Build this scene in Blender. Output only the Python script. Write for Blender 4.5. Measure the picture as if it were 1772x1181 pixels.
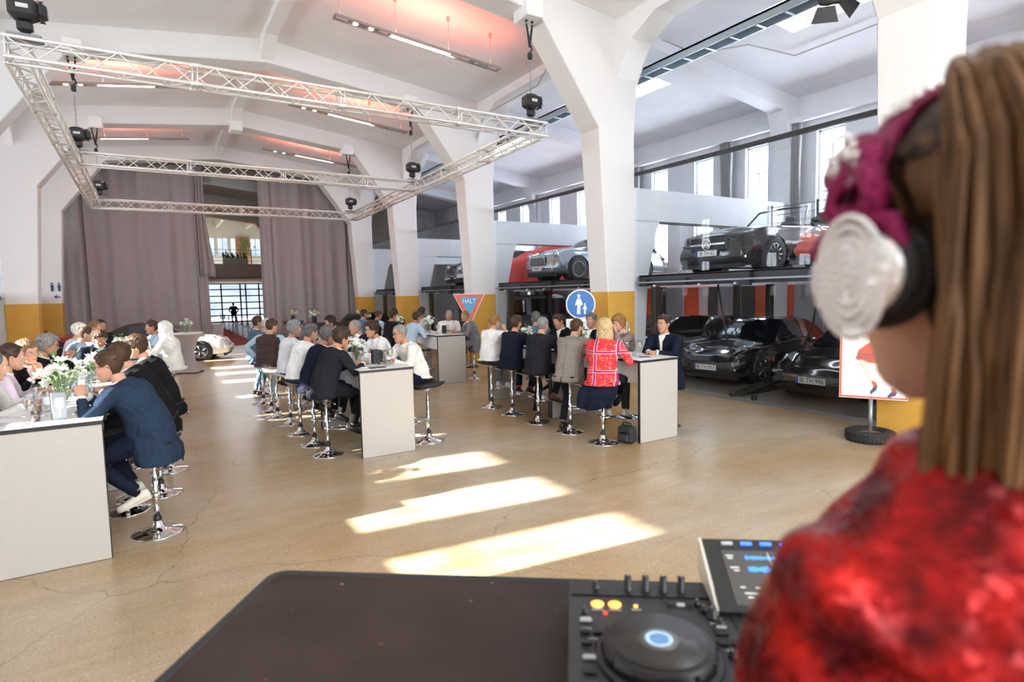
import bpy, bmesh, math, random
import numpy as np
from mathutils import Vector, Matrix, Quaternion
from math import sin, cos, pi, radians, sqrt, atan2
for o in list(bpy.data.objects): bpy.data.objects.remove(o)
S = bpy.context.scene
COL = S.collection
# ---------------------------------------------------------------- camera
cd = bpy.data.cameras.new('camera'); cam = bpy.data.objects.new('camera', cd); COL.objects.link(cam)
RM = Matrix(((0.85140718, 0.06014903, -0.52104501), (-0.52407544, 0.05734691, -0.84973894), (-0.02123065, 0.99654073, 0.0803482)))
RM = RM.to_quaternion().to_matrix()
cam.matrix_world = Matrix.Translation((0, 0, 2.0)) @ RM.to_4x4()
cd.sensor_width = 36; cd.lens = 1015 / 1772 * 36; cd.clip_start = .05; cd.clip_end = 300
cd.dof.use_dof = True; cd.dof.focus_distance = 9.0; cd.dof.aperture_fstop = 2.8
S.camera = cam
def camdist(p): return (Vector(p) - Vector((0, 0, 2))).length
# ---------------------------------------------------------------- world, sun, daylight
w = bpy.data.worlds.new('world'); S.world = w; w.use_nodes = True
w.node_tree.nodes['Background'].inputs[0].default_value = (0.80, 0.90, 1.0, 1)
w.node_tree.nodes['Background'].inputs[1].default_value = 4.0
def light(kind, name, loc, energy, color=(1, 1, 1), size=1, size_y=None, direction=(0, 0, -1), label=None):
    l = bpy.data.lights.new(name, kind); o = bpy.data.objects.new(name, l); COL.objects.link(o)
    l.energy = energy; l.color = color; o.location = loc
    if kind == 'AREA':
        l.shape = 'RECTANGLE'; l.size = size; l.size_y = size_y or size
    o.rotation_euler = Vector(direction).to_track_quat('-Z', 'Y').to_euler()
    return o
SUN_E = radians(25.2)
sun = light('SUN', 'sun', (-20, 5, 15), 44, (1.0, .955, .89), direction=(cos(SUN_E), -.11 * cos(SUN_E), -sin(SUN_E)))
sun.data.angle = radians(.6)
# daylight through the left and the right window bands, plus two added lamps
light('AREA', 'rear_fill', (2.7, -6.45, 4.4), 950, (1, .97, .93), 9.5, 6.5, (0, 1, -.02))  # added lamp behind the camera, fills the hall frontally
light('AREA', 'left_daylight', (-10.6, 12, 4.8), 5600, (.95, .97, 1), 26, 5, (1, 0, -.1))
light('AREA', 'right_daylight', (16.0, 12, 4.6), 6500, (.86, .93, 1), 26, 5, (-1, 0, -.1))
light('AREA', 'far_skylight_standin', (5.0, 52, 8.5), 900, (.95, .97, 1), 8, 8, (0, -.35, -1))  # added lamp under the closed far ceiling, stands in for a skylight
S.render.film_transparent = False
S.view_settings.view_transform = 'Standard'; S.view_settings.look = 'None'
S.view_settings.gamma = 1; S.view_settings.use_curve_mapping = False
S.view_settings.exposure = 0.26
cy = S.cycles
cy.max_bounces = 8; cy.diffuse_bounces = 4; cy.glossy_bounces = 4; cy.transmission_bounces = 6
cy.transparent_max_bounces = 16; cy.sample_clamp_indirect = 6; cy.caustics_reflective = False; cy.caustics_refractive = False
cy.use_denoising = True; cy.use_adaptive_sampling = True; cy.adaptive_threshold = .03
# ---------------------------------------------------------------- materials
MATS = {}
def mat(name, col=(.8, .8, .8), rough=.6, metal=0, spec=.5, emit=None, estr=0, coat=0, noise=None, bump=None, alpha=None, sheen=0):
    """noise=(scale, amount, detail) modulates colour value; bump=(scale, strength)."""
    if name in MATS: return MATS[name]
    m = bpy.data.materials.new(name); m.use_nodes = True; nt = m.node_tree; N = nt.nodes; L = nt.links
    b = N['Principled BSDF']
    b.inputs['Base Color'].default_value = (*col, 1); b.inputs['Roughness'].default_value = rough
    b.inputs['Metallic'].default_value = metal; b.inputs['Specular IOR Level'].default_value = spec
    b.inputs['Coat Weight'].default_value = coat; b.inputs['Coat Roughness'].default_value = .04
    b.inputs['Sheen Weight'].default_value = sheen
    if emit: b.inputs['Emission Color'].default_value = (*emit, 1); b.inputs['Emission Strength'].default_value = estr
    tc = N.new('ShaderNodeTexCoord')
    if noise:
        n = N.new('ShaderNodeTexNoise'); n.inputs['Scale'].default_value = noise[0]; n.inputs['Detail'].default_value = noise[2] if len(noise) > 2 else 4
        L.new(tc.outputs['Object'], n.inputs['Vector'])
        r = N.new('ShaderNodeMapRange'); r.inputs[1].default_value = .3; r.inputs[2].default_value = .7
        r.inputs[3].default_value = 1 - noise[1]; r.inputs[4].default_value = 1 + noise[1]
        L.new(n.outputs['Fac'], r.inputs[0])
        mx = N.new('ShaderNodeVectorMath'); mx.operation = 'SCALE'; mx.inputs[0].default_value = col
        L.new(r.outputs[0], mx.inputs['Scale']); L.new(mx.outputs[0], b.inputs['Base Color'])
    if bump:
        n = N.new('ShaderNodeTexNoise'); n.inputs['Scale'].default_value = bump[0]; n.inputs['Detail'].default_value = 3
        L.new(tc.outputs['Object'], n.inputs['Vector'])
        bp = N.new('ShaderNodeBump'); bp.inputs['Strength'].default_value = bump[1]; bp.inputs['Distance'].default_value = bump[2] if len(bump) > 2 else .02
        L.new(n.outputs['Fac'], bp.inputs['Height']); L.new(bp.outputs[0], b.inputs['Normal'])
    MATS[name] = m; return m
def nodes(m): return m.node_tree.nodes, m.node_tree.links, m.node_tree.nodes['Principled BSDF']
def glassmat(name, tint=(1, 1, 1), fres=1.45, rough=0.0, boost=1.0):
    m = bpy.data.materials.new(name); m.use_nodes = True; nt = m.node_tree; N = nt.nodes; L = nt.links
    N.remove(N['Principled BSDF']); out = N['Material Output']
    t = N.new('ShaderNodeBsdfTransparent'); t.inputs[0].default_value = (*tint, 1)
    g = N.new('ShaderNodeBsdfGlossy'); g.inputs['Roughness'].default_value = rough
    f = N.new('ShaderNodeLayerWeight'); f.inputs[0].default_value = .5
    pw = N.new('ShaderNodeMath'); pw.operation = 'POWER'; pw.inputs[1].default_value = 5; L.new(f.outputs['Facing'], pw.inputs[0])
    mu = N.new('ShaderNodeMath'); mu.operation = 'MULTIPLY_ADD'; mu.inputs[1].default_value = .9 * boost; mu.inputs[2].default_value = ((fres - 1) / (fres + 1)) ** 2 * boost; mu.use_clamp = True
    mx = N.new('ShaderNodeMixShader'); L.new(pw.outputs[0], mu.inputs[0]); L.new(mu.outputs[0], mx.inputs[0])
    L.new(t.outputs[0], mx.inputs[1]); L.new(g.outputs[0], mx.inputs[2]); L.new(mx.outputs[0], out.inputs[0])
    MATS[name] = m; return m
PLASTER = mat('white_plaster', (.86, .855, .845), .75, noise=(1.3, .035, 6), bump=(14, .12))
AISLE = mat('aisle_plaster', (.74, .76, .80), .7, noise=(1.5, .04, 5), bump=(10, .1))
GLASS = glassmat('shop_glass', (.95, .965, .97), 1.5, 0, .36)
WGLASS = glassmat('window_glass', (.97, .98, 1), 1.4)
CUPGLASS = glassmat('table_glass', (.93, .95, .95), 1.45, .0, 2.2)
BLACKSTEEL = mat('black_steel', (.035, .038, .042), .42, metal=.3)
GREYSTEEL = mat('grey_steel', (.30, .34, .38), .4, metal=.7)
ALU = mat('brushed_aluminium', (.80, .77, .72), .42, metal=.5)
CHROME = mat('chrome', (.78, .78, .80), .07, metal=1)
RUBBER = mat('black_rubber', (.02, .02, .022), .7)
BLACKP = mat('black_plastic', (.018, .018, .02), .45)
WHITEP = mat('white_laminate', (.47, .44, .405), .5, noise=(60, .03))
# column paint: white above, ochre band below two metres
COLM = mat('column_paint', (.80, .795, .785), .72, bump=(5, .3))
def _colm():
    N, L, b = nodes(COLM)
    tc = N.new('ShaderNodeTexCoord'); sp = N.new('ShaderNodeSeparateXYZ'); L.new(tc.outputs['Object'], sp.inputs[0])
    gt = N.new('ShaderNodeMath'); gt.operation = 'GREATER_THAN'; gt.inputs[1].default_value = 2.0; L.new(sp.outputs['Z'], gt.inputs[0])
    n = N.new('ShaderNodeTexNoise'); n.inputs['Scale'].default_value = 3; L.new(tc.outputs['Object'], n.inputs[0])
    cr = N.new('ShaderNodeValToRGB'); cr.color_ramp.elements[0].color = (.62, .33, .045, 1); cr.color_ramp.elements[1].color = (.74, .43, .08, 1)
    L.new(n.outputs['Fac'], cr.inputs[0])
    mx = N.new('ShaderNodeMixRGB'); L.new(gt.outputs[0], mx.inputs[0]); L.new(cr.outputs[0], mx.inputs[1]); mx.inputs[2].default_value = (.77, .76, .745, 1)
    L.new(mx.outputs[0], b.inputs['Base Color'])
_colm()
FLOORM = mat('polished_concrete', (.5, .4, .28), .3, spec=.5)
def _floor():
    N, L, b = nodes(FLOORM)
    tc = N.new('ShaderNodeTexCoord')
    def noise(scale, det=6, dist=0, rough=.55):
        n = N.new('ShaderNodeTexNoise'); n.inputs['Scale'].default_value = scale; n.inputs['Detail'].default_value = det
        n.inputs['Distortion'].default_value = dist; n.inputs['Roughness'].default_value = rough; L.new(tc.outputs['Object'], n.inputs[0]); return n
    def ramp(src, a, b_, c0, c1):
        r = N.new('ShaderNodeValToRGB'); r.color_ramp.elements[0].position = a; r.color_ramp.elements[1].position = b_
        r.color_ramp.elements[0].color = (*c0, 1); r.color_ramp.elements[1].color = (*c1, 1); L.new(src, r.inputs[0]); return r.outputs[0]
    def mix(kind, fac, a, c):
        m_ = N.new('ShaderNodeMixRGB'); m_.blend_type = kind
        if isinstance(fac, (int, float)): m_.inputs[0].default_value = fac
        else: L.new(fac, m_.inputs[0])
        L.new(a, m_.inputs[1])
        if isinstance(c, tuple): m_.inputs[2].default_value = (*c, 1)
        else: L.new(c, m_.inputs[2])
        return m_.outputs[0]
    base = ramp(noise(.45, 5, .6).outputs['Fac'], .35, .68, (.42, .28, .135), (.51, .43, .325))
    base = mix('MULTIPLY', .55, base, ramp(noise(2.6, 7, .2, .6).outputs['Fac'], .25, .75, (.86, .84, .81), (1.06, 1.05, 1.04)))
    base = mix('MIX', ramp(noise(70, 2, 0, .5).outputs['Fac'], .58, .70, (0, 0, 0), (.62, .62, .62)), base, (.20, .15, .10))
    base = mix('MIX', ramp(noise(26, 4, 0, .6).outputs['Fac'], .62, .70, (0, 0, 0), (.35, .35, .35)), base, (.24, .18, .12))
    base = mix('MIX', ramp(noise(48, 2, 0, .5).outputs['Fac'], .30, .38, (.4, .4, .4), (0, 0, 0)), base, (.72, .66, .56))
    st = N.new('ShaderNodeMapping'); st.inputs['Scale'].default_value = (.7, 5, 1); st.inputs['Rotation'].default_value = (0, 0, .5); L.new(tc.outputs['Object'], st.inputs[0])
    sn = noise(1.1, 7, 1.2, .65); L.new(st.outputs[0], sn.inputs[0])
    base = mix('MULTIPLY', .6, base, ramp(sn.outputs['Fac'], .3, .7, (.82, .80, .77), (1.06, 1.06, 1.06)))
    # hairline cracks
    v = N.new('ShaderNodeTexVoronoi'); v.voronoi_dimensions = '2D'; v.feature = 'DISTANCE_TO_EDGE'; v.inputs['Scale'].default_value = .36
    wv = N.new('ShaderNodeVectorMath'); wv.operation = 'ADD'; nn = noise(1.6, 6)
    sc_ = N.new('ShaderNodeVectorMath'); sc_.operation = 'SCALE'; sc_.inputs['Scale'].default_value = .55
    L.new(nn.outputs['Color'], sc_.inputs[0]); L.new(tc.outputs['Object'], wv.inputs[0]); L.new(sc_.outputs[0], wv.inputs[1]); L.new(wv.outputs[0], v.inputs['Vector'])
    base = mix('MIX', ramp(v.outputs['Distance'], .0, .0030, (.5, .5, .5), (0, 0, 0)), base, (.16, .12, .09))
    L.new(base, b.inputs['Base Color'])
    rr = N.new('ShaderNodeMapRange'); rr.inputs[3].default_value = .16; rr.inputs[4].default_value = .42
    b.inputs['Roughness'].default_value = .27
    bp = N.new('ShaderNodeBump'); bp.inputs['Strength'].default_value = .06; bp.inputs['Distance'].default_value = .01
    L.new(noise(30, 4).outputs['Fac'], bp.inputs['Height']); L.new(bp.outputs[0], b.inputs['Normal'])
_floor()
# ---------------------------------------------------------------- mesh helpers
class B:
    """collects geometry; build() links it as ONE mesh object"""
    def __init__(s): s.v = []; s.f = []; s.m = []; s.sm = []; s.mi = 0; s.smooth = False
    def add(s, vs, fs, smooth=None):
        n = len(s.v); s.v += [tuple(p) for p in vs]
        for f in fs: s.f.append(tuple(i + n for i in f)); s.m.append(s.mi); s.sm.append(s.smooth if smooth is None else smooth)
        return s
    def box(s, c, d, rz=0, M=None):
        x, y, z = d[0] / 2, d[1] / 2, d[2] / 2
        vs = [Vector((a * x, b * y, g * z)) for a in (-1, 1) for b in (-1, 1) for g in (-1, 1)]
        R = M if M is not None else Matrix.Rotation(rz, 3, 'Z')
        return s.add([Vector(c) + R @ q for q in vs], [(0, 1, 3, 2), (4, 6, 7, 5), (0, 4, 5, 1), (2, 3, 7, 6), (0, 2, 6, 4), (1, 5, 7, 3)], False)
    def mm(s, a, b): return s.box([(p + q) / 2 for p, q in zip(a, b)], [abs(q - p) for p, q in zip(a, b)])
    def cbox(s, c, d, ch=.01, M=None):
        """box with chamfered vertical and top edges"""
        x, y, z = d[0] / 2, d[1] / 2, d[2] / 2; R = M if M is not None else Matrix.Identity(3); vs = []
        for zz, k in ((-z, ch), (-z + ch, 0), (z - ch, 0), (z, ch)):
            xx, yy = x - k, y - k
            for a, b_ in ((xx - ch, -yy), (xx, -yy + ch), (xx, yy - ch), (xx - ch, yy), (-xx + ch, yy), (-xx, yy - ch), (-xx, -yy + ch), (-xx + ch, -yy)):
                vs.append(Vector(c) + R @ Vector((a, b_, zz)))
        fs = [tuple(range(7, -1, -1)), tuple(range(24, 32))]
        for r in range(3):
            for i in range(8): j = (i + 1) % 8; fs.append((r * 8 + i, r * 8 + j, r * 8 + 8 + j, r * 8 + 8 + i))
        return s.add(vs, fs, False)
    def tube(s, pts, r, n=8, caps=True, smooth=True, closed=False):
        pts = [Vector(p) for p in pts]; k = len(pts); rs = r if isinstance(r, (list, tuple)) else [r] * k
        vs = []; fs = []; ref = None
        for i, p in enumerate(pts):
            if closed: t = pts[(i + 1) % k] - pts[i - 1]
            else: t = pts[min(i + 1, k - 1)] - pts[max(i - 1, 0)]
            if t.length < 1e-9: t = Vector((0, 0, 1))
            t.normalize()
            if ref is None: ref = t.orthogonal().normalized()
            ref = (ref - t * ref.dot(t))
            ref = ref.normalized() if ref.length > 1e-6 else t.orthogonal().normalized()
            bi = t.cross(ref)
            rr = rs[i]; ra, rb = rr if isinstance(rr, (tuple, list)) else (rr, rr)
            for j in range(n):
                a = 2 * pi * j / n; vs.append(p + ref * cos(a) * ra + bi * sin(a) * rb)
        for i in range(k if closed else k - 1):
            i2 = (i + 1) % k
            for j in range(n): j2 = (j + 1) % n; fs.append((i * n + j, i * n + j2, i2 * n + j2, i2 * n + j))
        if caps and not closed: fs.append(tuple(range(n - 1, -1, -1))); fs.append(tuple(range((k - 1) * n, k * n)))
        return s.add(vs, fs, smooth)
    def lathe(s, prof, c=(0, 0, 0), n=20, M=None, smooth=True):
        """prof [(r,z)...] around local z"""
        R = M if M is not None else Matrix.Identity(3); vs = []; fs = []; c = Vector(c)
        for r, z in prof:
            for j in range(n): a = 2 * pi * j / n; vs.append(c + R @ Vector((r * cos(a), r * sin(a), z)))
        for i in range(len(prof) - 1):
            for j in range(n): j2 = (j + 1) % n; fs.append((i * n + j, i * n + j2, (i + 1) * n + j2, (i + 1) * n + j))
        if prof[0][0] > 1e-5: fs.append(tuple(range(n - 1, -1, -1)))
        if prof[-1][0] > 1e-5: fs.append(tuple(range((len(prof) - 1) * n, len(prof) * n)))
        return s.add(vs, fs, smooth)
    def prism(s, poly, a, b, axis='y', smooth=False):
        """extrude 2D poly from a to b; axis y: poly=(x,z); x: poly=(y,z); z: poly=(x,y)"""
        f = {'y': lambda p, t: (p[0], t, p[1]), 'x': lambda p, t: (t, p[0], p[1]), 'z': lambda p, t: (p[0], p[1], t)}[axis]
        n = len(poly); vs = [f(p, a) for p in poly] + [f(p, b) for p in poly]
        fs = [tuple(range(n - 1, -1, -1)), tuple(range(n, 2 * n))] + [(i, (i + 1) % n, n + (i + 1) % n, n + i) for i in range(n)]
        return s.add(vs, fs, smooth)
    def ball(s, c, r, n=12, m=8, M=None):
        r = r if isinstance(r, (tuple, list)) else (r, r, r); R = M if M is not None else Matrix.Identity(3); vs = []; fs = []
        c = Vector(c)
        for i in range(m + 1):
            t = pi * i / m
            for j in range(n): a = 2 * pi * j / n; vs.append(c + R @ Vector((r[0] * sin(t) * cos(a), r[1] * sin(t) * sin(a), -r[2] * cos(t))))
        for i in range(m):
            for j in range(n): j2 = (j + 1) % n; fs.append((i * n + j, i * n + j2, (i + 1) * n + j2, (i + 1) * n + j))
        return s.add(vs, fs, True)
    def loft(s, rings, caps=True, closed=True, smooth=True):
        n = len(rings[0]); vs = [p for r in rings for p in r]; fs = []
        for i in range(len(rings) - 1):
            for j in range(n if closed else n - 1): j2 = (j + 1) % n; fs.append((i * n + j, i * n + j2, (i + 1) * n + j2, (i + 1) * n + j))
        if caps and closed: fs.append(tuple(range(n - 1, -1, -1))); fs.append(tuple(range((len(rings) - 1) * n, len(rings) * n)))
        return s.add(vs, fs, smooth)
    def mesh(s, name, mats):
        me = bpy.data.meshes.new(name); me.from_pydata(s.v, [], s.f)
        for m_ in (mats if isinstance(mats, (list, tuple)) else [mats]): me.materials.append(m_)
        me.polygons.foreach_set('use_smooth', s.sm); me.polygons.foreach_set('material_index', s.m)
        me.update(); bm = bmesh.new(); bm.from_mesh(me); bmesh.ops.recalc_face_normals(bm, faces=bm.faces); bm.to_mesh(me); bm.free()
        return me
    def build(s, name, mats, parent=None, **kw): return link(name, s.mesh(name, mats), parent, **kw)
def link(name, data, parent=None, loc=None, label=None, kind=None, group=None, cat=None, rz=None):
    o = bpy.data.objects.new(name, data); COL.objects.link(o)
    if parent is not None: o.parent = parent
    if loc is not None: o.location = loc
    if rz is not None: o.rotation_euler = (0, 0, rz)
    if label: o['label'] = label
    if kind: o['kind'] = kind
    if group: o['group'] = group
    if cat: o['category'] = cat
    return o
def thing(name, label, cat, loc=(0, 0, 0), rz=0, group=None): return link(name, None, None, loc, label, None, group, cat, rz)
def dup(root, loc=None, rz=None, label=None, group=None, parent=None):
    c = root.copy(); COL.objects.link(c)
    if parent is not None: c.parent = parent
    if loc is not None: c.location = loc
    if rz is not None: c.rotation_euler = (0, 0, rz)
    if label: c['label'] = label
    if group: c['group'] = group
    for ch in list(root.children): dup(ch, parent=c)
    return c
def text_on(body, size, M, material, parent, name='lettering', ext=.001, sx=1, align='CENTER'):
    c = bpy.data.curves.new(name, 'FONT'); c.body = body; c.size = size; c.align_x = align; c.align_y = 'CENTER'; c.extrude = ext
    c.materials.append(material); t_ = bpy.data.objects.new('tmp', c); COL.objects.link(t_); dg = bpy.context.evaluated_depsgraph_get()
    me = bpy.data.meshes.new_from_object(t_.evaluated_get(dg)); bpy.data.objects.remove(t_); me.name = name
    o = bpy.data.objects.new(name, me); COL.objects.link(o); o.parent = parent
    o.matrix_local = M @ Matrix.Diagonal((sx, 1, 1, 1)); return o
# ================================================================ STRUCTURE
XL, XR, XC = -3.5, 8.9, 2.7          # glass planes of the two arcades and the hall's middle
FY = [-2.45, 3.45, 9.35, 15.3, 21.2, 26.5, 32.4, 38.3, 44.2]   # near faces of the portal frames
FT = .6
B().mm((-14, -7, -.3), (19, 62, 0)).build('floor', FLOORM, kind='structure', label='polished beige concrete floor with hairline cracks')
def ceil_z(x): return 8.15 - .12 * abs(x - XC)
def frame_poly():
    r = [(8.15, 0), (8.10, 2.0), (7.9, 5.15), (7.9, 5.3), (6.5, 7.2), (6.1, 7.28)]
    # right column inner edge up to the beam, ridge, down the left column
    l = [(2 * XC - x, z) for x, z in r]
    top = 8.9
    poly = [(9.0, 0), (8.15, 0)] + r[1:] + [(XC, 7.62)] + l[::-1][:-1] + [(2 * XC - 8.15, 0), (2 * XC - 9.0, 0), (2 * XC - 9.0, 6.2), (2 * XC - 9.35, 7.3), (2 * XC - 9.35, top), (9.35, top), (9.35, 7.3), (9.0, 6.2)]
    return poly
def portal(y):
    # built from convex pieces so the faces stay clean
    b = B()
    r = [(8.15, 0), (8.10, 2.0), (7.9, 5.15), (7.9, 5.3), (6.5, 7.2)]
    for sgn in (1, -1):
        fx = (lambda x: x) if sgn == 1 else (lambda x: 2 * XC - x)
        inner = [(fx(x), z) for x, z in r]; outer = [(fx(8.85), 0), (fx(8.85), 2.0), (fx(8.85), 5.15), (fx(8.85), 5.3), (fx(9.0), 7.2)]
        for i in range(4): b.prism([outer[i], inner[i], inner[i + 1], outer[i + 1]], y, y + FT)
        b.prism([(fx(9.0), 7.2), (fx(6.5), 7.2), (fx(XC), 7.62), (fx(XC), 9.0), (fx(9.0), 9.0)], y, y + FT)
        b.prism([(fx(8.84), 6.0), (fx(9.4), 7.3), (fx(9.4), 8.0), (fx(8.84), 8.0)], y + .02, y + FT - .02)
    return b
def portal_merge(b, y):
    o = b.build('portal_frame', COLM, kind='structure')
    bm = bmesh.new(); bm.from_mesh(o.data); bmesh.ops.remove_doubles(bm, verts=bm.verts, dist=.0005)
    seen = {}
    for f in bm.faces: seen.setdefault(tuple(sorted(v.index for v in f.verts)), []).append(f)
    bmesh.ops.delete(bm, geom=[f for k in seen.values() if len(k) > 1 for f in k], context='FACES')
    bmesh.ops.bevel(bm, geom=[e for e in bm.edges if len(e.link_faces) == 2 and e.calc_face_angle(0) > .6], offset=.018, segments=1, affect='EDGES')
    bm.to_mesh(o.data); bm.free(); return o
for y in FY: portal_merge(portal(y), y)
# hall ceiling: two slopes, ridge beam with haunches, longitudinal edge beams
b = B(); y0, y1 = -6, 45
b.prism([(-3.6, ceil_z(-3.6)), (XC, ceil_z(XC)), (9.0, ceil_z(9.0)), (9.0, 9.3), (-3.6, 9.3)], y0, y1)
b.build('ceiling', PLASTER, kind='structure', label='white board-marked concrete ceiling in two shallow slopes')
b = B()
for i in range(len(FY) - 1):
    a, c = FY[i] + FT - .01, FY[i + 1] + .01
    # ridge beam
    b.prism([(a, 7.66), (a + .8, 7.96), (c - .8, 7.96), (c, 7.66), (c, 8.3), (a, 8.3)], XC - .14, XC + .14, 'x')
    for sgn in (1, -1):
        xx = (8.35, 8.9) if sgn == 1 else (2 * XC - 8.9, 2 * XC - 8.35)
        b.prism([(a, 6.35), (a + .45, 6.95), (a + 1.1, 7.25), (c - 1.1, 7.25), (c - .45, 6.95), (c, 6.35), (c, 8.4), (a, 8.4)], *xx, 'x')
b.build('ceiling_beam', PLASTER, kind='structure', label='white ridge and edge beams with curved haunches between the portal frames')
# hanging brackets under the frames for the chain hoists
for k in (2, 3, 4):
    for x in (-1.05, 6.3) + ((2.7,) if k == 4 else ()):
        B().cbox((x, FY[k] + .1, 7.22 if x != 2.7 else 7.6), (.36, .5, .34), .02).build('trim_%d' % (k * 10 + int(x)), PLASTER, kind='structure')
# aisle roofs, cross beams, outer walls
for sgn in (1, -1):
    fx = (lambda x: x) if sgn == 1 else (lambda x: 2 * XC - x)
    side = 'right' if sgn == 1 else 'left'
    # roof slab with a skylight opening in the near bays
    b = B()
    def roof_z(x): return 7.5 - .1 * (x - 8.9)
    def slab(xa, xb, ya, yb): b.prism([(fx(xa), roof_z(xa)), (fx(xb), roof_z(xb)), (fx(xb), roof_z(xb) + .25), (fx(xa), roof_z(xa) + .25)], ya, yb)
    if sgn == 1:
        slab(8.85, 10.4, -6, 45); slab(11.6, 14.7, -6, 45)
        yy = -6
        for (ya, yb) in ((4.2, 7.6), (10.9, 14.2), (17, 20)):
            slab(10.4, 11.6, yy, ya); yy = yb
        slab(10.4, 11.6, yy, 45)
        for (ya, yb) in ((4.2, 7.6), (10.9, 14.2), (17, 20)):
            q = B().prism([(10.35, roof_z(10.4) + .3), (11.65, roof_z(11.6) + .3), (11.65, roof_z(11.6) + .33), (10.35, roof_z(10.4) + .33)], ya - .05, yb + .05)
            q.build('window_%d' % (60 + int(ya)), WGLASS, kind='structure', label='flat roof light glazing in the aisle ceiling')
    else: slab(8.85, 14.7, -6, 45)
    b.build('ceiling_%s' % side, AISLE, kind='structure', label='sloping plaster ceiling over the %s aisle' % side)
    for y in FY[1:7]:
        b = B()
        b.prism([(fx(8.9), 7.15), (fx(9.4), 7.2), (fx(14.05), 6.55), (fx(14.7), 5.9), (fx(14.7), 7.6), (fx(8.9), 8.1)], y + .08, y + .5)
        b.prism([(fx(14.05), 6.6), (fx(14.35), 5.6), (fx(14.3), 0), (fx(14.7), 0), (fx(14.7), 6.8)], y + .05, y + .55)
        # mid-height cross beam with haunch at the column
        b.prism([(fx(8.84), 3.52), (fx(14.6), 3.52), (fx(14.6), 4.2), (fx(8.84), 4.2)], y + .1, y + .5)
        b.prism([(fx(8.8), 3.6), (fx(9.75), 3.6), (fx(9.6), 3.3), (fx(9.35), 2.3), (fx(9.2), 0), (fx(8.8), 0)], y + .12, y + .48)
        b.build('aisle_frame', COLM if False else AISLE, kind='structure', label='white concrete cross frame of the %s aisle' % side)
def wall_with_openings(name, x0, x1, ya, yb, za, zb, ops, m, label=None):
    """wall slab in the YZ plane with rectangular openings ops=[(y0,y1,z0,z1)] sharing columns"""
    b = B(); ops = sorted(ops); ys = sorted({ya, yb} | {o[0] for o in ops} | {o[1] for o in ops})
    for p, q in zip(ys[:-1], ys[1:]):
        c = [o for o in ops if o[0] < (p + q) / 2 < o[1]]; z = za
        for o in sorted(c, key=lambda t: t[2]):
            if o[2] > z: b.mm((x0, p, z), (x1, q, o[2]))
            z = o[3]
        if z < zb: b.mm((x0, p, z), (x1, q, zb))
    return b.build(name, m, kind='structure', label=label)
FRM = mat('window_frame_paint', (.62, .66, .72), .5)
def win(n, x, ya, yb, za, zb, cols=2, rows=4, t=.05):
    f = B(); w_ = .045
    f.mm((x - t / 2, ya, za), (x + t / 2, ya + w_, zb)); f.mm((x - t / 2, yb - w_, za), (x + t / 2, yb, zb))
    f.mm((x - t / 2, ya, za), (x + t / 2, yb, za + w_)); f.mm((x - t / 2, ya, zb - w_), (x + t / 2, yb, zb))
    o = f.build('window_%d' % n, FRM, kind='structure')
    for i in range(1, cols):
        yy = ya + (yb - ya) * i / cols; B().mm((x - .018, yy - .012, za), (x + .018, yy + .012, zb)).build('muntin', FRM, o)
    for j in range(1, rows):
        zz = za + (zb - za) * j / rows; B().mm((x - .018, ya, zz - .012), (x + .018, yb, zz + .012)).build('muntin', FRM, o)
    B().mm((x - .003, ya, za), (x + .003, yb, zb)).build('pane', WGLASS, o)
# right wall windows: two rows, tall upper ones
ops = []; n = 1
for yc in (4.6, 6.6, 8.55, 10.65, 12.5, 14.33, 16.5, 18.4, 20.3, 22.6, 24.6):
    ops.append((yc - .36, yc + .36, 2.9, 5.98)); ops.append((yc - .36, yc + .36, .6, 2.1))
wall_with_openings('wall_right', 14.68, 14.95, -6, 45, 0, 8, ops, AISLE, 'far wall of the right aisle with tall windows')
for o in ops: win(n, 14.82, *o, cols=2, rows=4 if o[3] > 3 else 2); n += 1
SPLAY = mat('window_reveal', (.8, .8, .8), .6)
ops = []
for yc in (5.05, 6.33, 7.6, 9.0, 11.7, 12.9, 14.3, 17, 18.8, 20.4, 23, 24.6):
    ops.append((yc - .36, yc + .36, 1.6, 6.1))
wall_with_openings('wall_left', -9.55, -9.28, -6, 45, 0, 8, ops, AISLE, 'far wall of the left aisle with tall windows')
for o in ops: win(n, -9.42, *o, cols=2, rows=6); n += 1
# wall behind the camera; unseen wide opening added to let fill light in
b = B(); b.mm((-9.5, -6.3, 0), (-3, -6, 9)); b.mm((8.5, -6.3, 0), (15, -6, 9)); b.mm((-3, -6.3, 0), (8.5, -6, .9)); b.mm((-3, -6.3, 7.6), (8.5, -6, 9))
b.build('wall_back', PLASTER, kind='structure')
# gallery walls of the hall beyond the curtain
PINKW = mat('warm_far_plaster', (.66, .52, .46), .7)
B().mm((-3.6, 29.5, 0), (-3.4, 58, 10)).build('wall_far_left', PLASTER, kind='structure')
B().mm((11.6, 29.5, 0), (11.8, 58, 10)).build('wall_far_right', PLASTER, kind='structure')
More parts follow.
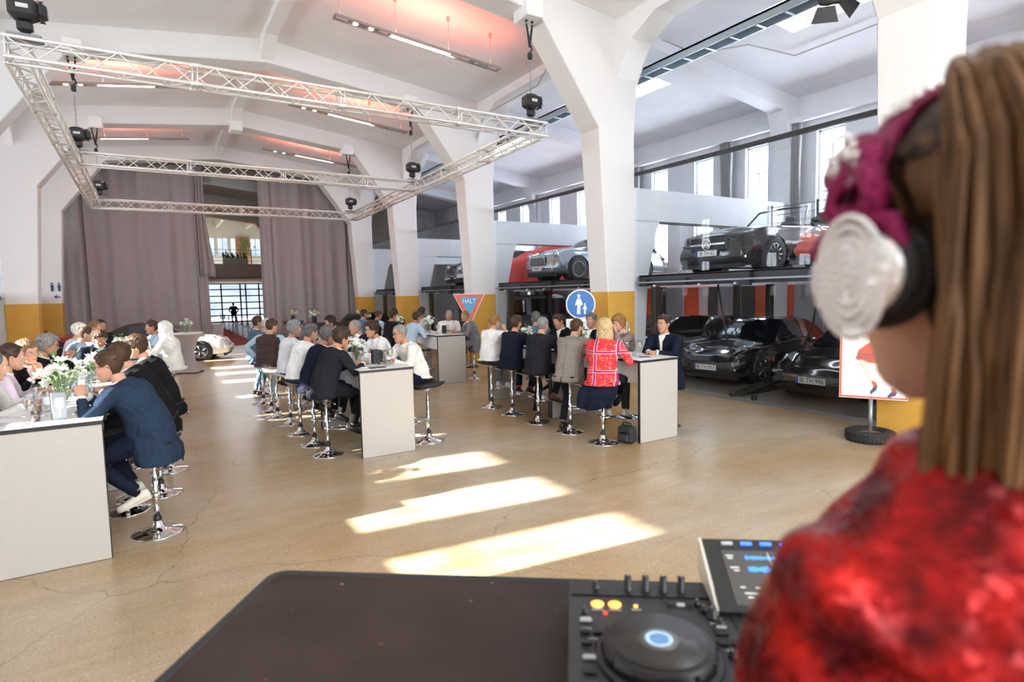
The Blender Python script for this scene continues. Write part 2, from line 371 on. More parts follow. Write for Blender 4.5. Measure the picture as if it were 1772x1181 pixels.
# ================================================================ ARCADE GLASS, LIFT PLATFORMS
PANELG = mat('grey_partition', (.42, .42, .44), .6); PANELR = mat('orange_red_partition', (.78, .13, .05), .55)
PANELD = mat('dark_partition', (.06, .065, .07), .5); PANELW = mat('pale_partition', (.7, .7, .72), .5)
CHECK = mat('checker_plate', (.30, .27, .22), .38, metal=.6, bump=(60, .6))
BAYS = [(4.05, 9.35), (9.95, 15.3), (15.9, 21.2), (21.8, 26.5)]
SCREENS = []
for k, (a, c) in enumerate(BAYS):
    m_ = (a + c) / 2
    g = thing('glass_screen', ['glass screen of the bay beside the round-tyre poster stand', 'glass screen of the bay behind the blue round sign', 'glass screen of the bay behind the red triangular sign', 'glass screen of the last bay before the grey curtain'][k], 'glass screen', (XR, m_, 0), group='glass screens of the arcade')
    SCREENS.append(g)
    for i, (p, q) in enumerate(((a + .01, m_ - .006), (m_ + .006, c - .01))):
        p -= m_; q -= m_
        B().mm((.0, p, .05), (.012, q, 2.09)).build('glass_pane', GLASS, g)
        B().mm((.0, p, 2.36), (.012, q, 4.42)).build('glass_pane', GLASS, g)
    B().mm((-.03, a - m_ - .35, 4.42), (.05, c - m_ + .02, 4.49)).build('top_rail', BLACKSTEEL, g)
    B().mm((-.02, a - m_, .0), (.035, c - m_, .05)).build('floor_track', GREYSTEEL, g)
    for yy in (-.25, .2): B().cbox((.0, yy, .1), (.07, .09, .1), .01).build('clamp', BLACKP, g)
def platform(k, side, labels):
    a, c = BAYS[k]; m_ = (a + c) / 2; L = (c - a)
    s = 1 if side == 'right' else -1; x = XR + .02 if s == 1 else XL - .02
    p = thing('lift_platform', labels, 'car lift', (x, m_, 0), group='car lift platforms')
    h = L / 2
    g = B(); g.mm((s * .02, -h + .03, 2.12), (s * .06, h - .03, 2.32)); g.mm((s * .02, -h + .03, 2.30), (s * .16, h - .03, 2.33)); g.mm((s * .02, -h + .03, 2.10), (s * .16, h - .03, 2.125))
    g.build('girder', BLACKSTEEL, p)
    B().mm((s * .16, -h + .05, 2.20), (s * 4.9, h - .05, 2.32)).build('deck', BLACKSTEEL, p)
    q0 = p; p = p if s == -1 else SCREENS[k]
    B().mm((-s * .10, -h - .25, 2.16), (-s * .06, h - .05, 2.19)).build('guide_rail', GREYSTEEL, p)
    for yy in (-.92 * h, -.55 * h, .0, .5 * h, .9 * h):
        wdt = .34 if yy == 0 else .12
        b = B().mm((-s * .06, yy - wdt / 2, 2.06 if yy == 0 else 2.12), (s * .02, yy + wdt / 2, 2.30 if yy == 0 else 2.24)); b.build('bracket', BLACKSTEEL, p)
    for yy in (-h + .5, -h + 1.3, .1, .9, h - .6):
        b = B().tube([(-s * .11, yy, 2.10), (-s * .055, yy, 2.10)], .022, 8); b.build('roller', ALU, p)
    p = q0
    # masts
    for yy, xx in ((-h + .18, .35), (h - .18, .35), (0.15, 4.3), (-h + .18, 4.3), (h - .18, 4.3)):
        B().cbox((s * xx, yy, 1.05), (.16, .14, 2.1), .01).build('mast', BLACKSTEEL, p)
    if s == 1:
        for q, dy in ((-.9, .5), (1.2, -.4)):
            b = B(); b.tube([(s * .8, q, 2.1), (s * .85, q + dy * .25, 1.4), (s * .82, q + dy * .6, .9), (s * .8, q + dy, .6)], .018, 6)
            b.build('hydraulic_hose', RUBBER, p)
for k in range(4):
    platform(k, 'right', ['car lift platform carrying the open black roadster beside the red car', 'car lift platform carrying the silver classic coupe', 'car lift platform carrying the two dark classic cars', 'car lift platform nearest the grey curtain'][k])
    platform(k, 'left', ['car lift platform of the left arcade, first bay', 'car lift platform of the left arcade, second bay', 'car lift platform of the left arcade, third bay', 'car lift platform of the left arcade beside the restroom arrow column'][k])
    a, c = BAYS[k]
    b = B(); b.mm((9.0, a + .02, .0), (14.2, c - .02, .025)); b.build('floor_plate', CHECK, kind='structure')
    # partition panels behind the lower cars
    y = a; i = 0; rnd = random.Random(5 + k)
    P = B(); cols = [PANELG, PANELR, PANELD, PANELG, PANELD, PANELW, PANELR, PANELG]
    par = thing('partition', 'grey, orange and black panels behind the lower cars, bay %s' % ['by the poster stand', 'by the blue sign', 'by the red triangle', 'by the curtain'][k], 'partition', (14.2, a, 0), group='partitions behind the lower cars')
    while y < c - .05:
        w_ = min(rnd.choice((.35, .6, .8, .45)), c - y)
        B().mm((0, y - a + .01, 0.03), (.06, y - a + w_ - .01, 2.08)).build('panel', cols[(i + k) % 8], par)
        y += w_; i += 1
# cooler tinted red uplight strip on those partitions (LED strips in the bays)
for (a, c) in BAYS[:2]:
    light('AREA', 'red_strip_light', (13.6, (a + c) / 2, .12), 16, (1, .18, .06), 4.5, .08, (.5, 0, 1))
    light('AREA', 'bay_strip_light', (11.2, (a + c) / 2, 2.06), 9, (.9, .93, 1), 4.6, .1, (0, 0, -1))
# cable trough running through the aisle above the glass
b = B(); b.mm((9.28, -5, 6.72), (9.60, 27, 6.76)); b.mm((9.28, -5, 6.60), (9.30, 27, 6.76)); b.mm((9.58, -5, 6.60), (9.60, 27, 6.76))
t = b.build('cable_trough', mat('galvanised_steel', (.42, .50, .56), .35, metal=.6), label='long galvanised cable trough under the aisle roof beams', cat='cable trough')
for i in range(40):
    if i == 0: r0 = B().mm((9.30, 0, 6.585), (9.58, .05, 6.60)).build('rung', MATS['galvanised_steel'], t); r0.location = (0, 4, 0)
    else: dup(r0, (0, 4 + i * .55, 0), parent=t)
# conduits
def conduit(pts, label, r=.016): return B().tube(pts, r, 6).build('conduit', mat('conduit_grey', (.45, .44, .43), .5, metal=.4), label=label, cat='conduit')
conduit([(9.2, 8.9, 7.1), (10.2, 8.9, 7.0), (11.0, 8.2, 7.1), (12.3, 8.0, 7.05), (12.3, 4.5, 7.05)], 'thin grey conduit crossing the aisle ceiling below the roof light')
conduit([(7.92, 10.9, 7.35), (7.92, 11.1, 7.1), (8.1, 11.8, 6.9), (8.1, 14.4, 6.9), (8.1, 14.9, 6.4)], 'thin grey conduit on the edge beam behind the hoist')
# curtain rail header over the right windows and gathered drapes
DRAPE = mat('thin_grey_drape', (.42, .42, .43), .85)
B().mm((14.28, -5, 6.2), (14.42, 27, 6.32)).build('trim_90', AISLE, kind='structure')
def drape(y, wd, z0, label):
    pts = []; n = 40; rings = []
    for j in range(9):
        z = z0 + (6.2 - z0) * j / 8; k = 1 - .25 * sin(pi * j / 8)
        rings.append([(14.4 + .045 * sin(i * 1.9 + j * .2), y + wd * k * (i / (n - 1) - .5), z) for i in range(n)] + [(14.42 + .045 * sin(i * 1.9 + j * .2), y + wd * k * (i / (n - 1) - .5), z) for i in range(n - 1, -1, -1)])
    B().loft(rings).build('drape', DRAPE, label=label, cat='curtain', group='gathered grey drapes beside the aisle windows')
for y, t_ in ((9.35, 'grey drape gathered right of the nearest tall window'), (11.45, 'grey drape gathered against the aisle pier'), (15.2, 'grey drape gathered beside the third window'), (17.4, 'grey drape between windows above the silver coupe'), (21.4, 'grey drape far along the aisle')):
    drape(y, .42, 3.4, t_)
# ================================================================ FAR HALL seen through the curtain gap
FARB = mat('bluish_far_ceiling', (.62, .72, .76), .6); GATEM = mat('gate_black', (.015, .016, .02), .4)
B().mm((-3.4, 44.8, 3.56), (11.6, 45.1, 4.46)).build('balcony_slab', PINKW, kind='structure', label='pinkish gallery edge beyond the curtain gap')
B().mm((-3.4, 45.1, 3.45), (11.6, 58, 3.75)).build('ceiling_gallery', mat('amber_soffit', (.72, .46, .26), .6), kind='structure')
b = B(); b.prism([(45, 7.5), (47, 9.2), (52, 9.9), (58.2, 9.3), (58.2, 10.6), (44.8, 10.6), (44.8, 7.5)], -3.4, 11.6, 'x'); b.build('ceiling_far', FARB, kind='structure')
for x in (3.2, 5.2, 7.6): B().mm((x, 45.6, 8.3), (x + .2, 57.8, 9.6)).build('ceiling_rib', FARB, kind='structure')
ops = [(x, x + .9, 5.9, 7.5) for x in (3.2, 4.25, 5.3, 6.35, 8.0, 9.1)] + [(4.3, 9.9, 0.02, 3.4)]
b = B(); xs = sorted({-3.6, 11.8} | {o[0] for o in ops} | {o[1] for o in ops})
for p, q in zip(xs[:-1], xs[1:]):
    z = 0
    for o in sorted([o for o in ops if o[0] < (p + q) / 2 < o[1]], key=lambda t: t[2]):
        if o[2] > z: b.mm((p, 58, z), (q, 58.3, o[2]))
        z = o[3]
    b.mm((p, 58, z), (q, 58.3, 10.4))
b.build('wall_far', FARB, kind='structure')
for i, o in enumerate(ops[:-1]):
    f = B()
    for (u, v) in (((o[0], o[0] + .06), (o[2], o[3])), ((o[1] - .06, o[1]), (o[2], o[3])), ((o[0], o[1]), (o[2], o[2] + .06)), ((o[0], o[1]), (o[3] - .06, o[3])), ((o[0] + .42, o[0] + .48), (o[2], o[3]))):
        f.mm((u[0], 58.1, v[0]), (u[1], 58.18, v[1]))
    wn = f.build('window_%d' % (100 + i), FRM, kind='structure'); B().mm((o[0], 58.13, o[2]), (o[1], 58.14, o[3])).build('pane', WGLASS, wn)
gate = B(); gx0, gx1 = 4.3, 9.9
for x in (gx0, 5.35, 6.9, 7.35, 8.45, 9.85): gate.mm((x, 57.9, 0), (x + .11, 58.0, 3.45))
for z in (0, .55, 1.12, 1.7, 2.28, 2.86, 3.36): gate.mm((gx0, 57.9, z), (gx1, 58.0, z + .10))
gt = gate.build('door_1', GATEM, kind='structure', label='black framed glass gates at the far end of the hall')
for i in range(6): B().mm((gx0, 57.94, .1 + i * .577), (gx1, 57.95, .5 + i * .577)).build('pane', WGLASS, gt)
# pale street scene beyond the gate
B().mm((-10, 70, 0), (30, 71, 9)).build('exterior_building', mat('street_facade', (.26, .28, .32), .8, noise=(.5, .3)), kind='structure')
# gallery railing, planters and a plant
rl = thing('gallery_railing', 'thin black railing along the far gallery edge', 'railing', (0, 44.9, 4.46))
for x in (3.0, 4.6, 6.2, 7.8): B().mm((x, -.02, -.75), (x + .05, .03, 1.0)).build('post', GATEM, rl)
for z in (.2, .45, .7, .97): B().mm((2.6, 0, z), (8.4, .02, z + .025)).build('rail', GATEM, rl)
GREEN = mat('leaf_green', (.10, .20, .06), .6, noise=(20, .4)); GREEN2 = mat('dark_leaf', (.05, .12, .05), .6)
for x0, x1, lab in ((4.4, 6.0, 'long planter of green foliage on the far gallery'), (6.9, 7.7, 'small planter with purple flowers on the far gallery')):
    pl = thing('planter', lab, 'planter', ((x0 + x1) / 2, 44.95, 4.46)); hw = (x1 - x0) / 2
    B().cbox((0, 0, .2), (2 * hw, .26, .4), .02).build('trough', mat('planter_white', (.6, .6, .58), .6), pl)
    b = B(); rnd = random.Random(3)
    for i in range(70):
        x, z = rnd.uniform(-hw, hw), rnd.uniform(.35, .8); a = rnd.uniform(0, 6.28); s = rnd.uniform(.08, .16)
        b.add([(x, 0, .35), (x + s * cos(a), s * .5 * sin(a), z), (x + s * 1.3 * cos(a) + .03, s * .5 * sin(a) + .02, z + .12), (x + .05, .03, z * .8)], [(0, 1, 2, 3)])
    b.build('foliage', GREEN, pl, kind='stuff')
# brick pier with hanging plant
b = thing('hanging_plant', 'trailing green plant hanging on the brick pier of the far gallery', 'plant', (7.35, 57.6, 6.2))
bb = B(); rnd = random.Random(4)
for i in range(60):
    x, z = rnd.gauss(0, .25), rnd.uniform(-.2, 1.2); bb.add([(x, 0, z), (x + .12, -.05, z + .06), (x + .16, 0, z - .08), (x + .02, .05, z - .1)], [(0, 1, 2, 3)])
bb.build('foliage', GREEN, b, kind='stuff')
B().mm((6.8, 57.7, 3.75), (7.9, 58, 7.6)).build('brick_pier', mat('brick_far', (.45, .26, .18), .8, noise=(9, .3)), kind='structure')
# ================================================================ CURTAINS
CURT = mat('mauve_grey_curtain', (.36, .32, .325), .9, noise=(25, .06), sheen=.3)
def curtain(x0, x1, y, z0, z1, seed, parent, amp=.075, edge=None, dens=5.2, name='curtain_panel', inward=0):
    rnd = random.Random(seed); n = int((x1 - x0) * 34); ph = [rnd.uniform(0, 6.28) for _ in range(4)]; rings = []
    M_ = 14
    for j in range(M_ + 1):
        t = j / M_; z = z0 + (z1 - z0) * t; row = []
        for i in range(n + 1):
            u = i / n; x = x0 + (x1 - x0) * u; a = amp * (1.15 - .55 * t)
            f = sin(x * dens + ph[0] + .5 * sin(x * 1.7 + ph[1])) * .65 + .35 * sin(x * dens * 2.1 + ph[2]) + .25 * sin(x * dens * .43 + ph[3])
            gather = 1 + 1.2 * max(0, 1 - abs(u - (.96 if inward == 1 else .04)) / .08) if inward else 1
            yy = y + a * f * gather
            xx = x + .05 * (1 - t) * sin(x * 3 + ph[2])
            row.append((xx, yy, z))
        rings.append(row + [(p[0], p[1] + .015, p[2]) for p in row[::-1]])
    return B().loft(rings).build(name, CURT, parent)
cl = thing('stage_curtain', 'tall mauve grey curtain left of the gap, behind the white convertible', 'curtain', (0, 28, 0))
curtain(-3.35, -1.9, 0.1, .04, 7.55, 1, cl, .16, dens=7); curtain(-2.0, 1.9, 0, .04, 7.55, 2, cl, .12, dens=6.4); curtain(1.75, 2.12, -.12, .04, 7.55, 3, cl, .09, dens=16)
fr = []
for j in range(15):
    t = j / 14; z = 7.4 - 4.35 * t; e = 2.12 + .05 * t + .32 * max(0, (t - .35) / .65) ** 1.3 * (1 if t < .93 else .8)
    row = [(1.85 + (e - 1.85) * i / 12, -.28 - .05 * sin(i * 1.3 + t * 2) * (1 + t), z - .12 * (i / 12) ** 2 * t) for i in range(13)]
    fr.append(row + [(p[0], p[1] + .03, p[2]) for p in row[::-1]])
B().loft(fr).build('turned_back_edge', CURT, cl, label='leading edge of the curtain folded back')
cr = thing('stage_curtain', 'tall mauve grey curtain right of the gap, beyond the cocktail tables', 'curtain', (0, 28, 0))
curtain(4.28, 4.75, -.08, .04, 7.55, 5, cr, .09, dens=14); curtain(4.7, 8.0, 0, .04, 7.55, 6, cr, .13, dens=6.2); curtain(7.9, 8.95, .05, .04, 7.55, 7, cr, .12, dens=11)
B().tube([(-3.4, 28, 7.6), (9, 28, 7.6)], .03, 8).build('curtain_track', BLACKSTEEL, label='black curtain track above both grey curtains', cat='curtain track')
# ================================================================ TRUSS
def TZ(y): return 5.19 - .0145 * (y - 9.2)
TR = thing('lighting_truss', 'rectangular aluminium lighting truss with a middle bar, hung from chain hoists', 'truss', (2.6, 15, 5))
TO = Vector((2.6, 15, 5))
def brace_obj(p, q, r, parent, me=[None]):
    if me[0] is None: me[0] = B().tube([(0, 0, 0), (0, 0, 1)], 1, 6, caps=False).mesh('brace', ALU)
    o = bpy.data.objects.new('brace', me[0]); COL.objects.link(o); o.parent = parent
    d = Vector(q) - Vector(p); o.matrix_local = Matrix.Translation(Vector(p)) @ d.to_track_quat('Z', 'Y').to_matrix().to_4x4() @ Matrix.Diagonal((r, r, d.length, 1)); return o
def truss_bar(p0, p1, single, h=.24):
    p0, p1 = Vector(p0), Vector(p1); d = (p1 - p0); L = d.length; u = d.normalized(); up = Vector((0, 0, 1)); sd = u.cross(up).normalized(); off = [sd * a * h / 2 + up * b_ * h / 2 for a, b_ in ((-1, -1), (1, -1), (1, 1), (-1, 1))]
    sec = link('truss_section', None, TR)
    for t in [0, L] + [x for x in np.arange(2.0, L - 1, 2.0)]:
        f = B()
        for k in ((0,) if t in (0, L) else (0, .06)):
            tt = min(max(t + k - .03, 0.02), L - .02); c = p0 + u * tt - TO
            for i in range(4): f.tube([c + off[i], c + off[(i + 1) % 4]], .011, 5)
        if 0 < t < L:
            for i in range(4): f.tube([p0 + u * (t - .06) - TO + off[i], p0 + u * (t + .09) - TO + off[i]], .034, 8)
        f.build('joint_frame', ALU, sec)
    for i in range(4): B().tube([p0 - TO + off[i], p1 - TO + off[i]], .0245, 8).build('chord', ALU, sec)
    n = int(L / .27); st = (L - .06) / n; bb = B()
    for i in range(4):
        a, c = off[i], off[(i + 1) % 4]
        for k in range(n):
            s0, s1 = (a, c) if (k + i) % 2 == 0 else (c, a)
            P, Q = p0 - TO + u * (.03 + k * st) + s0, p0 - TO + u * (.03 + (k + 1) * st) + s1
            if single: brace_obj(P, Q, .0085, sec)
            else: bb.tube([P, Q], .0085, 5, caps=False)
    if not single: bb.build('bracing', ALU, sec, kind='stuff')
h = .14
xa, xb = -1.2, 6.42
truss_bar((xa - .1, 9.32, TZ(9.2) - h), (xb + .1, 9.32, TZ(9.2) - h), True)
truss_bar((xa, 9.44, TZ(9.2) - h), (xa, 20.98, TZ(21) - h), True)
truss_bar((xb, 9.44, TZ(9.2) - h), (xb, 20.98, TZ(21) - h), True)
truss_bar((xa + .12, 15.15, TZ(15.1) - h), (xb - .12, 15.15, TZ(15.1) - h), True)
truss_bar((xa - .1, 21.1, TZ(21) - h), (xb + .1, 21.1, TZ(21) - h), True)
# chain hoists
def hoist(x, y, ztop, lab, hook_z=None):
    g = thing('chain_hoist', lab, 'chain hoist', (x, y, TZ(y) + .03), group='chain hoists carrying the lighting truss')
    top = ztop - TZ(y); hk = hook_z or top - .75
    b = B(); b.cbox((0, 0, .36), (.30, .26, .26), .05); b.cbox((.17, 0, .36), (.12, .22, .22), .05); b.build('motor_housing', BLACKP, g)
    B().cbox((.0, -.135, .36), (.12, .01, .05), .003).build('nameplate', mat('dim_white', (.6, .6, .6), .5), g)
    b = B(); b.cbox((0, 0, .16), (.16, .12, .14), .03); b.tube([(0, 0, .1), (.03, 0, .06), (.0, 0, .02), (-.03, 0, .04)], .014, 6); b.build('chain_bag', BLACKP, g)
    n = int((hk - .5) / .05); ch = B()
    for i in range(n):
        z = .5 + i * .05; ax = i % 2
        ch.tube([((.014 * cos(t) if ax else 0), (0 if ax else .014 * cos(t)), z + .028 * sin(t)) for t in [k * pi / 3 for k in range(6)]], .0055, 4, closed=True)
    ch.build('chain', GREYSTEEL, g)
    b = B(); b.cbox((0, 0, hk + .08), (.09, .07, .13), .02); b.tube([(0, 0, hk + .15), (.05, 0, hk + .2), (.03, 0, hk + .27), (-.02, 0, hk + .27)], .016, 6); b.build('hook', BLACKP, g)
    b = B()
    for s in (-1, 1): b.tube([(0, 0, hk + .24), (s * .03, 0, hk + .45), (s * .065, 0, top - .1)], (.022, .022, .018), 6); b.ball((s * .065, 0, top - .05), .026, 8, 6)
    b.build('sling', RUBBER, g)
    B().cbox((0, 0, .02), (.34, .3, .03), .008).build('truss_clamp', GREYSTEEL, g)
hoist(6.3, 9.42, 7.05, 'black chain hoist at the near right truss corner under the big pier bracket')
hoist(-1.1, 9.42, 7.05, 'black chain hoist at the near left truss corner by the picture edge')
hoist(6.3, 15.3, 7.05, 'black chain hoist at the right end of the middle truss bar')
hoist(-1.08, 15.3, 7.05, 'black chain hoist at the left end of the middle truss bar')
hoist(6.3, 21.15, 7.05, 'black chain hoist at the far right truss corner')
hoist(-1.08, 21.15, 7.05, 'black chain hoist at the far left truss corner by the curtain')
# small red shackle and small black spot fixtures on the truss
# ================================================================ HANGING LIGHT BARS
LAMPW = mat('lamp_tube_glow', (1, 1, 1), .5, emit=(1, .86, .72), estr=6.0)
SPOTM = mat('spot_lens', (1, 1, 1), .3, emit=(1, .8, .55), estr=9); HOUS = mat('lamp_housing_grey', (.36, .35, .33), .4, metal=.6)
def lightbar(p, q, lab, red=30):
    p, q = Vector(p), Vector(q); m_ = (p + q) / 2; L = (q - p).length; u = (q - p).normalized()
    g = thing('light_bar', lab, 'ceiling light', m_, group='suspended light bars'); s = u.x; R = Matrix.Rotation(-atan2(u.z, u.x), 3, 'Y')
    def T(x, y, z): return R @ Vector((x, y, z))
    b = B()
    for yy in (-.085, .085): b.box(T(0, yy, 0), (L, .025, .05), M=R)
    for a, c in ((-.5, -.49), (-.42, -.26), (-.20, -.195), (.17, .175), (.30, .42), (.49, .5)): b.box(T((a + c) / 2 * L, 0, 0.01), ((c - a) * L, .15, .04), M=R)
    b.build('housing', HOUS, g)
    B().box(T(-.01 * L, 0, 0), (.35 * L, .13, .03), M=R).build('tube', LAMPW, g)
    for xx in (-.385, -.30, .335, .385):
        B().lathe([(0, 0), (.05, 0), (.05, .03)], T(xx * L, 0, -.025), 10).build('spot', SPOTM if xx < 0 else HOUS, g)
    for xx in (-.47, -.16, .16, .44):
        w_ = B(); c = T(xx * L, 0, .02); zt = ceil_z(m_.x + c.x) - m_.z
        w_.tube([c, (c.x, 0, zt - .02)], .0035, 4); w_.build('cord', HOUS, g)
        B().cbox((c.x, 0, zt - .05), (.06, .06, .1), .008).build('ceiling_cap', mat('warm_cap', (.7, .45, .38), .5), g)
    l = light('AREA', 'red_uplight', m_ + Vector((0, 0, .08)), red, (1, .12, .05), L * .95, .1, (0.0, 0, 1)); l.rotation_euler = (R.to_4x4() @ Matrix.Rotation(pi, 4, 'X')).to_euler()
    l2 = light('AREA', 'bar_lamp', m_ - Vector((0, 0, .06)), 14, (1, .9, .8), L * .4, .1, (0, 0, -1))
for (xl, xr, y, dz) in ((3.27, 6.87, 11.5, 0), (3.6, 7.05, 17.4, .08), (3.85, 7.48, 23.4, .2)):
    k = {11.5: 'first', 17.4: 'second', 23.4: 'third'}[y]
    lightbar((xl, y, 7.29 + dz), (xr, y, 6.93 + dz), 'grey light bar on the right ceiling slope, %s row from the camera' % k)
    if y > 12: lightbar((2 * XC - xr - .1, y, 6.99 + dz * .8), (1.5, y, 7.41 + dz * .8), 'grey light bar on the left ceiling slope, %s row from the camera' % k)
# barn-door stage light high right
sl = thing('stage_light', 'black stage light with barn doors hanging high before the roof light', 'stage light', (7.75, 4.5, 5.62))
R = Vector((.55, .25, -.55)).to_track_quat('Z', 'Y').to_matrix()
B().lathe([(0, -.34), (.10, -.33), (.13, -.22), (.13, .0), (.15, .03), (.15, .07), (.12, .075)], (-.1, 0, .12), 20, R).build('lamp_body', BLACKP, sl)
for k in range(4):
    a = k * pi / 2 + .3; n_ = R @ Vector((cos(a), sin(a), 0)); t_ = R @ Vector((-sin(a), cos(a), 0)); f_ = R @ Vector((0, 0, 1)); c = Vector((-.1, 0, .12)) + f_ * .08 + n_ * .14
    e = c + (f_ * .17 + n_ * (.08 if k % 2 else .14)); q = [c - t_ * .11, c + t_ * .11, e + t_ * .17, e - t_ * .17]
    B().add(q + [v + n_ * .004 for v in q], [(0, 1, 2, 3), (7, 6, 5, 4), (0, 4, 5, 1), (1, 5, 6, 2), (2, 6, 7, 3), (3, 7, 4, 0)]).build('barn_door', BLACKP, sl)
B().tube([(-.24, .15, .1), (-.24, .18, .4), (-.2, 0, .5), (-.2, -.18, .4), (-.1, -.15, .1)], .014, 6).build('yoke', BLACKP, sl)
B().tube([(-.2, 0, .5), (-.2, 0, 1.5)], .02, 8).build('drop_pipe', BLACKP, sl)
# ================================================================ FURNITURE
EDGE = mat('black_edge_band', (.012, .012, .014), .45)
TOPW = mat('table_top_white', (.78, .77, .76), .4)
def bar_table(x0, y0, lab, L=2.02, W=.70, h=1.10):
    g = thing('bar_table', lab, 'table', (x0 + W / 2, y0 + L / 2, 0), group='long white bar tables'); w_, l_ = W / 2, L / 2
    B().mm((-w_, -l_, h - .028), (w_, l_, h)).build('tabletop', TOPW, g)
    b = B(); e = .004
    for s in (-1, 1):
        b.mm((s * w_, -l_ - e, h - .034), (s * (w_ + e), l_ + e, h - .003)); b.mm((-w_, s * l_, h - .034), (w_, s * (l_ + e), h - .003))
    b.build('edge_band', EDGE, g)
    for s in (-1, 1):
        y = s * (l_ - .02); p = B().mm((-w_ + .006, y - .019, .004), (w_ - .006, y + .019, h - .034)).build('end_panel', WHITEP, g)
        q = B()
        for t in (-1, 1): q.mm((t * (w_ - .006), y - .02, .004), (t * w_, y + .02, h - .034))
        q.mm((-w_, y - .02, 0), (w_, y + .02, .004)); q.build('edge_band', EDGE, p)
    for s in (-1, 1): B().mm((s * (w_ - .10), -l_ + .04, h - .33), (s * (w_ - .085), l_ - .04, h - .034)).build('apron', TOPW, g)
    return g
bar_table(-1.07, 5.45, 'white bar table cut by the left picture edge, dark blue suited man at its corner')
bar_table(-1.07, 7.49, 'white bar table continuing behind the left front one')
bar_table(2.12, 7.04, 'white bar table in the middle, end panel facing the camera between the stools')
bar_table(2.12, 9.08, 'white bar table continuing behind the middle one')
bar_table(5.36, 5.58, 'white bar table at the right with the patterned blouse woman at its corner')
bar_table(5.36, 7.62, 'white bar table continuing behind the right one, next to the man in white shirt')
bar_table(5.42, 12.02, 'white bar table at the back beside the grey blazer man')
bar_table(5.42, 14.06, 'white bar table farthest back on the right, ending near the black t-shirt man')
bar_table(-.85, 11.1, 'white bar table at the back left under the white haired woman')
def stool_meshes():
    b = B(); b.lathe([(.0, .0), (.205, .0), (.205, .006), (.19, .012), (.12, .026), (.06, .05), (.036, .085), (.03, .12)], n=28)
    base = b.mesh('base', CHROME)
    b = B(); b.lathe([(.033, .11), (.033, .145), (.026, .15)], n=14); ring = b.mesh('collar', BLACKP)
    b = B(); b.lathe([(.026, .14), (.026, .46), (.019, .465), (.019, .70), (.05, .72), (.06, .735)], n=14); pole = b.mesh('pole', CHROME)
    b = B(); b.tube([(.0, .02, .33), (-.07, .09, .33), (-.13, .17, .325), (-.12, .25, .32), (0, .28, .32), (.12, .25, .32), (.13, .17, .325), (.07, .09, .33)], .010, 6, closed=True); b.lathe([(.036, .30), (.036, .36)], n=12)
    foot = b.mesh('footrest', CHROME)
    def seat(m):
        b = B(); rings = []
        for i in range(13):
            t = i / 12; y = .19 - .375 * t; z = .742 + .045 * max(0, (t - .55) / .45) ** 1.6 + .012 * max(0, .2 - t) * 5 * -1; wd = .20 * (1 - .18 * abs(2 * t - 1) ** 3)
            top = [(wd * (2 * j / 8 - 1), y, z + .03 + .02 * abs(2 * j / 8 - 1) ** 2) for j in range(9)]
            bot = [(wd * (1 - 2 * j / 8) * .96, y, z + .006 + .018 * abs(2 * j / 8 - 1) ** 2) for j in range(9)]
            rings.append(top + bot)
        b.loft(rings); return b.mesh('seat', m)
    b = B(); b.tube([(.06, .0, .70), (.13, .03, .69), (.19, .05, .665)], .006, 5); lev = b.mesh('lever', CHROME)
    return base, ring, pole, foot, seat, lev
_sb = stool_meshes()
SEATB = _sb[4](mat('seat_black', (.015, .015, .016), .55, spec=.25)); SEATW = _sb[4](mat('seat_white', (.72, .71, .69), .4))
def stool(x, y, face, lab, white=False, dz=0):
    """face: angle of the sitter's forward direction (0 = +Y)"""
    g = thing('bar_stool', lab, 'stool', (x, y, 0), face, 'chrome bar stools')
    for nm, me in (('base', _sb[0]), ('collar', _sb[1]), ('pole', _sb[2]), ('footrest', _sb[3]), ('seat', SEATW if white else SEATB), ('lever', _sb[5])): link(nm, me, g)
    return g
# cocktail tables with stretch covers
SPX = mat('grey_stretch_cover', (.34, .31, .31), .8, sheen=.3); SPXD = mat('dark_stretch_cover', (.07, .07, .085), .8)
def cocktail(x, y, lab, m, r=.40):
    g = thing('cocktail_table', lab, 'table', (x, y, 0), .4, 'cocktail tables in stretch covers')
    B().lathe([(.0, 1.08), (r, 1.08), (r, 1.11), (r - .01, 1.115), (0, 1.115)], n=28).build('tabletop', TOPW if m is SPX else SPXD, g)
    rings = []
    for i in range(15):
        z = .03 + 1.06 * i / 14; t = abs(i / 14 - .42) / .58; k = .17 + (r - .17) * min(1, t) ** 2.2 if i / 14 > .42 else .17 + (.36 - .17) * ((.42 - i / 14) / .42) ** 2
        ring = []
        for j in range(28):
            a = 2 * pi * j / 28; q = 1 if i / 14 > .42 else 1 + .16 * ((.42 - i / 14) / .42) * cos(4 * a); ring.append((k * q * cos(a), k * q * sin(a), z))
        rings.append(ring)
    B().loft(rings, caps=False).build('stretch_cover', m, g)
    for k in range(4): a = k * pi / 2; B().cbox((.36 * cos(a), .36 * sin(a), .015), (.13, .05, .03), .006, Matrix.Rotation(a, 3, 'Z')).build('foot', BLACKP, g)
cocktail(.80, 18.6, 'cocktail table in pale grey stretch cover beside the white convertible', SPX, .42)
cocktail(4.75, 24.2, 'dark covered cocktail table left of the pair before the right curtain', SPXD)
cocktail(4.95, 21.6, 'dark covered cocktail table right of the pair before the right curtain', SPXD)
cocktail(6.15, 19.6, 'cocktail table in pale grey stretch cover in front of the black convertible', SPX)
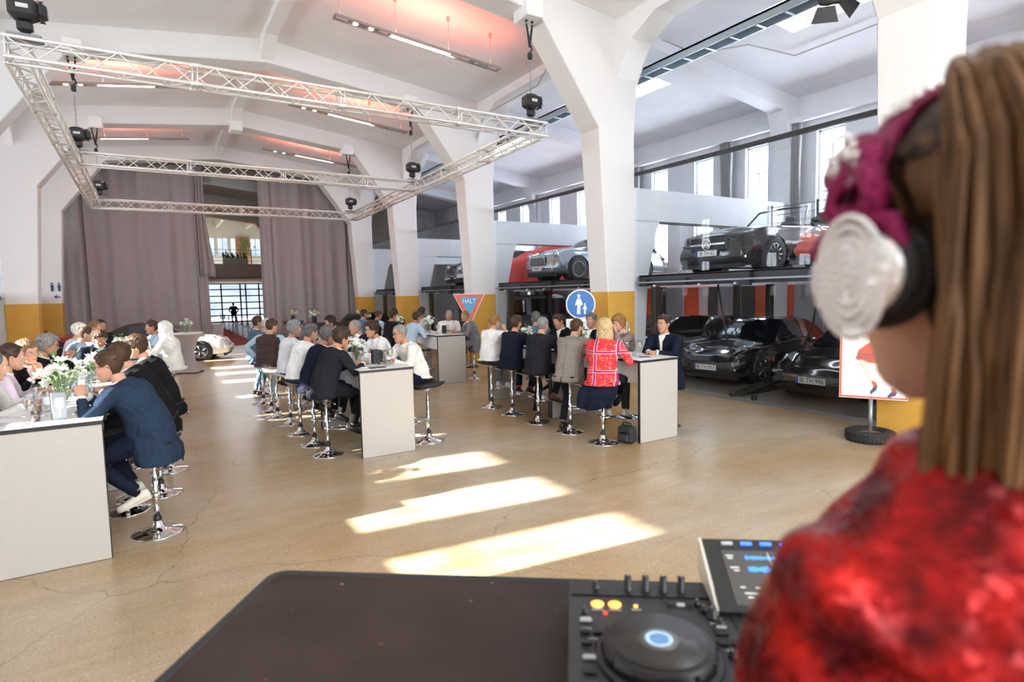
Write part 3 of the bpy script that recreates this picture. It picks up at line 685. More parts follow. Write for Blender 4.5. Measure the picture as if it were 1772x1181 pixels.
# ---------------------------------------------------------------- table ware
PETAL = mat('white_petals', (.86, .86, .78), .6); STEMM = mat('stem_green', (.16, .30, .08), .6); WATER = glassmat('water', (.9, .95, .95), 1.33)
def flower_meshes(seed, n=15, spread=.13, hh=.15):
    rnd = random.Random(seed); fl = B()
    for k in range(6):   # one bloom: six curved petals round a heart
        a = k * pi / 3; r0, r1 = .006, .028; c, s_ = cos(a), sin(a); t = (-s_, c)
        fl.add([(c * r0, s_ * r0, 0), (c * .02 + t[0] * .012, s_ * .02 + t[1] * .012, .012), (c * r1 * 1.2, s_ * r1 * 1.2, .022), (c * .02 - t[0] * .012, s_ * .02 - t[1] * .012, .012)], [(0, 1, 2, 3)])
    fl.ball((0, 0, .01), .012, 6, 4); return fl.mesh('blossom', PETAL)
BLO = flower_meshes(1)
def vase(x, y, z, lab, s=1.0, dark=False, n=16, seed=0):
    g = thing('flower_vase', lab, 'vase', (x, y, z + .001), 0, 'vases of white flowers'); rnd = random.Random(seed + 11)
    B().lathe([(0, 0), (.052 * s, 0), (.056 * s, .02), (.05 * s, .12 * s), (.054 * s, .14 * s), (.051 * s, .14 * s), (.047 * s, .12 * s), (.052 * s, .015), (0, .01)], n=16).build('glass_bowl', CUPGLASS if not dark else BLACKP, g)
    st = B(); pos = []
    for i in range(n):
        a = rnd.uniform(0, 6.28); r = rnd.uniform(.0, .13) * s; h = (rnd.uniform(.19, .30) - r * .35) * s; p = Vector((r * cos(a), r * sin(a), h)); pos.append(p)
        st.tube([(p.x * .15, p.y * .15, .02), (p.x * .5, p.y * .5, .13 * s), p], .0035 * s, 4)
    st.build('stems', STEMM, g, kind='stuff'); lf = B()
    for i in range(26):
        a = rnd.uniform(0, 6.28); r = rnd.uniform(.03, .12) * s; h = rnd.uniform(.14, .33) * s; c = Vector((r * cos(a), r * sin(a), h)); d = Vector((cos(a), sin(a), rnd.uniform(.2, 1.4))).normalized() * .055 * s; t = d.cross(Vector((0, 0, 1))).normalized() * .014 * s
        lf.add([c, c + d * .5 + t, c + d, c + d * .5 - t, c + d * .5 + Vector((0, 0, .006))], [(0, 1, 4), (1, 2, 4), (2, 3, 4), (3, 0, 4)])
    lf.build('leaves', GREEN, g, kind='stuff')
    for i, p in enumerate(pos):
        for q in range(2):
            o = link('blossom', BLO, g); d = (p - Vector((0, 0, .1 * s))).normalized() + Vector((rnd.uniform(-.5, .5), rnd.uniform(-.5, .5), rnd.uniform(-.2, .3)))
            o.location = p + Vector((rnd.uniform(-.02, .02), rnd.uniform(-.02, .02), rnd.uniform(-.03, .01))) * s; o.rotation_euler = d.to_track_quat('Z', 'Y').to_euler(); k = rnd.uniform(.8, 1.35) * s; o.scale = (k, k, k)
WG = B().lathe([(0, .0), (.034, .0), (.034, .003), (.006, .008), (.004, .09), (.012, .10), (.033, .13), (.038, .165), (.032, .21), (.0305, .21), (.0365, .165), (.031, .132), (.0, .104)], n=14).mesh('wine_glass', CUPGLASS)
TB = B().lathe([(0, 0), (.03, 0), (.035, .12), (.033, .12), (.029, .008), (0, .008)], n=14).mesh('tumbler', CUPGLASS)
WINE = mat('pale_wine', (.75, .68, .42), .15, noise=(3, .05)); COLA = mat('cola', (.06, .015, .008), .1)
BOT = B().lathe([(0, 0), (.037, 0), (.038, .02), (.038, .14), (.03, .175), (.014, .21), (.013, .25), (0, .25)], n=14).mesh('bottle', CUPGLASS)
CAPM = B().lathe([(0, .25), (.0155, .248), (.0155, .268), (0, .268)], n=12).mesh('cap', mat('bottle_cap', (.75, .77, .8), .35, metal=.5))
LBLM = B().lathe([(.0385, .06), (.0387, .062), (.0387, .12), (.0385, .122)], n=14).mesh('label', mat('bottle_label', (.75, .8, .85), .5))
def put(kind, x, y, z, lab, drink=None, group=None):
    me = {'wine': WG, 'tumbler': TB, 'bottle': BOT}[kind]; nm = {'wine': 'wine_glass', 'tumbler': 'drinking_glass', 'bottle': 'water_bottle'}[kind]
    g = thing(nm, lab, 'bottle' if kind == 'bottle' else 'glass', (x, y, z + .001), 0, group or {'wine': 'stemmed glasses on the bar tables', 'tumbler': 'tumblers on the bar tables', 'bottle': 'small water bottles on the bar tables'}[kind])
    link('bowl' if kind != 'bottle' else 'body', me, g)
    if kind == 'bottle': link('cap', CAPM, g); link('label', LBLM, g)
    if drink:
        pr = [(0, .106), (.0275, .131), (.034, .155), (0, .155)] if kind == 'wine' else [(0, .009), (.028, .009), (.0315, .08), (0, .08)]
        B().lathe(pr, n=12).build('drink', drink, g)
CARD = mat('dark_menu_box', (.02, .021, .024), .5); SILV = mat('silver_carton', (.24, .26, .29), .45)
def box(x, y, z, lab, m=CARD, s=(.085, .085, .2), rz=.2, house=False):
    g = thing('display_carton', lab, 'box', (x, y, z + .001), rz, 'small cartons on the bar tables')
    B().cbox((0, 0, s[2] / 2), s, .002).build('carton', m, g)
    if m is SILV:
        wm = mat('pale_print', (.72, .74, .76), .5); me = B()
        # printed wine glass on one face
        pts = [(-.026, .17), (-.03, .13), (-.022, .09), (-.004, .07), (-.004, .02), (.004, .02), (.004, .07), (.022, .09), (.03, .13), (.026, .17)]
        me.prism(pts, -s[1] / 2 - .0015, -s[1] / 2 - .0005, 'y'); me.build('printed_glass', wm, g)
        b = B(); b.tube([(s[0] / 2 + .001, -.012, .10), (s[0] / 2 + .001, -.012, .12), (s[0] / 2 + .001, 0, .132), (s[0] / 2 + .001, .012, .12), (s[0] / 2 + .001, .012, .10)], .0015, 4, closed=True); b.build('printed_emblem', wm, g)
def card(x, y, z, lab, rz=0, m=CARD, s=(.11, .21, .006)):
    B().cbox((0, 0, s[2] / 2), s, .0015).build('menu_card', m, label=lab, cat='menu', group='menu cards on the bar tables', loc=(x, y, z + .001), rz=rz)
def plate(x, y, z, lab):
    B().lathe([(0, .003), (.07, .003), (.105, .016), (.108, .019), (.07, .008), (0, .008)], n=24).build('plate', mat('porcelain', (.8, .8, .79), .25), label=lab, cat='plate', group='plates on the bar tables', loc=(x, y, z + .001))
def cutlery(x, y, z, lab, rz):
    B().tube([(0, -.1, .004), (0, .02, .006), (0, .06, .006), (0, .1, .004)], [(.004, .003), (.004, .003), (.009, .003), (.007, .002)], 6).build('knife', CHROME, label=lab, cat='cutlery', group='cutlery on the bar tables', loc=(x, y, z + .001), rz=rz)
T = 1.10
# left table
vase(-.72, 6.62, T, 'big bouquet of white flowers in glass near the dark blue suited man', 1.35, n=24, seed=1)
vase(-.62, 8.35, T, 'bouquet of white flowers deeper on the left table', 1.1, n=16, seed=2)
box(-.66, 5.72, T, 'silver grey carton with a printed wine glass near the front edge of the left table', SILV, (.09, .09, .205), .25)
box(-.60, 6.95, T, 'silver grey carton behind the bouquet on the left table', SILV, (.10, .09, .205), -.1)
put('wine', -.56, 6.05, T, 'clear stemmed glass beside the front silver carton'); put('wine', -.50, 6.35, T, 'clear stemmed glass left of the big bouquet near the suited man')
put('wine', -.52, 6.75, T, 'empty stemmed glass right before the rear silver carton'); put('wine', -.88, 6.4, T, 'stemmed glass left of the big bouquet')
put('wine', -.62, 6.3, T, 'stemmed glass directly in front of the big bouquet'); put('tumbler', -.80, 5.70, T, 'tumbler half full of dark cola on the left table', COLA)
put('wine', -.82, 5.62, T, 'stemmed glass in front of the cola tumbler'); put('tumbler', -.84, 6.1, T, 'tumbler with orange slices behind the front silver carton', mat('orange_drink', (.85, .3, .12), .3))
put('bottle', -.78, 6.18, T, 'clear water bottle left of the big bouquet'); put('bottle', -.66, 7.1, T, 'clear water bottle behind the big bouquet'); put('bottle', -.60, 7.3, T, 'clear water bottle beside the rear silver carton'); put('bottle', -.50, 8.5, T, 'clear water bottle beside the deeper bouquet')
card(-.98, 5.68, T, 'pale blue menu card at the near left table edge', .9, mat('pale_blue_card', (.42, .47, .53), .5), (.12, .24, .005)); card(-.47, 5.95, T, 'dark menu card beside the suited man\'s elbow', 1.3); card(-.52, 6.95 + .35, T, 'dark menu card beyond the rear silver carton', 1.2)
cutlery(-.85, 5.95, T, 'knife lying left of the front silver carton', 1.2); cutlery(-.98, 6.0, T, 'knife lying near the left sitter\'s sleeve', 1.1); cutlery(-.5, 5.82, T, 'knife lying right of the front silver carton', 1.35); cutlery(-.45, 6.5, T, 'knife lying beside the suited man\'s hand', 1.3)
# middle table
vase(2.42, 8.15, T, 'round bouquet of white flowers on the middle table', 1.25, n=22, seed=3)
box(2.50, 7.55, T, 'black carton in front of the bouquet on the middle table', CARD, (.09, .09, .20), .1); box(2.66, 7.85, T, 'black carton right of the bouquet on the middle table', CARD, (.07, .07, .16), 0)
for i, (x, y, l) in enumerate(((2.56, 7.32, 'stemmed glass right of the front black carton, near the table edge'), (2.66, 7.42, 'taller stemmed glass behind the edge glass of the middle table'), (2.36, 7.72, 'stemmed glass left of the front black carton'), (2.72, 7.6, 'stemmed glass near the grey haired man in white'), (2.40, 9.0, 'stemmed glass deep on the middle table'))): put('wine', x, y, T, l, WINE if i == 1 else None)
put('bottle', 2.66, 7.52, T, 'water bottle between the glasses of the middle table'); put('bottle', 2.5, 7.95, T, 'water bottle in front of the bouquet of the middle table'); put('bottle', 2.45, 9.4, T, 'water bottle deep on the middle table')
card(2.40, 7.2, T, 'black menu card at the near end of the middle table', 1.5); plate(2.38, 7.45, T, 'white plate by the dark suited man\'s sleeve'); cutlery(2.3, 7.3, T, 'knife beside the white plate', 1.4)
vase(2.45, 10.2, T, 'small bouquet far along the middle table', .9, n=12, seed=4)
# right table
vase(5.66, 7.2, T, 'bouquet of white flowers between the plaid blazer and the blonde woman', 1.2, n=18, seed=5); vase(5.66, 8.7, T, 'small bouquet near the man with hand at his chin', 1.0, n=12, seed=6)
box(5.80, 6.78, T, 'black carton in front of the short haired woman', CARD, (.08, .08, .17), .1)
for x, y, l, d in ((5.80, 6.05, 'stemmed glass with pale wine beside the dark suited man', WINE), (5.72, 6.2, 'stemmed glass left of the wine glass at the right table', None), (5.80, 6.42, 'stemmed glass in front of the black carton at the right table', None), (5.62, 6.9, 'stemmed glass before the bouquet of the right table', None), (5.84, 7.4, 'stemmed glass behind the bouquet of the right table', None)): put('wine', x, y, T, l, d)
put('tumbler', 5.66, 6.0, T, 'low tumbler near the corner of the right table'); put('tumbler', 5.70, 6.5, T, 'tumbler beside the black carton at the right table'); put('bottle', 5.74, 6.62, T, 'water bottle beside the black carton at the right table')
card(5.7, 5.85, T, 'black menu card at the near corner of the right table', 1.2, s=(.09, .16, .006))
# back table
vase(5.70, 13.2, T, 'bouquet in black pots on the back table', 1.4, n=24, seed=7); vase(5.70, 15.3, T, 'bouquet on the farthest part of the back table', 1.4, n=22, seed=8); box(5.86, 12.6, T, 'black carton on the back table near the seated man in white', CARD, (.08, .08, .19), .1)
for x, y, l in ((5.66, 12.5, 'stemmed glass left of the black carton on the back table'), (5.95, 12.6, 'stemmed glass right of the black carton on the back table'), (5.75, 12.8, 'stemmed glass behind the black carton on the back table')): put('wine', x, y, T, l)
plate(5.8, 12.3, T, 'white plate at the near end of the back table')
# back left and cocktail tables
vase(.80, 18.6, 1.116, 'bouquet in a glass on the pale grey cocktail table', 1.3, n=14, seed=9); vase(4.75, 24.2, 1.116, 'flowers on the left dark cocktail table', 1.4, n=12, dark=True, seed=10); vase(4.95, 21.6, 1.116, 'flowers on the right dark cocktail table', 1.6, n=14, dark=True, seed=12); vase(6.15, 19.6, 1.116, 'flowers on the cocktail table before the black convertible', 1.6, n=14, seed=13); vase(-.45, 12.2, T, 'tall lily in a vase on the back left table', 1.1, n=6, seed=14)
# free standing stools and sitters' stools are placed with the people
# camera bag and black things on the floor
g = thing('camera_bag', 'small black bag standing on the floor against the right table', 'bag', (5.26, 5.72, 0), .2)
B().cbox((0, 0, .12), (.14, .24, .22), .03).build('body', RUBBER, g); B().cbox((-.085, 0, .09), (.05, .17, .12), .02).build('pocket', BLACKP, g); B().tube([(0, -.08, .22), (0, -.06, .27), (0, .06, .27), (0, .08, .22)], .01, 6).build('handle', BLACKP, g)
# ================================================================ SIGNS
SB_ = mat('sign_blue', (.03, .17, .48), .4); SW_ = mat('sign_white', (.85, .85, .84), .4); SR_ = mat('sign_red', (.72, .13, .07), .4); SBL2 = mat('sign_mid_blue', (.08, .35, .62), .4)
def disc(b, r, y0, y1, n=40, cx=0, cz=0): b.prism([(cx + r * cos(2 * pi * i / n), cz + r * sin(2 * pi * i / n)) for i in range(n)], y0, y1)
yaw = atan2(-7.45, 9.45) * 0 - .55
g = thing('road_sign', 'round blue pedestrian sign with a man and child, before the pier', 'sign', (7.45, 9.45, 0), -.62)
b = B(); disc(b, .30, -.006, .006, cz=1.76); b.build('white_rim', SW_, g); b = B(); disc(b, .275, -.010, -.006, cz=1.76); b.build('blue_disc', SB_, g)
def fig(b, s, cx, cz, y):
    P = lambda pts: b.prism([(cx + x * s, cz + z * s) for x, z in pts], y - .003, y)
    disc(b, .03 * s, y - .003, y, 14, cx, cz + .17 * s)
    P([(-.045, .195), (.045, .195), (.045, .205), (.02, .21), (.015, .235), (-.015, .235), (-.02, .21), (-.045, .205)])
    P([(-.04, .13), (.04, .13), (.055, .0), (.035, -.03), (-.035, -.03), (-.05, .0)]); P([(-.04, .13), (-.045, .0), (-.075, -.02), (-.085, 0)]); P([(.04, .13), (.085, .0), (.07, -.02), (.045, 0)])
    P([(-.035, -.03), (-.003, -.03), (-.008, -.21), (-.045, -.21)]); P([(.003, -.03), (.035, -.03), (.03, -.21), (.0, -.21)])
b = B(); fig(b, .92, -.035, 1.75, -.010); b.build('man_figure', SW_, g); b = B(); fig(b, .50, .085, 1.66, -.010); b.build('child_figure', SW_, g)
B().tube([(0, .02, .02), (0, .02, 1.9)], .02, 10).build('post', GREYSTEEL, g); B().lathe([(0, 0), (.2, 0), (.2, .03), (.03, .05), (0, .05)], (0, .02, 0), 18).build('foot', RUBBER, g)
g = thing('road_sign', 'triangular red and blue sign reading HALT, point down, before the second pier', 'sign', (7.45, 14.35, 0), -.48)
def tri(b, k, y0, y1, cz=1.72): b.prism([(-.41 * k, cz + .29 * k), (.41 * k, cz + .29 * k), (0, cz - .55 * k)][::-1], y0, y1)
b = B(); tri(b, 1.06, -.004, .006); b.build('white_rim', SW_, g); b = B(); tri(b, 1.0, -.008, -.004); b.build('red_triangle', SR_, g); b = B(); tri(b, .62, -.012, -.008, 1.75); b.build('blue_triangle', SBL2, g)
text_on('HALT', .17, Matrix.Translation((0, -.014, 1.82)) @ Matrix.Rotation(pi / 2, 4, 'X'), SW_, g, sx=.85)
B().tube([(0, .02, .02), (0, .02, 1.9)], .02, 10).build('post', GREYSTEEL, g); B().lathe([(0, 0), (.2, 0), (.2, .03), (.03, .05), (0, .05)], (0, .02, 0), 18).build('foot', RUBBER, g)
# poster stand on a tyre
g = thing('poster_stand', 'white poster of dancing legs on a pole set in a tyre, beside the glass screen', 'poster stand', (7.86, 3.95, 0), 0)
rz = atan2(-.80, .42); PM = Matrix.Translation((0, 0, 0)) @ Matrix.Rotation(rz, 4, 'Z')
def pb(b): b.v = [tuple(PM @ Vector(p)) for p in b.v]; return b
pb(B().mm((-.38, -.012, .55), (.38, .004, 1.64))).build('board', SW_, g)
b = B()
for q in ((-.375, -.355), (.355, .375)): b.mm((q[0], -.016, .56), (q[1], -.012, 1.63))
for q in ((.56, .58), (1.61, 1.63)): b.mm((-.375, -.016, q[0]), (.375, -.012, q[1]))
pb(b).build('red_border', SR_, g)
SK = mat('pale_print_skin', (.78, .66, .56), .6); DSH = mat('print_shoe', (.08, .10, .18), .5)
def pp(pts, m, nm, y=-.0165): pb(B().prism([(x, z) for x, z in pts], y - .0008, y + .001)).build(nm, m, g)
pp([(-.17, 1.18), (.0, 1.32), (.22, 1.16), (.27, 1.02), (.12, 1.0), (-.05, 1.02), (-.20, 1.06)], SR_, 'printed_skirt')
for k in (0, 1): pp([(-.19 + k * .01, 1.085 + k * .035), (.25, 1.04 + k * .045), (.25, 1.052 + k * .045), (-.19 + k * .01, 1.097 + k * .035)], SB_ if False else DSH, 'printed_stripe', -.0175)
pp([(-.16, 1.06), (-.08, 1.04), (.0, .82), (.02, .76), (-.015, .755), (-.07, .85)], SK, 'printed_leg'); pp([(.10, 1.03), (.2, 1.03), (.235, .75), (.24, .66), (.205, .66), (.17, .78)], SK, 'printed_leg')
pp([(-.02, .79), (.03, .77), (.05, .72), (.01, .70)], SR_, 'printed_sock', -.0175); pp([(.20, .70), (.25, .70), (.25, .64), (.205, .64)], SR_, 'printed_sock', -.0175)
pp([(.01, .71), (.05, .73), (.04, .67), (-.02, .61), (-.03, .64)], DSH, 'printed_shoe', -.018); pp([(.2, .65), (.26, .66), (.25, .61), (.17, .575), (.16, .6)], DSH, 'printed_shoe', -.018)
pp([(-.14, 1.22), (-.10, 1.25), (-.02, 1.45), (-.06, 1.5), (-.12, 1.36)], SK, 'printed_arm'); pp([(-.04, 1.3), (.1, 1.3), (.12, 1.5), (-.06, 1.5)], mat('print_black', (.05, .05, .06), .6), 'printed_bodice')
B().tube([(0, .02, .05), (0, .02, .56)], .025, 12).build('pole', GREYSTEEL, g)
ty = B().lathe([(.13, .03), (.20, .0), (.27, .015), (.285, .05), (.285, .10), (.27, .135), (.20, .15), (.165, .13), (.15, .10), (.15, .05), (.13, .03)], (0, .02, 0), 40); ty.build('tyre', RUBBER, g)
t2 = B()
for i in range(40): a = 2 * pi * i / 40; t2.box((.286 * cos(a), .02 + .286 * sin(a), .075), (.006, .03, .09), rz=a)
t2.build('tread_blocks', RUBBER, g, kind='stuff')
B().lathe([(0, .02), (.16, .02), (.16, .10), (0, .12)], (0, .02, 0), 24).build('filling', mat('brown_fill', (.3, .15, .07), .8), g)
# pictograms and arrow painted on the far left pier, door handles
PIC = mat('dark_blue_paint', (.04, .07, .16), .5)
g = thing('restroom_marking', 'dark restroom figures and arrow painted on the far left white pier', 'marking', (-2.95, 26.49, 2.55))
for dx in (0, .2):
    b = B(); disc(b, .035, -.006, 0, 12, dx, .16); b.prism([(dx - .05, .11), (dx + .05, .11), (dx + .035, -.12), (dx - .035, -.12)], -.006, 0); b.build('figure', PIC, g)
b = B(); b.prism([(.02, -.32), (.12, -.24), (.12, -.40)], -.006, 0); b.prism([(.12, -.30), (.22, -.30), (.22, -.34), (.12, -.34)], -.006, 0); b.build('arrow', PIC, g)
for (x, y, z) in ((8.6, 9.34, 1.15), (8.6, 15.29, 1.15), (8.6, 21.19, 1.15)):
    g = thing('pull_handle', 'bright steel pull handle on the ' + {9: 'nearest ochre pier beyond the right table', 15: 'ochre pier behind the grey blazer man', 21: 'third ochre pier by the off-roader'}[int(y)], 'handle', (x, y, z))
    B().cbox((0, -.015, 0), (.05, .03, .42), .01).build('plate', ALU, g); B().tube([(0, -.02, -.15), (0, -.07, -.13), (0, -.07, .13), (0, -.02, .15)], .012, 8).build('grip', CHROME, g)
# carpet, stanchions
REDC = mat('red_carpet', (.62, .06, .045), .9, noise=(40, .1))
B().prism([(2.0, 27.3), (4.0, 28.6), (4.45, 53), (2.45, 53)], .001, .012, 'z').build('red_carpet', REDC, label='long red carpet leading to the far gates', cat='carpet')
for i, y in enumerate((30.5, 33, 35.5, 38, 40.5, 43, 46, 49)):
    x = 4.18 + (y - 30) * .014
    g = thing('stanchion', 'slim brass stanchion %s along the red carpet' % ['closest to the curtain', 'second', 'third', 'fourth', 'fifth', 'sixth', 'seventh', 'last before the gates'][i], 'stanchion', (x, y, 0), group='stanchions by the red carpet')
    B().lathe([(0, 0), (.16, 0), (.16, .015), (.03, .03), (.022, .05), (.022, .92), (.035, .94), (.03, .99), (0, 1.0)], n=14).build('post', mat('dull_brass', (.45, .30, .16), .35, metal=.8), g)
    if i < 7:
        dy = 2.5 if i < 5 else 3
        B().tube([(0 + .035 * k / 8 * dy / 2.5, dy * k / 8, .9 - .38 * (1 - (k / 4 - 1) ** 2)) for k in range(9)], .018, 6).build('rope', mat('dark_rope', (.12, .03, .03), .8), g)
# slanted white floor sign by the carpet
g = thing('floor_sign', 'leaning white board beside the start of the red carpet', 'sign', (2.55, 30.0, 0.013), .3)
B().box((0, 0, .45), (.5, .03, .9), M=Matrix.Rotation(.3, 3, 'X')).build('board', SW_, g); B().box((0, .3, .35), (.04, .02, .75), M=Matrix.Rotation(-.35, 3, 'X')).build('prop', ALU, g)
# white notice board behind the right table
g = thing('notice_easel', 'small white framed notice behind the right table, under the blue sign', 'notice', (7.05, 9.0, 0), -.6)
B().cbox((0, 0, 1.18), (.5, .03, .62), .01).build('frame', SW_, g); B().cbox((0, -.017, 1.18), (.42, .004, .52), .001).build('sheet', mat('grey_sheet', (.6, .62, .62), .5, noise=(14, .3)), g); B().tube([(0, .02, .02), (0, .02, .9)], .02, 8).build('post', GREYSTEEL, g); B().lathe([(0, 0), (.17, 0), (.17, .02), (0, .03)], (0, .02, 0), 16).build('foot', RUBBER, g)
# planter basket by the left edge
g = thing('side_counter', 'dark side counter at the left picture edge', 'counter', (-2.45, 11.6, 0)); B().cbox((0, 0, .52), (.9, .5, 1.04), .02).build('cabinet', mat('counter_dark', (.08, .08, .09), .5), g); B().cbox((0, 0, 1.055), (1.0, .6, .03), .01).build('counter_top', TOPW, g)
for i in range(5):
    B().cbox((0, 0, .1), (.05, .18, .2), .004).build('folder', mat('folder_%d' % (i % 3), ((.35, .14, .06), (.12, .2, .1), (.5, .45, .38))[i % 3], .7), label=['rust brown', 'dark green', 'pale', 'second rust brown', 'second green'][i] + ' upright folder on the side counter', cat='folder', group='folders on the side counter', loc=(-2.2 + i * .07, 11.6, 1.071))
# ================================================================ CARS
def paint(name, col, metal=.0, rough=.22): return mat(name, col, rough, metal=metal, coat=1.0)
CGLASS = mat('car_glass', (.012, .015, .018), .04, spec=.8, coat=.6); LAMPG = mat('head_lamp', (.62, .64, .66), .08, metal=.6, coat=1)
TYRE = mat('tyre_rubber', (.018, .018, .019), .65); RIM = mat('alloy_rim', (.55, .56, .58), .22, metal=.9); DARKT = mat('dark_trim', (.012, .012, .013), .5)
LEATH = mat('seat_leather', (.10, .09, .09), .5); PLW = mat('plate_white', (.82, .83, .82), .4); PLB = mat('plate_blue', (.02, .09, .45), .4); PLK = mat('plate_black', (.01, .01, .01), .5)
AMB = mat('amber_lens', (.8, .3, .05), .2, coat=1)
def interp(tab, x):
    if x <= tab[0][0]: return tab[0][1]
    for (a, u), (b_, v) in zip(tab[:-1], tab[1:]):
        if x <= b_: t = (x - a) / (b_ - a); t = t * t * (3 - 2 * t); return u + (v - u) * t
    return tab[-1][1]
_wh = {}
def wheel_mesh(r, kind):
    if (r, kind) in _wh: return _wh[(r, kind)]
    b = B(); wd = .11; ri = r * .68
    b.lathe([(ri, -wd + .01), (r * .93, -wd), (r, -wd * .7), (r, wd * .7), (r * .93, wd), (ri, wd - .01)], n=28); b.lathe([(0, .0), (ri, .0), (ri, -wd), (0, -wd)], n=20)
    t = b.mesh('tyre', TYRE); b = B()
    b.lathe([(ri, wd - .015), (ri * .93, wd - .005), (ri * .88, wd - .03), (ri * .88, wd * .3)], n=28); b.lathe([(0, wd - .02), (.035, wd - .02), (.05, wd - .045), (.05, 0)], n=12)
    n = {'five': 5, 'ten': 10, 'wire': 22, 'disc': 12}[kind]
    for i in range(n):
        a = 2 * pi * i / n; w_ = {'five': .045, 'ten': .02, 'wire': .005, 'disc': .03}[kind]
        b.tube([(.03 * cos(a), .03 * sin(a), wd - .04), (ri * .5 * cos(a), ri * .5 * sin(a), wd - .02), (ri * .92 * cos(a), ri * .92 * sin(a), wd - .02)], [(w_, .012), (w_ * .8, .01), (w_, .012)], 6)
    _wh[(r, kind)] = (t, b.mesh('rim', RIM)); return _wh[(r, kind)]
def car(name, label, loc, rz, P, body, cab=None, plate=None, cat='car'):
    """local frame: nose at x=0, tail at x=L, ground z=0"""
    g = thing(name, label, cat, loc, rz); L, w, r = P['L'], P['w'], P['r']; xf, xr = P['xf'], P['xr']; zb = P.get('zb', .2)
    deck, sh = P['deck'], P['sh']; wid = P.get('wid', [(0, .80), (.25, .93), (.8, 1), (L - .9, 1), (L - .25, .93), (L, .8)])
    ns = 76; rings = []; xs = []
    for i in range(ns + 1):
        t = i / ns; x = L * t; xs.append(x)
    K = 9
    def half(x):
        W = w * interp(wid, x); zd = interp(deck, x); zs = interp(sh, x); e = min(x, L - x); zlo = zb + (.03 * (1 - min(1, e / .35)) ** 2); out = [(0, zlo), (.55 * W, zlo), (.92 * W, zlo)]
        for k in range(K):
            u = k / (K - 1); z = zlo + .04 + (zs - .07 - zlo - .04) * u; out.append((W * (1 - .05 * (2 * u - .9) ** 2 - .05 * u ** 3), z))
        out += [(W * .90, zs - .015), (W * .80, zs), (W * .66, zs * .55 + zd * .45), (W * .48, zd), (W * .25, zd + .012), (0, zd + .015)]
        return out
    G = []
    for x in xs:
        h_ = half(x); G.append([Vector((x, -y, z)) for y, z in h_] + [Vector((x, y, z)) for y, z in h_[-2:0:-1]])
    n = len(G[0]); ra = r * 1.16; drop = set()
    for ri in G:
        for p in ri:
            for xc in (xf, xr):
                d = Vector((p.x - xc, p.z - r)); dl = d.length
                if abs(p.y) > w * .5 and p.z < interp(sh, p.x) - .03 and abs(dl - ra) < .045 and dl > 1e-4:
                    q = d * (ra / dl); p.x = xc + q.x; p.z = max(r + q.y, .12)
    b = B(); vs = [p for ri in G for p in ri]; fs = []
    for i in range(ns):
        for j in range(n):
            j2 = (j + 1) % n; q = (i * n + j, i * n + j2, (i + 1) * n + j2, (i + 1) * n + j); c = sum((vs[k] for k in q), Vector()) / 4
            if abs(c.y) > w * .55 and any((c.x - xc) ** 2 + (c.z - r) ** 2 < (ra - .005) ** 2 for xc in (xf, xr)): continue
            fs.append(q)
    b.add(vs, fs + [tuple(range(n)), tuple(range(ns * n + n - 1, ns * n - 1, -1))], True)
    b.build('body_shell', body, g)
    for xc in (xf, xr):     # wheel wells and wheels
        for s in (-1, 1):
            M = Matrix.Rotation(-s * pi / 2, 3, 'X')
            B().lathe([(ra * 1.0, .0), (ra * 1.0, -.30), (0, -.30)], (xc, s * (w * .955), r), 24, M).build('wheel_well', DARKT, g)
            tm, rm = wheel_mesh(r, P.get('rim', 'five')); o = link('wheel', tm, g); o.matrix_local = Matrix.Translation((xc, s * (w - .12), r)) @ M.to_4x4(); link('rim', rm, o)
    # greenhouse
    if cab:
        xa, xw, xb_, xe, zt = cab['x']      # windscreen base, roof front, roof rear, glass end, roof height
        wt, wb_ = cab.get('wt', .66) * w, cab.get('wb', .86) * w; rr = []; stn = 30
        for i in range(stn + 1):
            x = xa + (xe - xa) * i / stn; base = interp(deck, x) * .4 + interp(sh, x) * .6 - .02; bd = interp(deck, x) + .0
            if x < xw: k = sin((x - xa) / (xw - xa) * pi / 2) ** .9
            elif x > xb_: k = cos((x - xb_) / (xe - xb_) * pi / 2) ** cab.get('pw', .8)
            else: k = 1
            ztop = bd + (zt - bd) * max(k, 0) * (1 - .012 * ((x - xw) / max(.1, xb_ - xw) - .4) ** 2); kk = max(0, (ztop - base) / (zt - base))
            WT = wb_ + (wt - wb_) * kk * .9
            rr.append([(x, s_ * y, z) for s_, y, z in ((-1, wb_, base), (-1, wb_ * .97, base + (ztop - base) * .15), (-1, WT * 1.03, base + (ztop - base) * .80), (-1, WT * .97, base + (ztop - base) * .93), (-1, WT * .75, ztop - .008 * kk), (-1, WT * .3, ztop), (1, WT * .3, ztop), (1, WT * .75, ztop - .008 * kk), (1, WT * .97, base + (ztop - base) * .93), (1, WT * 1.03, base + (ztop - base) * .80), (1, wb_ * .97, base + (ztop - base) * .15), (1, wb_, base))])
        gl = B(); rf = B(); m = len(rr[0]); roofm = cab.get('roof', body)
        for i in range(stn):
            x = xa + (xe - xa) * (i + .5) / stn
            for j in range(m - 1):
                q = [rr[i][j], rr[i + 1][j], rr[i + 1][j + 1], rr[i][j + 1]]; side = j in (0, 1, m - 3, m - 2); edge = j in (2, 3, m - 5, m - 4)
                solid = (not side and xw - .03 <= x <= xb_ + cab.get('rs', .0)) or edge or (side and any(abs(x - p_) < .07 for p_ in cab.get('pil', ()))) or cab.get('soft')and x > xw + .0 and (not side or x > cab['soft'])
                (rf if solid else gl).add(q, [(0, 1, 2, 3)], True)
        gl.build('windows', CGLASS, g); rf.build('roof', roofm, g)
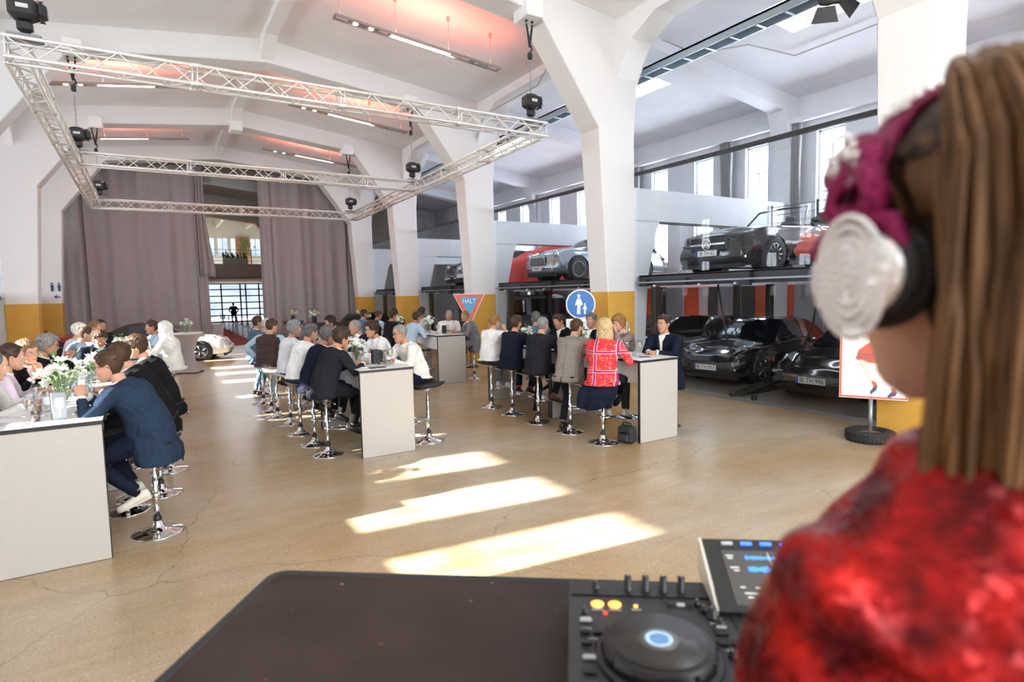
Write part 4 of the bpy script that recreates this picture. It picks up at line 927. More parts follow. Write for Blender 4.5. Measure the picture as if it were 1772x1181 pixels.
        if cab.get('hoop'):
            x0, x1 = cab['hoop']; hb = B(); rings = []
            for i in (0, 1):
                x = (x0, x1)[i]; ii = int((x - xa) / (xe - xa) * stn); rings.append([(x, p[1] * 1.012, p[2] + .008 if abs(p[1]) < wt else p[2]) for p in rr[ii]])
            hb.add(rings[0] + rings[1], [(j, j + 1, m + j + 1, m + j) for j in range(m - 1)], True); hb.build('roll_hoop', RIM, g)
    if P.get('open'):
        xa, zt = P['open']; zc = interp(deck, xa)
        fr_ = [(xa, -w * .78, zc - .02), (xa + .42, -w * .62, zt), (xa + .40, 0, zt + .02), (xa + .42, w * .62, zt), (xa, w * .78, zc - .02)]
        B().tube(fr_, .022, 8).build('windscreen_frame', body, g); f2 = [Vector(p) for p in fr_]
        B().add([f2[0], f2[1], f2[2], f2[3], f2[4], (xa - .1, 0, zc)], [(0, 1, 2, 5), (5, 2, 3, 4)]).build('windscreen', GLASS, g)
        B().cbox((xa + 1.15, 0, zc + .03), (1.3, w * 1.45, .05), .01).build('cockpit', DARKT, g)
        for s in (-1, 1):
            q = B().cbox((xa + 1.25, s * w * .40, zc + .08), (.16, .46, .30), .05).build('seat', LEATH, g); B().cbox((xa + 1.3, s * w * .40, zc + .29), (.12, .24, .16), .04).build('headrest', LEATH, q)
    # lamps
    for s in (-1, 1):
        lx, ly, lz, lr, sx = P['lamp']; M = Vector((-1, 0, P.get('tilt', .35))).to_track_quat('Z', 'Y').to_matrix() @ Matrix.Diagonal((1, sx, 1))
        o = B().lathe([(lr * 1.12, -.06), (lr * 1.1, .0), (lr, .008), (lr * .8, .03), (lr * .4, .042), (0, .045)], (lx, s * ly * w, lz), 22, M).build('headlamp', LAMPG, g)
        if P.get('lamp2'): lx2, ly2, lz2, lr2 = P['lamp2']; B().lathe([(lr2 * 1.12, -.06), (lr2, .008), (lr2 * .6, .03), (0, .04)], (lx2, s * ly2 * w, lz2), 16, Vector((-1, 0, .1)).to_track_quat('Z', 'Y').to_matrix()).build('fog_lamp', LAMPG, g)
        B().cbox((P['xm'], s * w * 1.04, P['zm']), (.12, .17, .11), .03).build('wing_mirror', P.get('mirror', body), g)
        B().cbox((P['xm'] + 1.0, s * w * .965, interp(sh, P['xm'] + 1) - .17), (.16, .03, .025), .008).build('door_handle', body if not P.get('chrome') else CHROME, g)
        B().cbox((P.get('xi', .12), s * w * .74, P.get('zi', .45)), (.04, .22, .06), .012).build('indicator', AMB if P.get('amber') else LAMPG, g)
        # door seams
        for xx in (P['xm'] - .05, P['xm'] + 1.15):
            W = w * interp(wid, xx); zs = interp(sh, xx); B().tube([(xx, s * W * .962, zb + .18), (xx, s * W * 1.003, zb + .35), (xx, s * W * .965, zs - .12), (xx, s * W * .88, zs - .01)], .005, 4).build('door_seam', DARKT, g)
        B().mm((xf + r * 1.25, s * w * .9, zb - .02), (xr - r * 1.25, s * w * .99, zb + .07)).build('sill', DARKT, g)
    bz = P.get('bz', .42); bw = w * .80
    bt = [( .10, -bw * 1.1, bz), (.0, -bw * .8, bz), (-.055, -bw * .35, bz), (-.065, 0, bz), (-.055, bw * .35, bz), (0, bw * .8, bz), (.10, bw * 1.1, bz)]
    if P.get('bumper'): B().tube(bt, P['bumper'], 8).build('front_bumper', CHROME if P.get('chrome') else P.get('bm', body), g); B().tube([(L - x, y, z + .04) for x, y, z in bt], P['bumper'], 8).build('rear_bumper', CHROME if P.get('chrome') else P.get('bm', body), g)
    if P.get('grille'):
        gw, g0, g1 = P['grille']; q = B().cbox((.0, 0, (g0 + g1) / 2), (.08, gw * 2, g1 - g0), .03).build('grille', DARKT, g)
        nb = P.get('bars', 0)
        for k in range(nb): B().mm((-.05, -gw + 2 * gw * (k + .5) / nb - .006, g0 + .02), (-.038, -gw + 2 * gw * (k + .5) / nb + .006, g1 - .02)).build('grille_bar', CHROME, q)
        if P.get('bars'): B().tube([(-.045, -gw, g0), (-.045, -gw * .8, g1), (-.045, gw * .8, g1), (-.045, gw, g0)], .012, 6, closed=True).build('grille_rim', CHROME, q)
        if P.get('hbar'): B().mm((-.06, -gw * .95, P['hbar'] - .02), (-.045, gw * .95, P['hbar'] + .02)).build('grille_crossbar', RIM, q)
    for (cy_, cz_, cw, chh) in P.get('intakes', ()):
        for s in (-1, 1): B().cbox((.03 + abs(cy_) * .08, s * cy_, cz_), (.08, cw, chh), .02).build('air_intake', DARKT, g)
    B().mm((.06, -w * .8, zb - .06), (.14, w * .8, zb + .02)).build('front_lip', DARKT, g)
    if plate:
        txt, px_, pz_ = plate; q = B().cbox((px_, 0, pz_), (.012, .52, .115), .003).build('number_plate', PLW, g)
        B().mm((px_ - .0085, .215, pz_ - .055), (px_ - .0055, .258, pz_ + .055)).build('country_band', PLB, q)
        M = Matrix.Translation((px_ - .0075, -.022, pz_)) @ Matrix.Rotation(-pi / 2, 4, 'Z') @ Matrix.Rotation(pi / 2, 4, 'X'); txt and text_on(txt, .115, M, PLK, q, sx=.88, ext=.0008)
    # tail lamps
    for s in (-1, 1): B().cbox((L - .08, s * w * .62, P.get('zt', .66)), (.08, .34, .1), .02).build('tail_lamp', mat('tail_red', (.4, .01, .01), .2, coat=1), g)
    return g
K911 = dict(L=4.25, w=.83, r=.31, xf=.80, xr=3.07, zb=.19, deck=[(0, .46), (.18, .60), (.7, .70), (1.45, .84), (2.4, .92), (3.2, .92), (3.8, .80), (4.2, .62)], sh=[(0, .48), (.2, .70), (.55, .79), (1.0, .79), (1.5, .82), (2.6, .88), (3.3, .86), (4.0, .72), (4.25, .55)],
            lamp=(.36, .70, .70, .105, 1.12), tilt=.75, xm=1.62, zm=.93, rim='five', xi=.07, zi=.47, bz=.40, intakes=[(.5, .30, .3, .08)])
K996 = dict(K911, L=4.43, w=.885, r=.325, xf=.85, xr=3.2, lamp=(.42, .68, .64, .12, 1.5), tilt=1.0, intakes=[(.60, .30, .36, .12), (.0, .27, .55, .09)], deck=[(0, .44), (.18, .55), (.7, .69), (1.45, .86), (2.4, .93), (3.2, .95), (3.8, .88), (4.4, .66)], sh=[(0, .46), (.25, .64), (.6, .76), (1.0, .79), (1.5, .83), (2.6, .90), (3.4, .92), (4.1, .80), (4.43, .6)])
ROAD = dict(L=4.6, w=.96, r=.34, xf=.86, xr=3.5, zb=.16, deck=[(0, .62), (.12, .80), (.6, .92), (1.9, 1.0), (2.6, 1.02), (3.6, 1.0), (4.3, .92), (4.6, .7)], sh=[(0, .60), (.2, .78), (.7, .90), (1.2, .94), (2.4, .97), (3.4, 1.0), (4.2, .9), (4.6, .66)],
            lamp=(.30, .74, .70, .085, 2.0), tilt=.8, xm=2.1, zm=1.08, rim='ten', xi=.10, zi=.30, grille=(.46, .44, .72), hbar=.58, intakes=[(.62, .36, .34, .2)], open=(2.05, 1.42))
DB = dict(L=4.45, w=.84, r=.335, xf=.82, xr=3.35, zb=.2, deck=[(0, .66), (.15, .80), (.6, .93), (1.5, .99), (2.4, 1.0), (3.4, .98), (4.1, .86), (4.45, .6)], sh=[(0, .60), (.15, .78), (.45, .88), (1.0, .88), (1.6, .90), (2.6, .93), (3.4, .95), (4.1, .82), (4.45, .6)],
            lamp=(.12, .76, .76, .085, 1), tilt=.15, xm=1.5, zm=1.0, rim='wire', xi=.06, zi=.56, amber=True, grille=(.40, .46, .68), bars=10, bumper=.035, chrome=True, bz=.38)
SUV = dict(L=4.3, w=.84, r=.36, xf=.8, xr=3.2, zb=.42, deck=[(0, 1.05), (.1, 1.12), (1.2, 1.18), (2.5, 1.2), (4.3, 1.2)], sh=[(0, 1.0), (.15, 1.10), (1.2, 1.15), (4.2, 1.18), (4.3, 1.1)], wid=[(0, .95), (.1, 1), (4.2, 1), (4.3, .96)],
           lamp=(-.03, .62, .86, .09, 1), tilt=0, xm=1.25, zm=1.25, rim='disc', xi=.0, zi=.68, grille=(.62, .70, .98), bumper=.05, bm=DARKT, bz=.55)
DKR = dict(K911, L=4.3, w=.82)
C911 = dict(x=(1.42, 2.15, 2.75, 3.75, 1.30), pil=(1.62, 2.72), pw=.75)
BLK = paint('black_car_paint', (.012, .013, .016)); SIL = paint('silver_car_paint', (.36, .40, .43), .85, .28); REDP = paint('orange_red_car_paint', (.75, .09, .045)); DRED = paint('dark_red_car_paint', (.16, .012, .018)); CREAM = paint('cream_white_car_paint', (.78, .75, .68)); GREYB = paint('grey_blue_car_paint', (.16, .20, .24))
DGREY = paint('anthracite_car_paint', (.045, .042, .042)); RED2 = paint('classic_red_car_paint', (.42, .02, .03))
SOFT = mat('soft_top_cloth', (.05, .045, .04), .9)
ZU, ZD = 2.335, .03
rd = car('roadster', 'open black roadster with a star in its grille, upper deck beside the red car', (9.82, 8.22, ZU), 0, ROAD, BLK, plate=('BI TH 62', -.075, .40))
b = B(); rr = .105; sy = .0
b.tube([(-.075, rr * cos(t), .58 + rr * sin(t)) for t in [k * pi / 12 for k in range(24)]], .009, 6, closed=True)
for k in range(3): a = pi / 2 + k * 2 * pi / 3; b.tube([(-.075, 0, .58), (-.075, rr * cos(a), .58 + rr * sin(a))], [.018, .003], 4)
b.build('star_emblem', CHROME, rd)
# raised door of the roadster and its strut
car('sports_car', 'orange red sports car on the upper deck behind the woman\'s headphones', (9.78, 5.62, ZU), 0, K996, REDP, C911, plate=('BI TH', -.01, .34))
car('sports_car', 'black sports car with plate BI TH 996 on the ground behind the glass', (9.62, 5.86, ZD), .04, K996, BLK, C911, plate=('BI TH 996', -.012, .36))
tg = dict(C911, hoop=(2.62, 2.86), pil=(1.62,)); car('sports_car', 'black sports car with a silver roll hoop and plate TH 913 behind the glass', (9.8, 8.28, ZD), .10, K911 | dict(w=.86, L=4.4), BLK, tg, plate=('BI TH 913', -.012, .36))
car('sports_car', 'black coupe in the shade behind the silver hoop car', (10.3, 10.75, ZD), .0, K911, BLK, C911)
car('classic_coupe', 'silver classic coupe with wire wheels on the upper deck', (9.62, 14.12, ZU), .0, DB, SIL, dict(x=(1.55, 2.15, 2.9, 4.0, 1.33), pil=(1.75, 2.8), pw=.7), plate=('B 5VK', -.08, .36))
car('classic_car', 'dark classic car with paired round lamps on the upper deck by the second pier', (9.72, 19.25, ZU), 0, K911 | dict(lamp2=(.05, .45, .62, .075), bumper=.03, chrome=True), DGREY, C911, plate=('', -.09, .34))
car('classic_car', 'anthracite coupe behind the car with paired round lamps', (10.1, 21.0 - .15, ZU), 0, DB | dict(r=.32), DGREY, dict(x=(1.55, 2.15, 2.9, 4.0, 1.33), pil=(1.75, 2.8)))
car('coupe', 'dark red coupe on the ground behind the men in dark suits', (9.9, 13.3, ZD), 0, K911, DRED, C911)
car('off_roader', 'grey blue off-roader with pale roof behind the triangular sign', (9.9, 19.5, ZD), 0, SUV, GREYB, dict(x=(1.15, 1.42, 4.0, 4.25, 1.92), wt=.84, wb=.93, pil=(1.35, 2.4, 3.4, 4.2), roof=paint('pale_blue_roof', (.42, .50, .56))))
car('convertible', 'cream white convertible with dark soft top in front of the left curtain', (2.30, 22.55, 0), pi - .24, K911 | dict(bumper=.05, rim='five', lamp2=(-.01, .62, .40, .07)), CREAM, dict(x=(1.42, 2.1, 2.7, 3.6, 1.30), roof=SOFT, soft=2.9), plate=None)
car('classic_convertible', 'red classic convertible behind the grey haired man in black', (-1.75, 24.9, 0), pi - .1, DB, RED2, dict(x=(1.6, 2.0, 2.3, 2.9, 1.25), roof=SOFT))
car('convertible', 'black convertible in front of the right curtain', (6.0, 23.1, 0), .75, K911, BLK, dict(x=(1.42, 2.1, 2.8, 3.7, 1.33), roof=SOFT, soft=2.9))
# covered car
g = thing('covered_car', 'car under a smooth bright red dust cover on the upper deck', 'covered car', (9.42, 16.85, ZU)); rings = []
dk = [(0, .55), (.3, .72), (1.3, .88), (1.9, 1.12), (2.5, 1.30), (3.1, 1.26), (3.9, 1.0), (4.3, .8)]
for i in range(41):
    x = 4.3 * i / 40; zt = interp(dk, x) * min(1, .35 + x * 3) * min(1, .35 + (4.3 - x) * 3); W = .86 * min(1, .55 + x * 1.2) * min(1, .55 + (4.3 - x) * 1.2); R_ = []
    for j in range(25):
        u = -1 + 2 * j / 24; a = abs(u); y = W * (1.0 if a > .75 else sin(a / .75 * pi / 2) ** .8) * (1 if u > 0 else -1); z = zt * (1 - .22 * (a / .6) ** 3) if a < .6 else zt * .78 * (1 - (a - .6) / .4) + .02
        wv = .02 * sin(x * 9 + u * 4) * a; R_.append((x, y + wv, max(.02, z)))
    rings.append(R_)
B().loft(rings, closed=False).build('dust_cover', mat('red_dust_cover', (.72, .05, .04), .6), g)
# drive-on ramp in the ground bay
for y_, l_ in ((7.05, 'black wheel ramp beside the plate BI TH 996'),):
    b = B(); b.prism([(9.15, .026), (9.3, .05), (9.9, .16), (10.4, .18), (10.4, .026)], y_ - .14, y_ + .14); b.build('wheel_ramp', DARKT, label=l_, cat='ramp')
# steel roof strut in front of the tail of the silver coupe, black wire rack on the deck
g = thing('lift_strut', 'slanted silver gas strut standing on the upper deck', 'strut', (10.3, 9.55, ZU)); B().tube([(.2, .1, 0), (2.0, .3, 1.05)], .022, 8).build('rod', ALU, g); B().tube([(.2, .22, 0), (2.0, .42, 1.05)], .022, 8).build('rod', ALU, g); B().cbox((2.05, .35, .53), (.12, .3, 1.06), .02).build('bracket', BLACKSTEEL, g)
g = thing('wire_rack', 'black steel cable railing behind the open roadster', 'railing', (13.6, 7.0, ZU))
for y_ in (-2.4, -1.2, 0, 1.2, 2.4): B().mm((-.02, y_ - .02, 0), (.02, y_ + .02, 1.75)).build('post', BLACKSTEEL, g)
for k in range(8): B().tube([(0, -2.4, .3 + k * .2), (0, 2.4, .3 + k * .2)], .008, 5).build('cable', BLACKSTEEL, g)
# ================================================================ PEOPLE
def seg_dir(pitch, yaw=0, roll=0):
    """unit vector for a spine segment: pitch forward (+Y)"""
    return Vector((sin(roll), sin(pitch) * cos(roll), cos(pitch) * cos(roll)))
HZ = [-.128, -.122, -.112, -.10, -.088, -.078, -.070, -.064, -.058, -.050, -.042, -.034, -.024, -.012, 0, .010, .020, .032, .048, .066, .084, .100, .112, .120, .1245]
HW = [(-.128, .018), (-.115, .032), (-.10, .044), (-.08, .054), (-.06, .062), (-.04, .068), (-.02, .0725), (0, .0755), (.03, .078), (.055, .0765), (.08, .069), (.10, .054), (.115, .034), (.1245, .006)]
HF = [(-.128, .060), (-.115, .078), (-.10, .083), (-.08, .082), (-.06, .086), (-.04, .086), (-.02, .086), (0, .087), (.03, .092), (.055, .088), (.08, .074), (.10, .050), (.115, .022), (.1245, -.01)]
HB = [(-.128, .02), (-.115, .0), (-.10, -.02), (-.08, -.045), (-.06, -.066), (-.04, -.082), (-.02, -.094), (0, -.102), (.03, -.108), (.055, -.105), (.08, -.092), (.10, -.07), (.115, -.046), (.1245, -.018)]
def lin(tab, x):
    if x <= tab[0][0]: return tab[0][1]
    for (a, u), (b_, v) in zip(tab[:-1], tab[1:]):
        if x <= b_: return u + (v - u) * (x - a) / (b_ - a)
    return tab[-1][1]
HN = 40
def head_pt(th, z, fem=0):
    """th 0 = face front, +-pi = back of the skull"""
    w_, f, k = lin(HW, z), lin(HF, z), lin(HB, z); cy_ = (f + k) / 2 if z > -.1 else (f + k) / 2; ry = (f - k) / 2; e = .88
    c, s = cos(th), sin(th); y = cy_ + ry * (abs(c) ** e) * (1 if c >= 0 else -1); x = w_ * (abs(s) ** e) * (1 if s >= 0 else -1)
    if c > 0:
        g = lambda x0, sx, z0, sz: math.exp(-((x - x0) / sx) ** 2 - ((z - z0) / sz) ** 2)
        ax = abs(x)
        y += .020 * g(0, .011, -.034, .013) + .013 * g(0, .0095, -.014, .018) + .004 * g(0, .03, .022, .012)
        y -= .011 * math.exp(-((ax - .031) / .016) ** 2 - ((z - .001) / .012) ** 2)
        y += .007 * g(0, .024, -.0635, .0045) + .006 * g(0, .02, -.0735, .0045) - .004 * g(0, .03, -.0685, .002) - .004 * g(0, .03, -.086, .008)
        y += .006 * g(0, .022, -.104, .012) + .004 * math.exp(-((ax - .042) / .016) ** 2 - ((z + .032) / .018) ** 2)
        if fem: y -= .002 * g(0, .05, .02, .02)
    return Vector((x, y, z))
def thetas(): return [(-pi + 2 * pi * j / HN) for j in range(HN)]
def thwarp(t): return t - .5 * sin(t)
def head_geo(b, fem=0):
    """skin slot 0, lips slot 1"""
    rings = [[head_pt(thwarp(t), z, fem) for t in thetas()] for z in HZ]; v0 = len(b.v); lips = []
    b.loft(rings)
    nf = len(b.f)
    for fi in range(nf - 1, -1, -1):
        f = b.f[fi]
        if min(f) < v0: break
        if len(f) == 4:
            c = sum((Vector(b.v[i]) for i in f), Vector()) / 4
            if abs(c.x) < .024 - 1.1 * abs(c.z + .068) and -.079 < c.z < -.058 and c.y > .06: b.m[fi] = 1
    for s in (-1, 1):     # ears
        c = Vector((s * .074, -.008, -.012)); rr = []
        for i, (sc, off) in enumerate(((1.0, -.008), (1.08, .004), (1.0, .012), (.78, .0135), (.55, .006), (.2, .003))):
            rr.append([c + Vector((s * (off + .004 * cos(a)), (.015 * sc * cos(a) - .006 * sin(a) * 0) - .3 * s * 0 - off * .5, .030 * sc * sin(a) * (1.0 if sin(a) > 0 else .85))) for a in [2 * pi * k / 12 for k in range(12)]])
        b.loft(rr)
def smooth_clip(u): u = max(0, min(1, u)); return u * u * (3 - 2 * u)
HAIRS = {   # front hairline z, side limit z, back limit z, thickness top, thickness side, waviness
    'short': (.072, -.002, -.070, .014, .007, .003), 'full': (.062, -.018, -.085, .026, .014, .005), 'slick': (.080, .0, -.075, .017, .008, .004),
    'crop': (.078, .004, -.06, .007, .004, .001), 'bald': (.135, .012, -.065, .003, .005, .001), 'thin': (.098, .0, -.065, .005, .006, .002),
    'pixie': (.050, -.035, -.090, .034, .026, .006), 'bob': (.066, -.115, -.125, .030, .034, .005), 'long': (.070, -.125, -.128, .026, .036, .004), 'curly': (.066, -.03, -.09, .030, .022, .010), 'bun': (.082, .0, -.07, .010, .006, .002)}
def hair_geo(style, seed):
    fz, sz, bz, tt, ts, wv = HAIRS[style]; rnd = random.Random(seed); b = B(); rings = []; ph = rnd.uniform(0, 6); n = 56
    zs = [HZ[0] + (HZ[-1] - HZ[0]) * k / 34 for k in range(35)]
    for z in zs:
        row = []
        for j in range(n):
            th = -pi + 2 * pi * j / n; a = abs(th)
            lim = fz + (sz - fz) * smooth_clip((a - .55) / .75) if a < 1.45 else (sz + .012 * math.exp(-((a - 1.5) / .2) ** 2)) + (bz - sz) * smooth_clip((a - 1.55) / .7)
            lim += .004 * sin(th * 9 + ph)
            if style in ('bob', 'long') and a > .85: lim = sz
            k = smooth_clip((z - lim + .006) / .014); top = smooth_clip((z - .03) / .06)
            t = (ts + (tt - ts) * top) * k + wv * k * (sin(th * 17 + z * 60 + ph) * .5 + sin(th * 7 - z * 90) * .5) - .006 * (1 - k)
            if a < .8 and style in ('full', 'pixie', 'short', 'curly') : t += .010 * k * (1 - a / .8)
            p = head_pt(th, z); d = Vector((p.x, p.y + .01, max(0, z) * 1.2)).normalized(); row.append(p + d * t)
        rings.append(row)
    b.loft(rings)
    if style in ('bob', 'long'):
        # falling lengths: clumps hanging from the sides and back
        L_ = .05 if style == 'bob' else .16
        for i in range(30):
            a = 1.0 + (2 * pi - 2.0) * i / 29; p = head_pt(-a if a <= pi else 2 * pi - a, -.03); d = Vector((p.x, p.y, 0)).normalized(); p = p + d * (ts - .008)
            q = [p + Vector((0, 0, .07)) - d * .004, p, p + Vector((0, 0, -.07)) + d * .008, p + Vector((0, 0, -.09 - L_ * .6)) + d * rnd.uniform(-.005, .012), p + Vector((0, 0, -.09 - L_)) + d * rnd.uniform(-.02, .012)]
            b.tube(q, [.012, .016, .017, .013, .004], 6)
    if style == 'bun': b.ball((0, -.10, .075), (.028, .028, .026), 12, 8)
    if style in ('full', 'curly', 'pixie', 'short', 'slick'):
        for i in range(46):
            th = rnd.uniform(-pi, pi); z = rnd.uniform(max(.04, fz if abs(th) < 1 else .03), .122); p = head_pt(th, z); d = Vector((p.x, p.y, z)).normalized(); sw = Vector((rnd.uniform(-.3, .3), .5 if style != 'slick' else -1.2, -.2)); e = (sw - d * sw.dot(d)).normalized() * .032
            b.tube([p + d * (tt * .55) - e * .6, p + d * (tt * .98), p + d * (tt * .6) + e * .8], [.003, .008 if style != 'curly' else .011, .002], 5)
    return b
def beard_geo():
    b = B(); rings = []
    for z in [-.130 + .0055 * k for k in range(17)]:
        row = []
        for j in range(44):
            th = -1.5 + 3.0 * j / 43; p = head_pt(th, max(z, -.128)); k = smooth_clip((-.052 - z + .045 * smooth_clip((abs(th) - .8) / .5)) / .008)
            if abs(p.x) < .02 and -.075 < z < -.060: k = 0
            row.append(p + Vector((p.x, p.y, -.02)).normalized() * (.006 * k - .004 * (1 - k)) + Vector((0, 0, z - max(z, -.128))))
        rings.append(row)
    b.loft(rings, closed=False, caps=False); return b
# ---- hands: palm + four fingers + thumb; wrist at origin, fingers along +Y, palm facing -Z, thumb on +X (a left hand, palm down)
def hand_base(curl, spread=.05, vox=.0045):
    b = B(); b.loft([[Vector((rx * cos(a), y, rz * sin(a) + zz)) for a in [2 * pi * k / 14 for k in range(14)]] for y, rx, rz, zz in ((-.03, .026, .019, 0), (0, .027, .018, 0), (.03, .037, .017, 0), (.065, .041, .015, 0), (.092, .038, .012, 0))])
    for i, (x, l, r) in enumerate(((.029, .072, .0085), (.010, .080, .0088), (-.010, .074, .0084), (-.028, .058, .0075))):
        p = Vector((x, .078, 0)); a = .08; d0 = (x * .9) * (1 - curl); pts = [p]; rr = [r * 1.08]
        for k, (f, c) in enumerate(((.45, .55), (.30, .9), (.25, .6))):
            a += curl * c * 1.15; q = pts[-1] + Vector((sin(d0) * cos(a), cos(a) * cos(d0), -sin(a))) * (l * f); pts.append(q); rr.append(r * (1 - .09 * (k + 1)))
        pts.append(pts[-1] + (pts[-1] - pts[-2]) * .12); rr.append(r * .35); b.tube(pts, rr, 8)
    t = [Vector((.022, .012, -.006)), Vector((.042, .035, -.014)), Vector((.052 - .014 * curl, .062, -.020 - .014 * curl)), Vector((.050 - .030 * curl, .084, -.026 - .018 * curl)), Vector((.049 - .033 * curl, .089, -.028 - .018 * curl))]
    b.tube(t, [.016, .0135, .0105, .0088, .004], 8)
    return remesh(b, vox, 2)
def remesh(b, vox, smooth_it, fac=.5):
    me = bpy.data.meshes.new('tmp'); me.from_pydata(b.v, [], b.f); bm = bmesh.new(); bm.from_mesh(me); bmesh.ops.recalc_face_normals(bm, faces=bm.faces); bm.to_mesh(me); bm.free()
    o = bpy.data.objects.new('tmp', me); COL.objects.link(o); m = o.modifiers.new('r', 'REMESH'); m.mode = 'VOXEL'; m.voxel_size = vox
    if smooth_it: s = o.modifiers.new('s', 'SMOOTH'); s.iterations = smooth_it; s.factor = fac
    dg = bpy.context.evaluated_depsgraph_get(); ev = o.evaluated_get(dg); em = ev.to_mesh()
    n = len(em.vertices); co = np.empty(n * 3, np.float32); em.vertices.foreach_get('co', co); fs = [tuple(p.vertices) for p in em.polygons]; ev.to_mesh_clear()
    bpy.data.objects.remove(o); bpy.data.meshes.remove(me); return co.reshape(-1, 3).astype(float), fs
_H = {}
def hand(curl, fine):
    k = (round(curl, 1), fine)
    if k not in _H: _H[k] = hand_base(curl, vox=.0045 if fine else .0075)
    return _H[k]
def ik(a, c, l1, l2, pole):
    a, c = Vector(a), Vector(c); d = c - a; L = d.length
    if L > (l1 + l2) * .995: c = a + d * ((l1 + l2) * .995 / L); d = c - a; L = d.length
    if L < abs(l1 - l2) + .02: L = abs(l1 - l2) + .02
    x = (l1 * l1 - l2 * l2 + L * L) / (2 * L); h = sqrt(max(0, l1 * l1 - x * x)); u = d.normalized(); p = Vector(pole); p = (p - u * p.dot(u)); p = p.normalized() if p.length > 1e-5 else u.orthogonal(); return a + u * x + p * h, c
def ell(c, u, f, rx, ry, n=16, pw=.85):
    """ring around centre c, u=right axis, f=forward axis"""
    out = []
    for k in range(n): a = 2 * pi * k / n; ca, sa = cos(a), sin(a); out.append(c + u * (rx * (abs(ca) ** pw) * (1 if ca > 0 else -1)) + f * (ry * (abs(sa) ** pw) * (1 if sa > 0 else -1)))
    return out
SKINM = {}
def skin(tone):
    if tone not in SKINM:
        c = {'a': (.58, .31, .21), 'b': (.50, .25, .16), 'c': (.43, .20, .125), 'd': (.36, .18, .11)}[tone]
        m = mat('skin_' + tone, c, .5, spec=.4, noise=(30, .05)); N, L, b = nodes(m); b.inputs['Subsurface Weight'].default_value = .0
        l = mat('lips_' + tone, (c[0] * .85, c[1] * .62, c[2] * .62), .45); SKINM[tone] = (m, l)
    return SKINM[tone]
def hairm(name, c): 
    if name in MATS: return MATS[name]
    m = mat(name, c, .5, spec=.25); N, L, b = nodes(m); tc = N.new('ShaderNodeTexCoord'); mp = N.new('ShaderNodeMapping'); mp.inputs['Scale'].default_value = (90, 90, 12); n = N.new('ShaderNodeTexNoise'); n.inputs['Scale'].default_value = 1; n.inputs['Detail'].default_value = 3
    L.new(tc.outputs['Object'], mp.inputs[0]); L.new(mp.outputs[0], n.inputs[0]); r = N.new('ShaderNodeMapRange'); r.inputs[1].default_value = .3; r.inputs[2].default_value = .7; r.inputs[3].default_value = .55; r.inputs[4].default_value = 1.45; L.new(n.outputs[0], r.inputs[0])
    v = N.new('ShaderNodeVectorMath'); v.operation = 'SCALE'; v.inputs[0].default_value = c; L.new(r.outputs[0], v.inputs['Scale']); L.new(v.outputs[0], b.inputs['Base Color'])
    bp = N.new('ShaderNodeBump'); bp.inputs['Strength'].default_value = .5; bp.inputs['Distance'].default_value = .004; L.new(n.outputs[0], bp.inputs['Height']); L.new(bp.outputs[0], b.inputs['Normal']); return m
HC = {'brown': (.065, .034, .017), 'darkbrown': (.045, .026, .016), 'black': (.018, .014, .012), 'grey': (.22, .215, .21), 'lightgrey': (.52, .51, .49), 'white': (.74, .72, .66), 'blond': (.50, .37, .19), 'sand': (.20, .12, .06), 'ginger': (.28, .13, .045), 'saltpepper': (.11, .105, .10)}
def cloth(name, c, rough=.85, sheen=.0, bump=(6.5, .8, .05), noise=(6, .10)): return mat('cloth_' + name, c, rough, spec=.10, sheen=sheen, bump=bump, noise=noise)
CL = dict(navy=cloth('navy', (.009, .013, .026)), blue=cloth('mid_navy', (.020, .036, .066)), black=cloth('black_suit', (.009, .009, .010)), charcoal=cloth('charcoal', (.017, .019, .024)), white=cloth('white_shirt', (.80, .79, .77), .8), offwhite=cloth('cream_blouse', (.78, .75, .69), .8), pale=cloth('pale_grey_shirt', (.66, .67, .70)), sky=cloth('sky_shirt', (.42, .55, .68)), lilac=cloth('lilac_shirt', (.66, .56, .66)), stone=cloth('stone_blazer', (.55, .54, .50)), grey=cloth('grey_blazer', (.18, .18, .195)), steel=cloth('steel_blue_suit', (.10, .15, .21)), slate=cloth('slate_vest', (.22, .28, .34)), jeans=cloth('jeans', (.10, .19, .30)), ljeans=cloth('light_jeans', (.40, .55, .64)), dark=cloth('dark_trousers', (.012, .012, .015)), khaki=cloth('khaki_trousers', (.36, .27, .17)), puffer=cloth('brown_puffer', (.055, .035, .032), .5), tee=cloth('black_tee', (.015, .015, .017)), taupe=cloth('taupe_cardigan', (.25, .19, .175)), scarf=cloth('pink_scarf', (.62, .40, .33)), redsock=cloth('red_sock', (.5, .05, .05)), darkvest=cloth('dark_vest', (.03, .028, .03)))
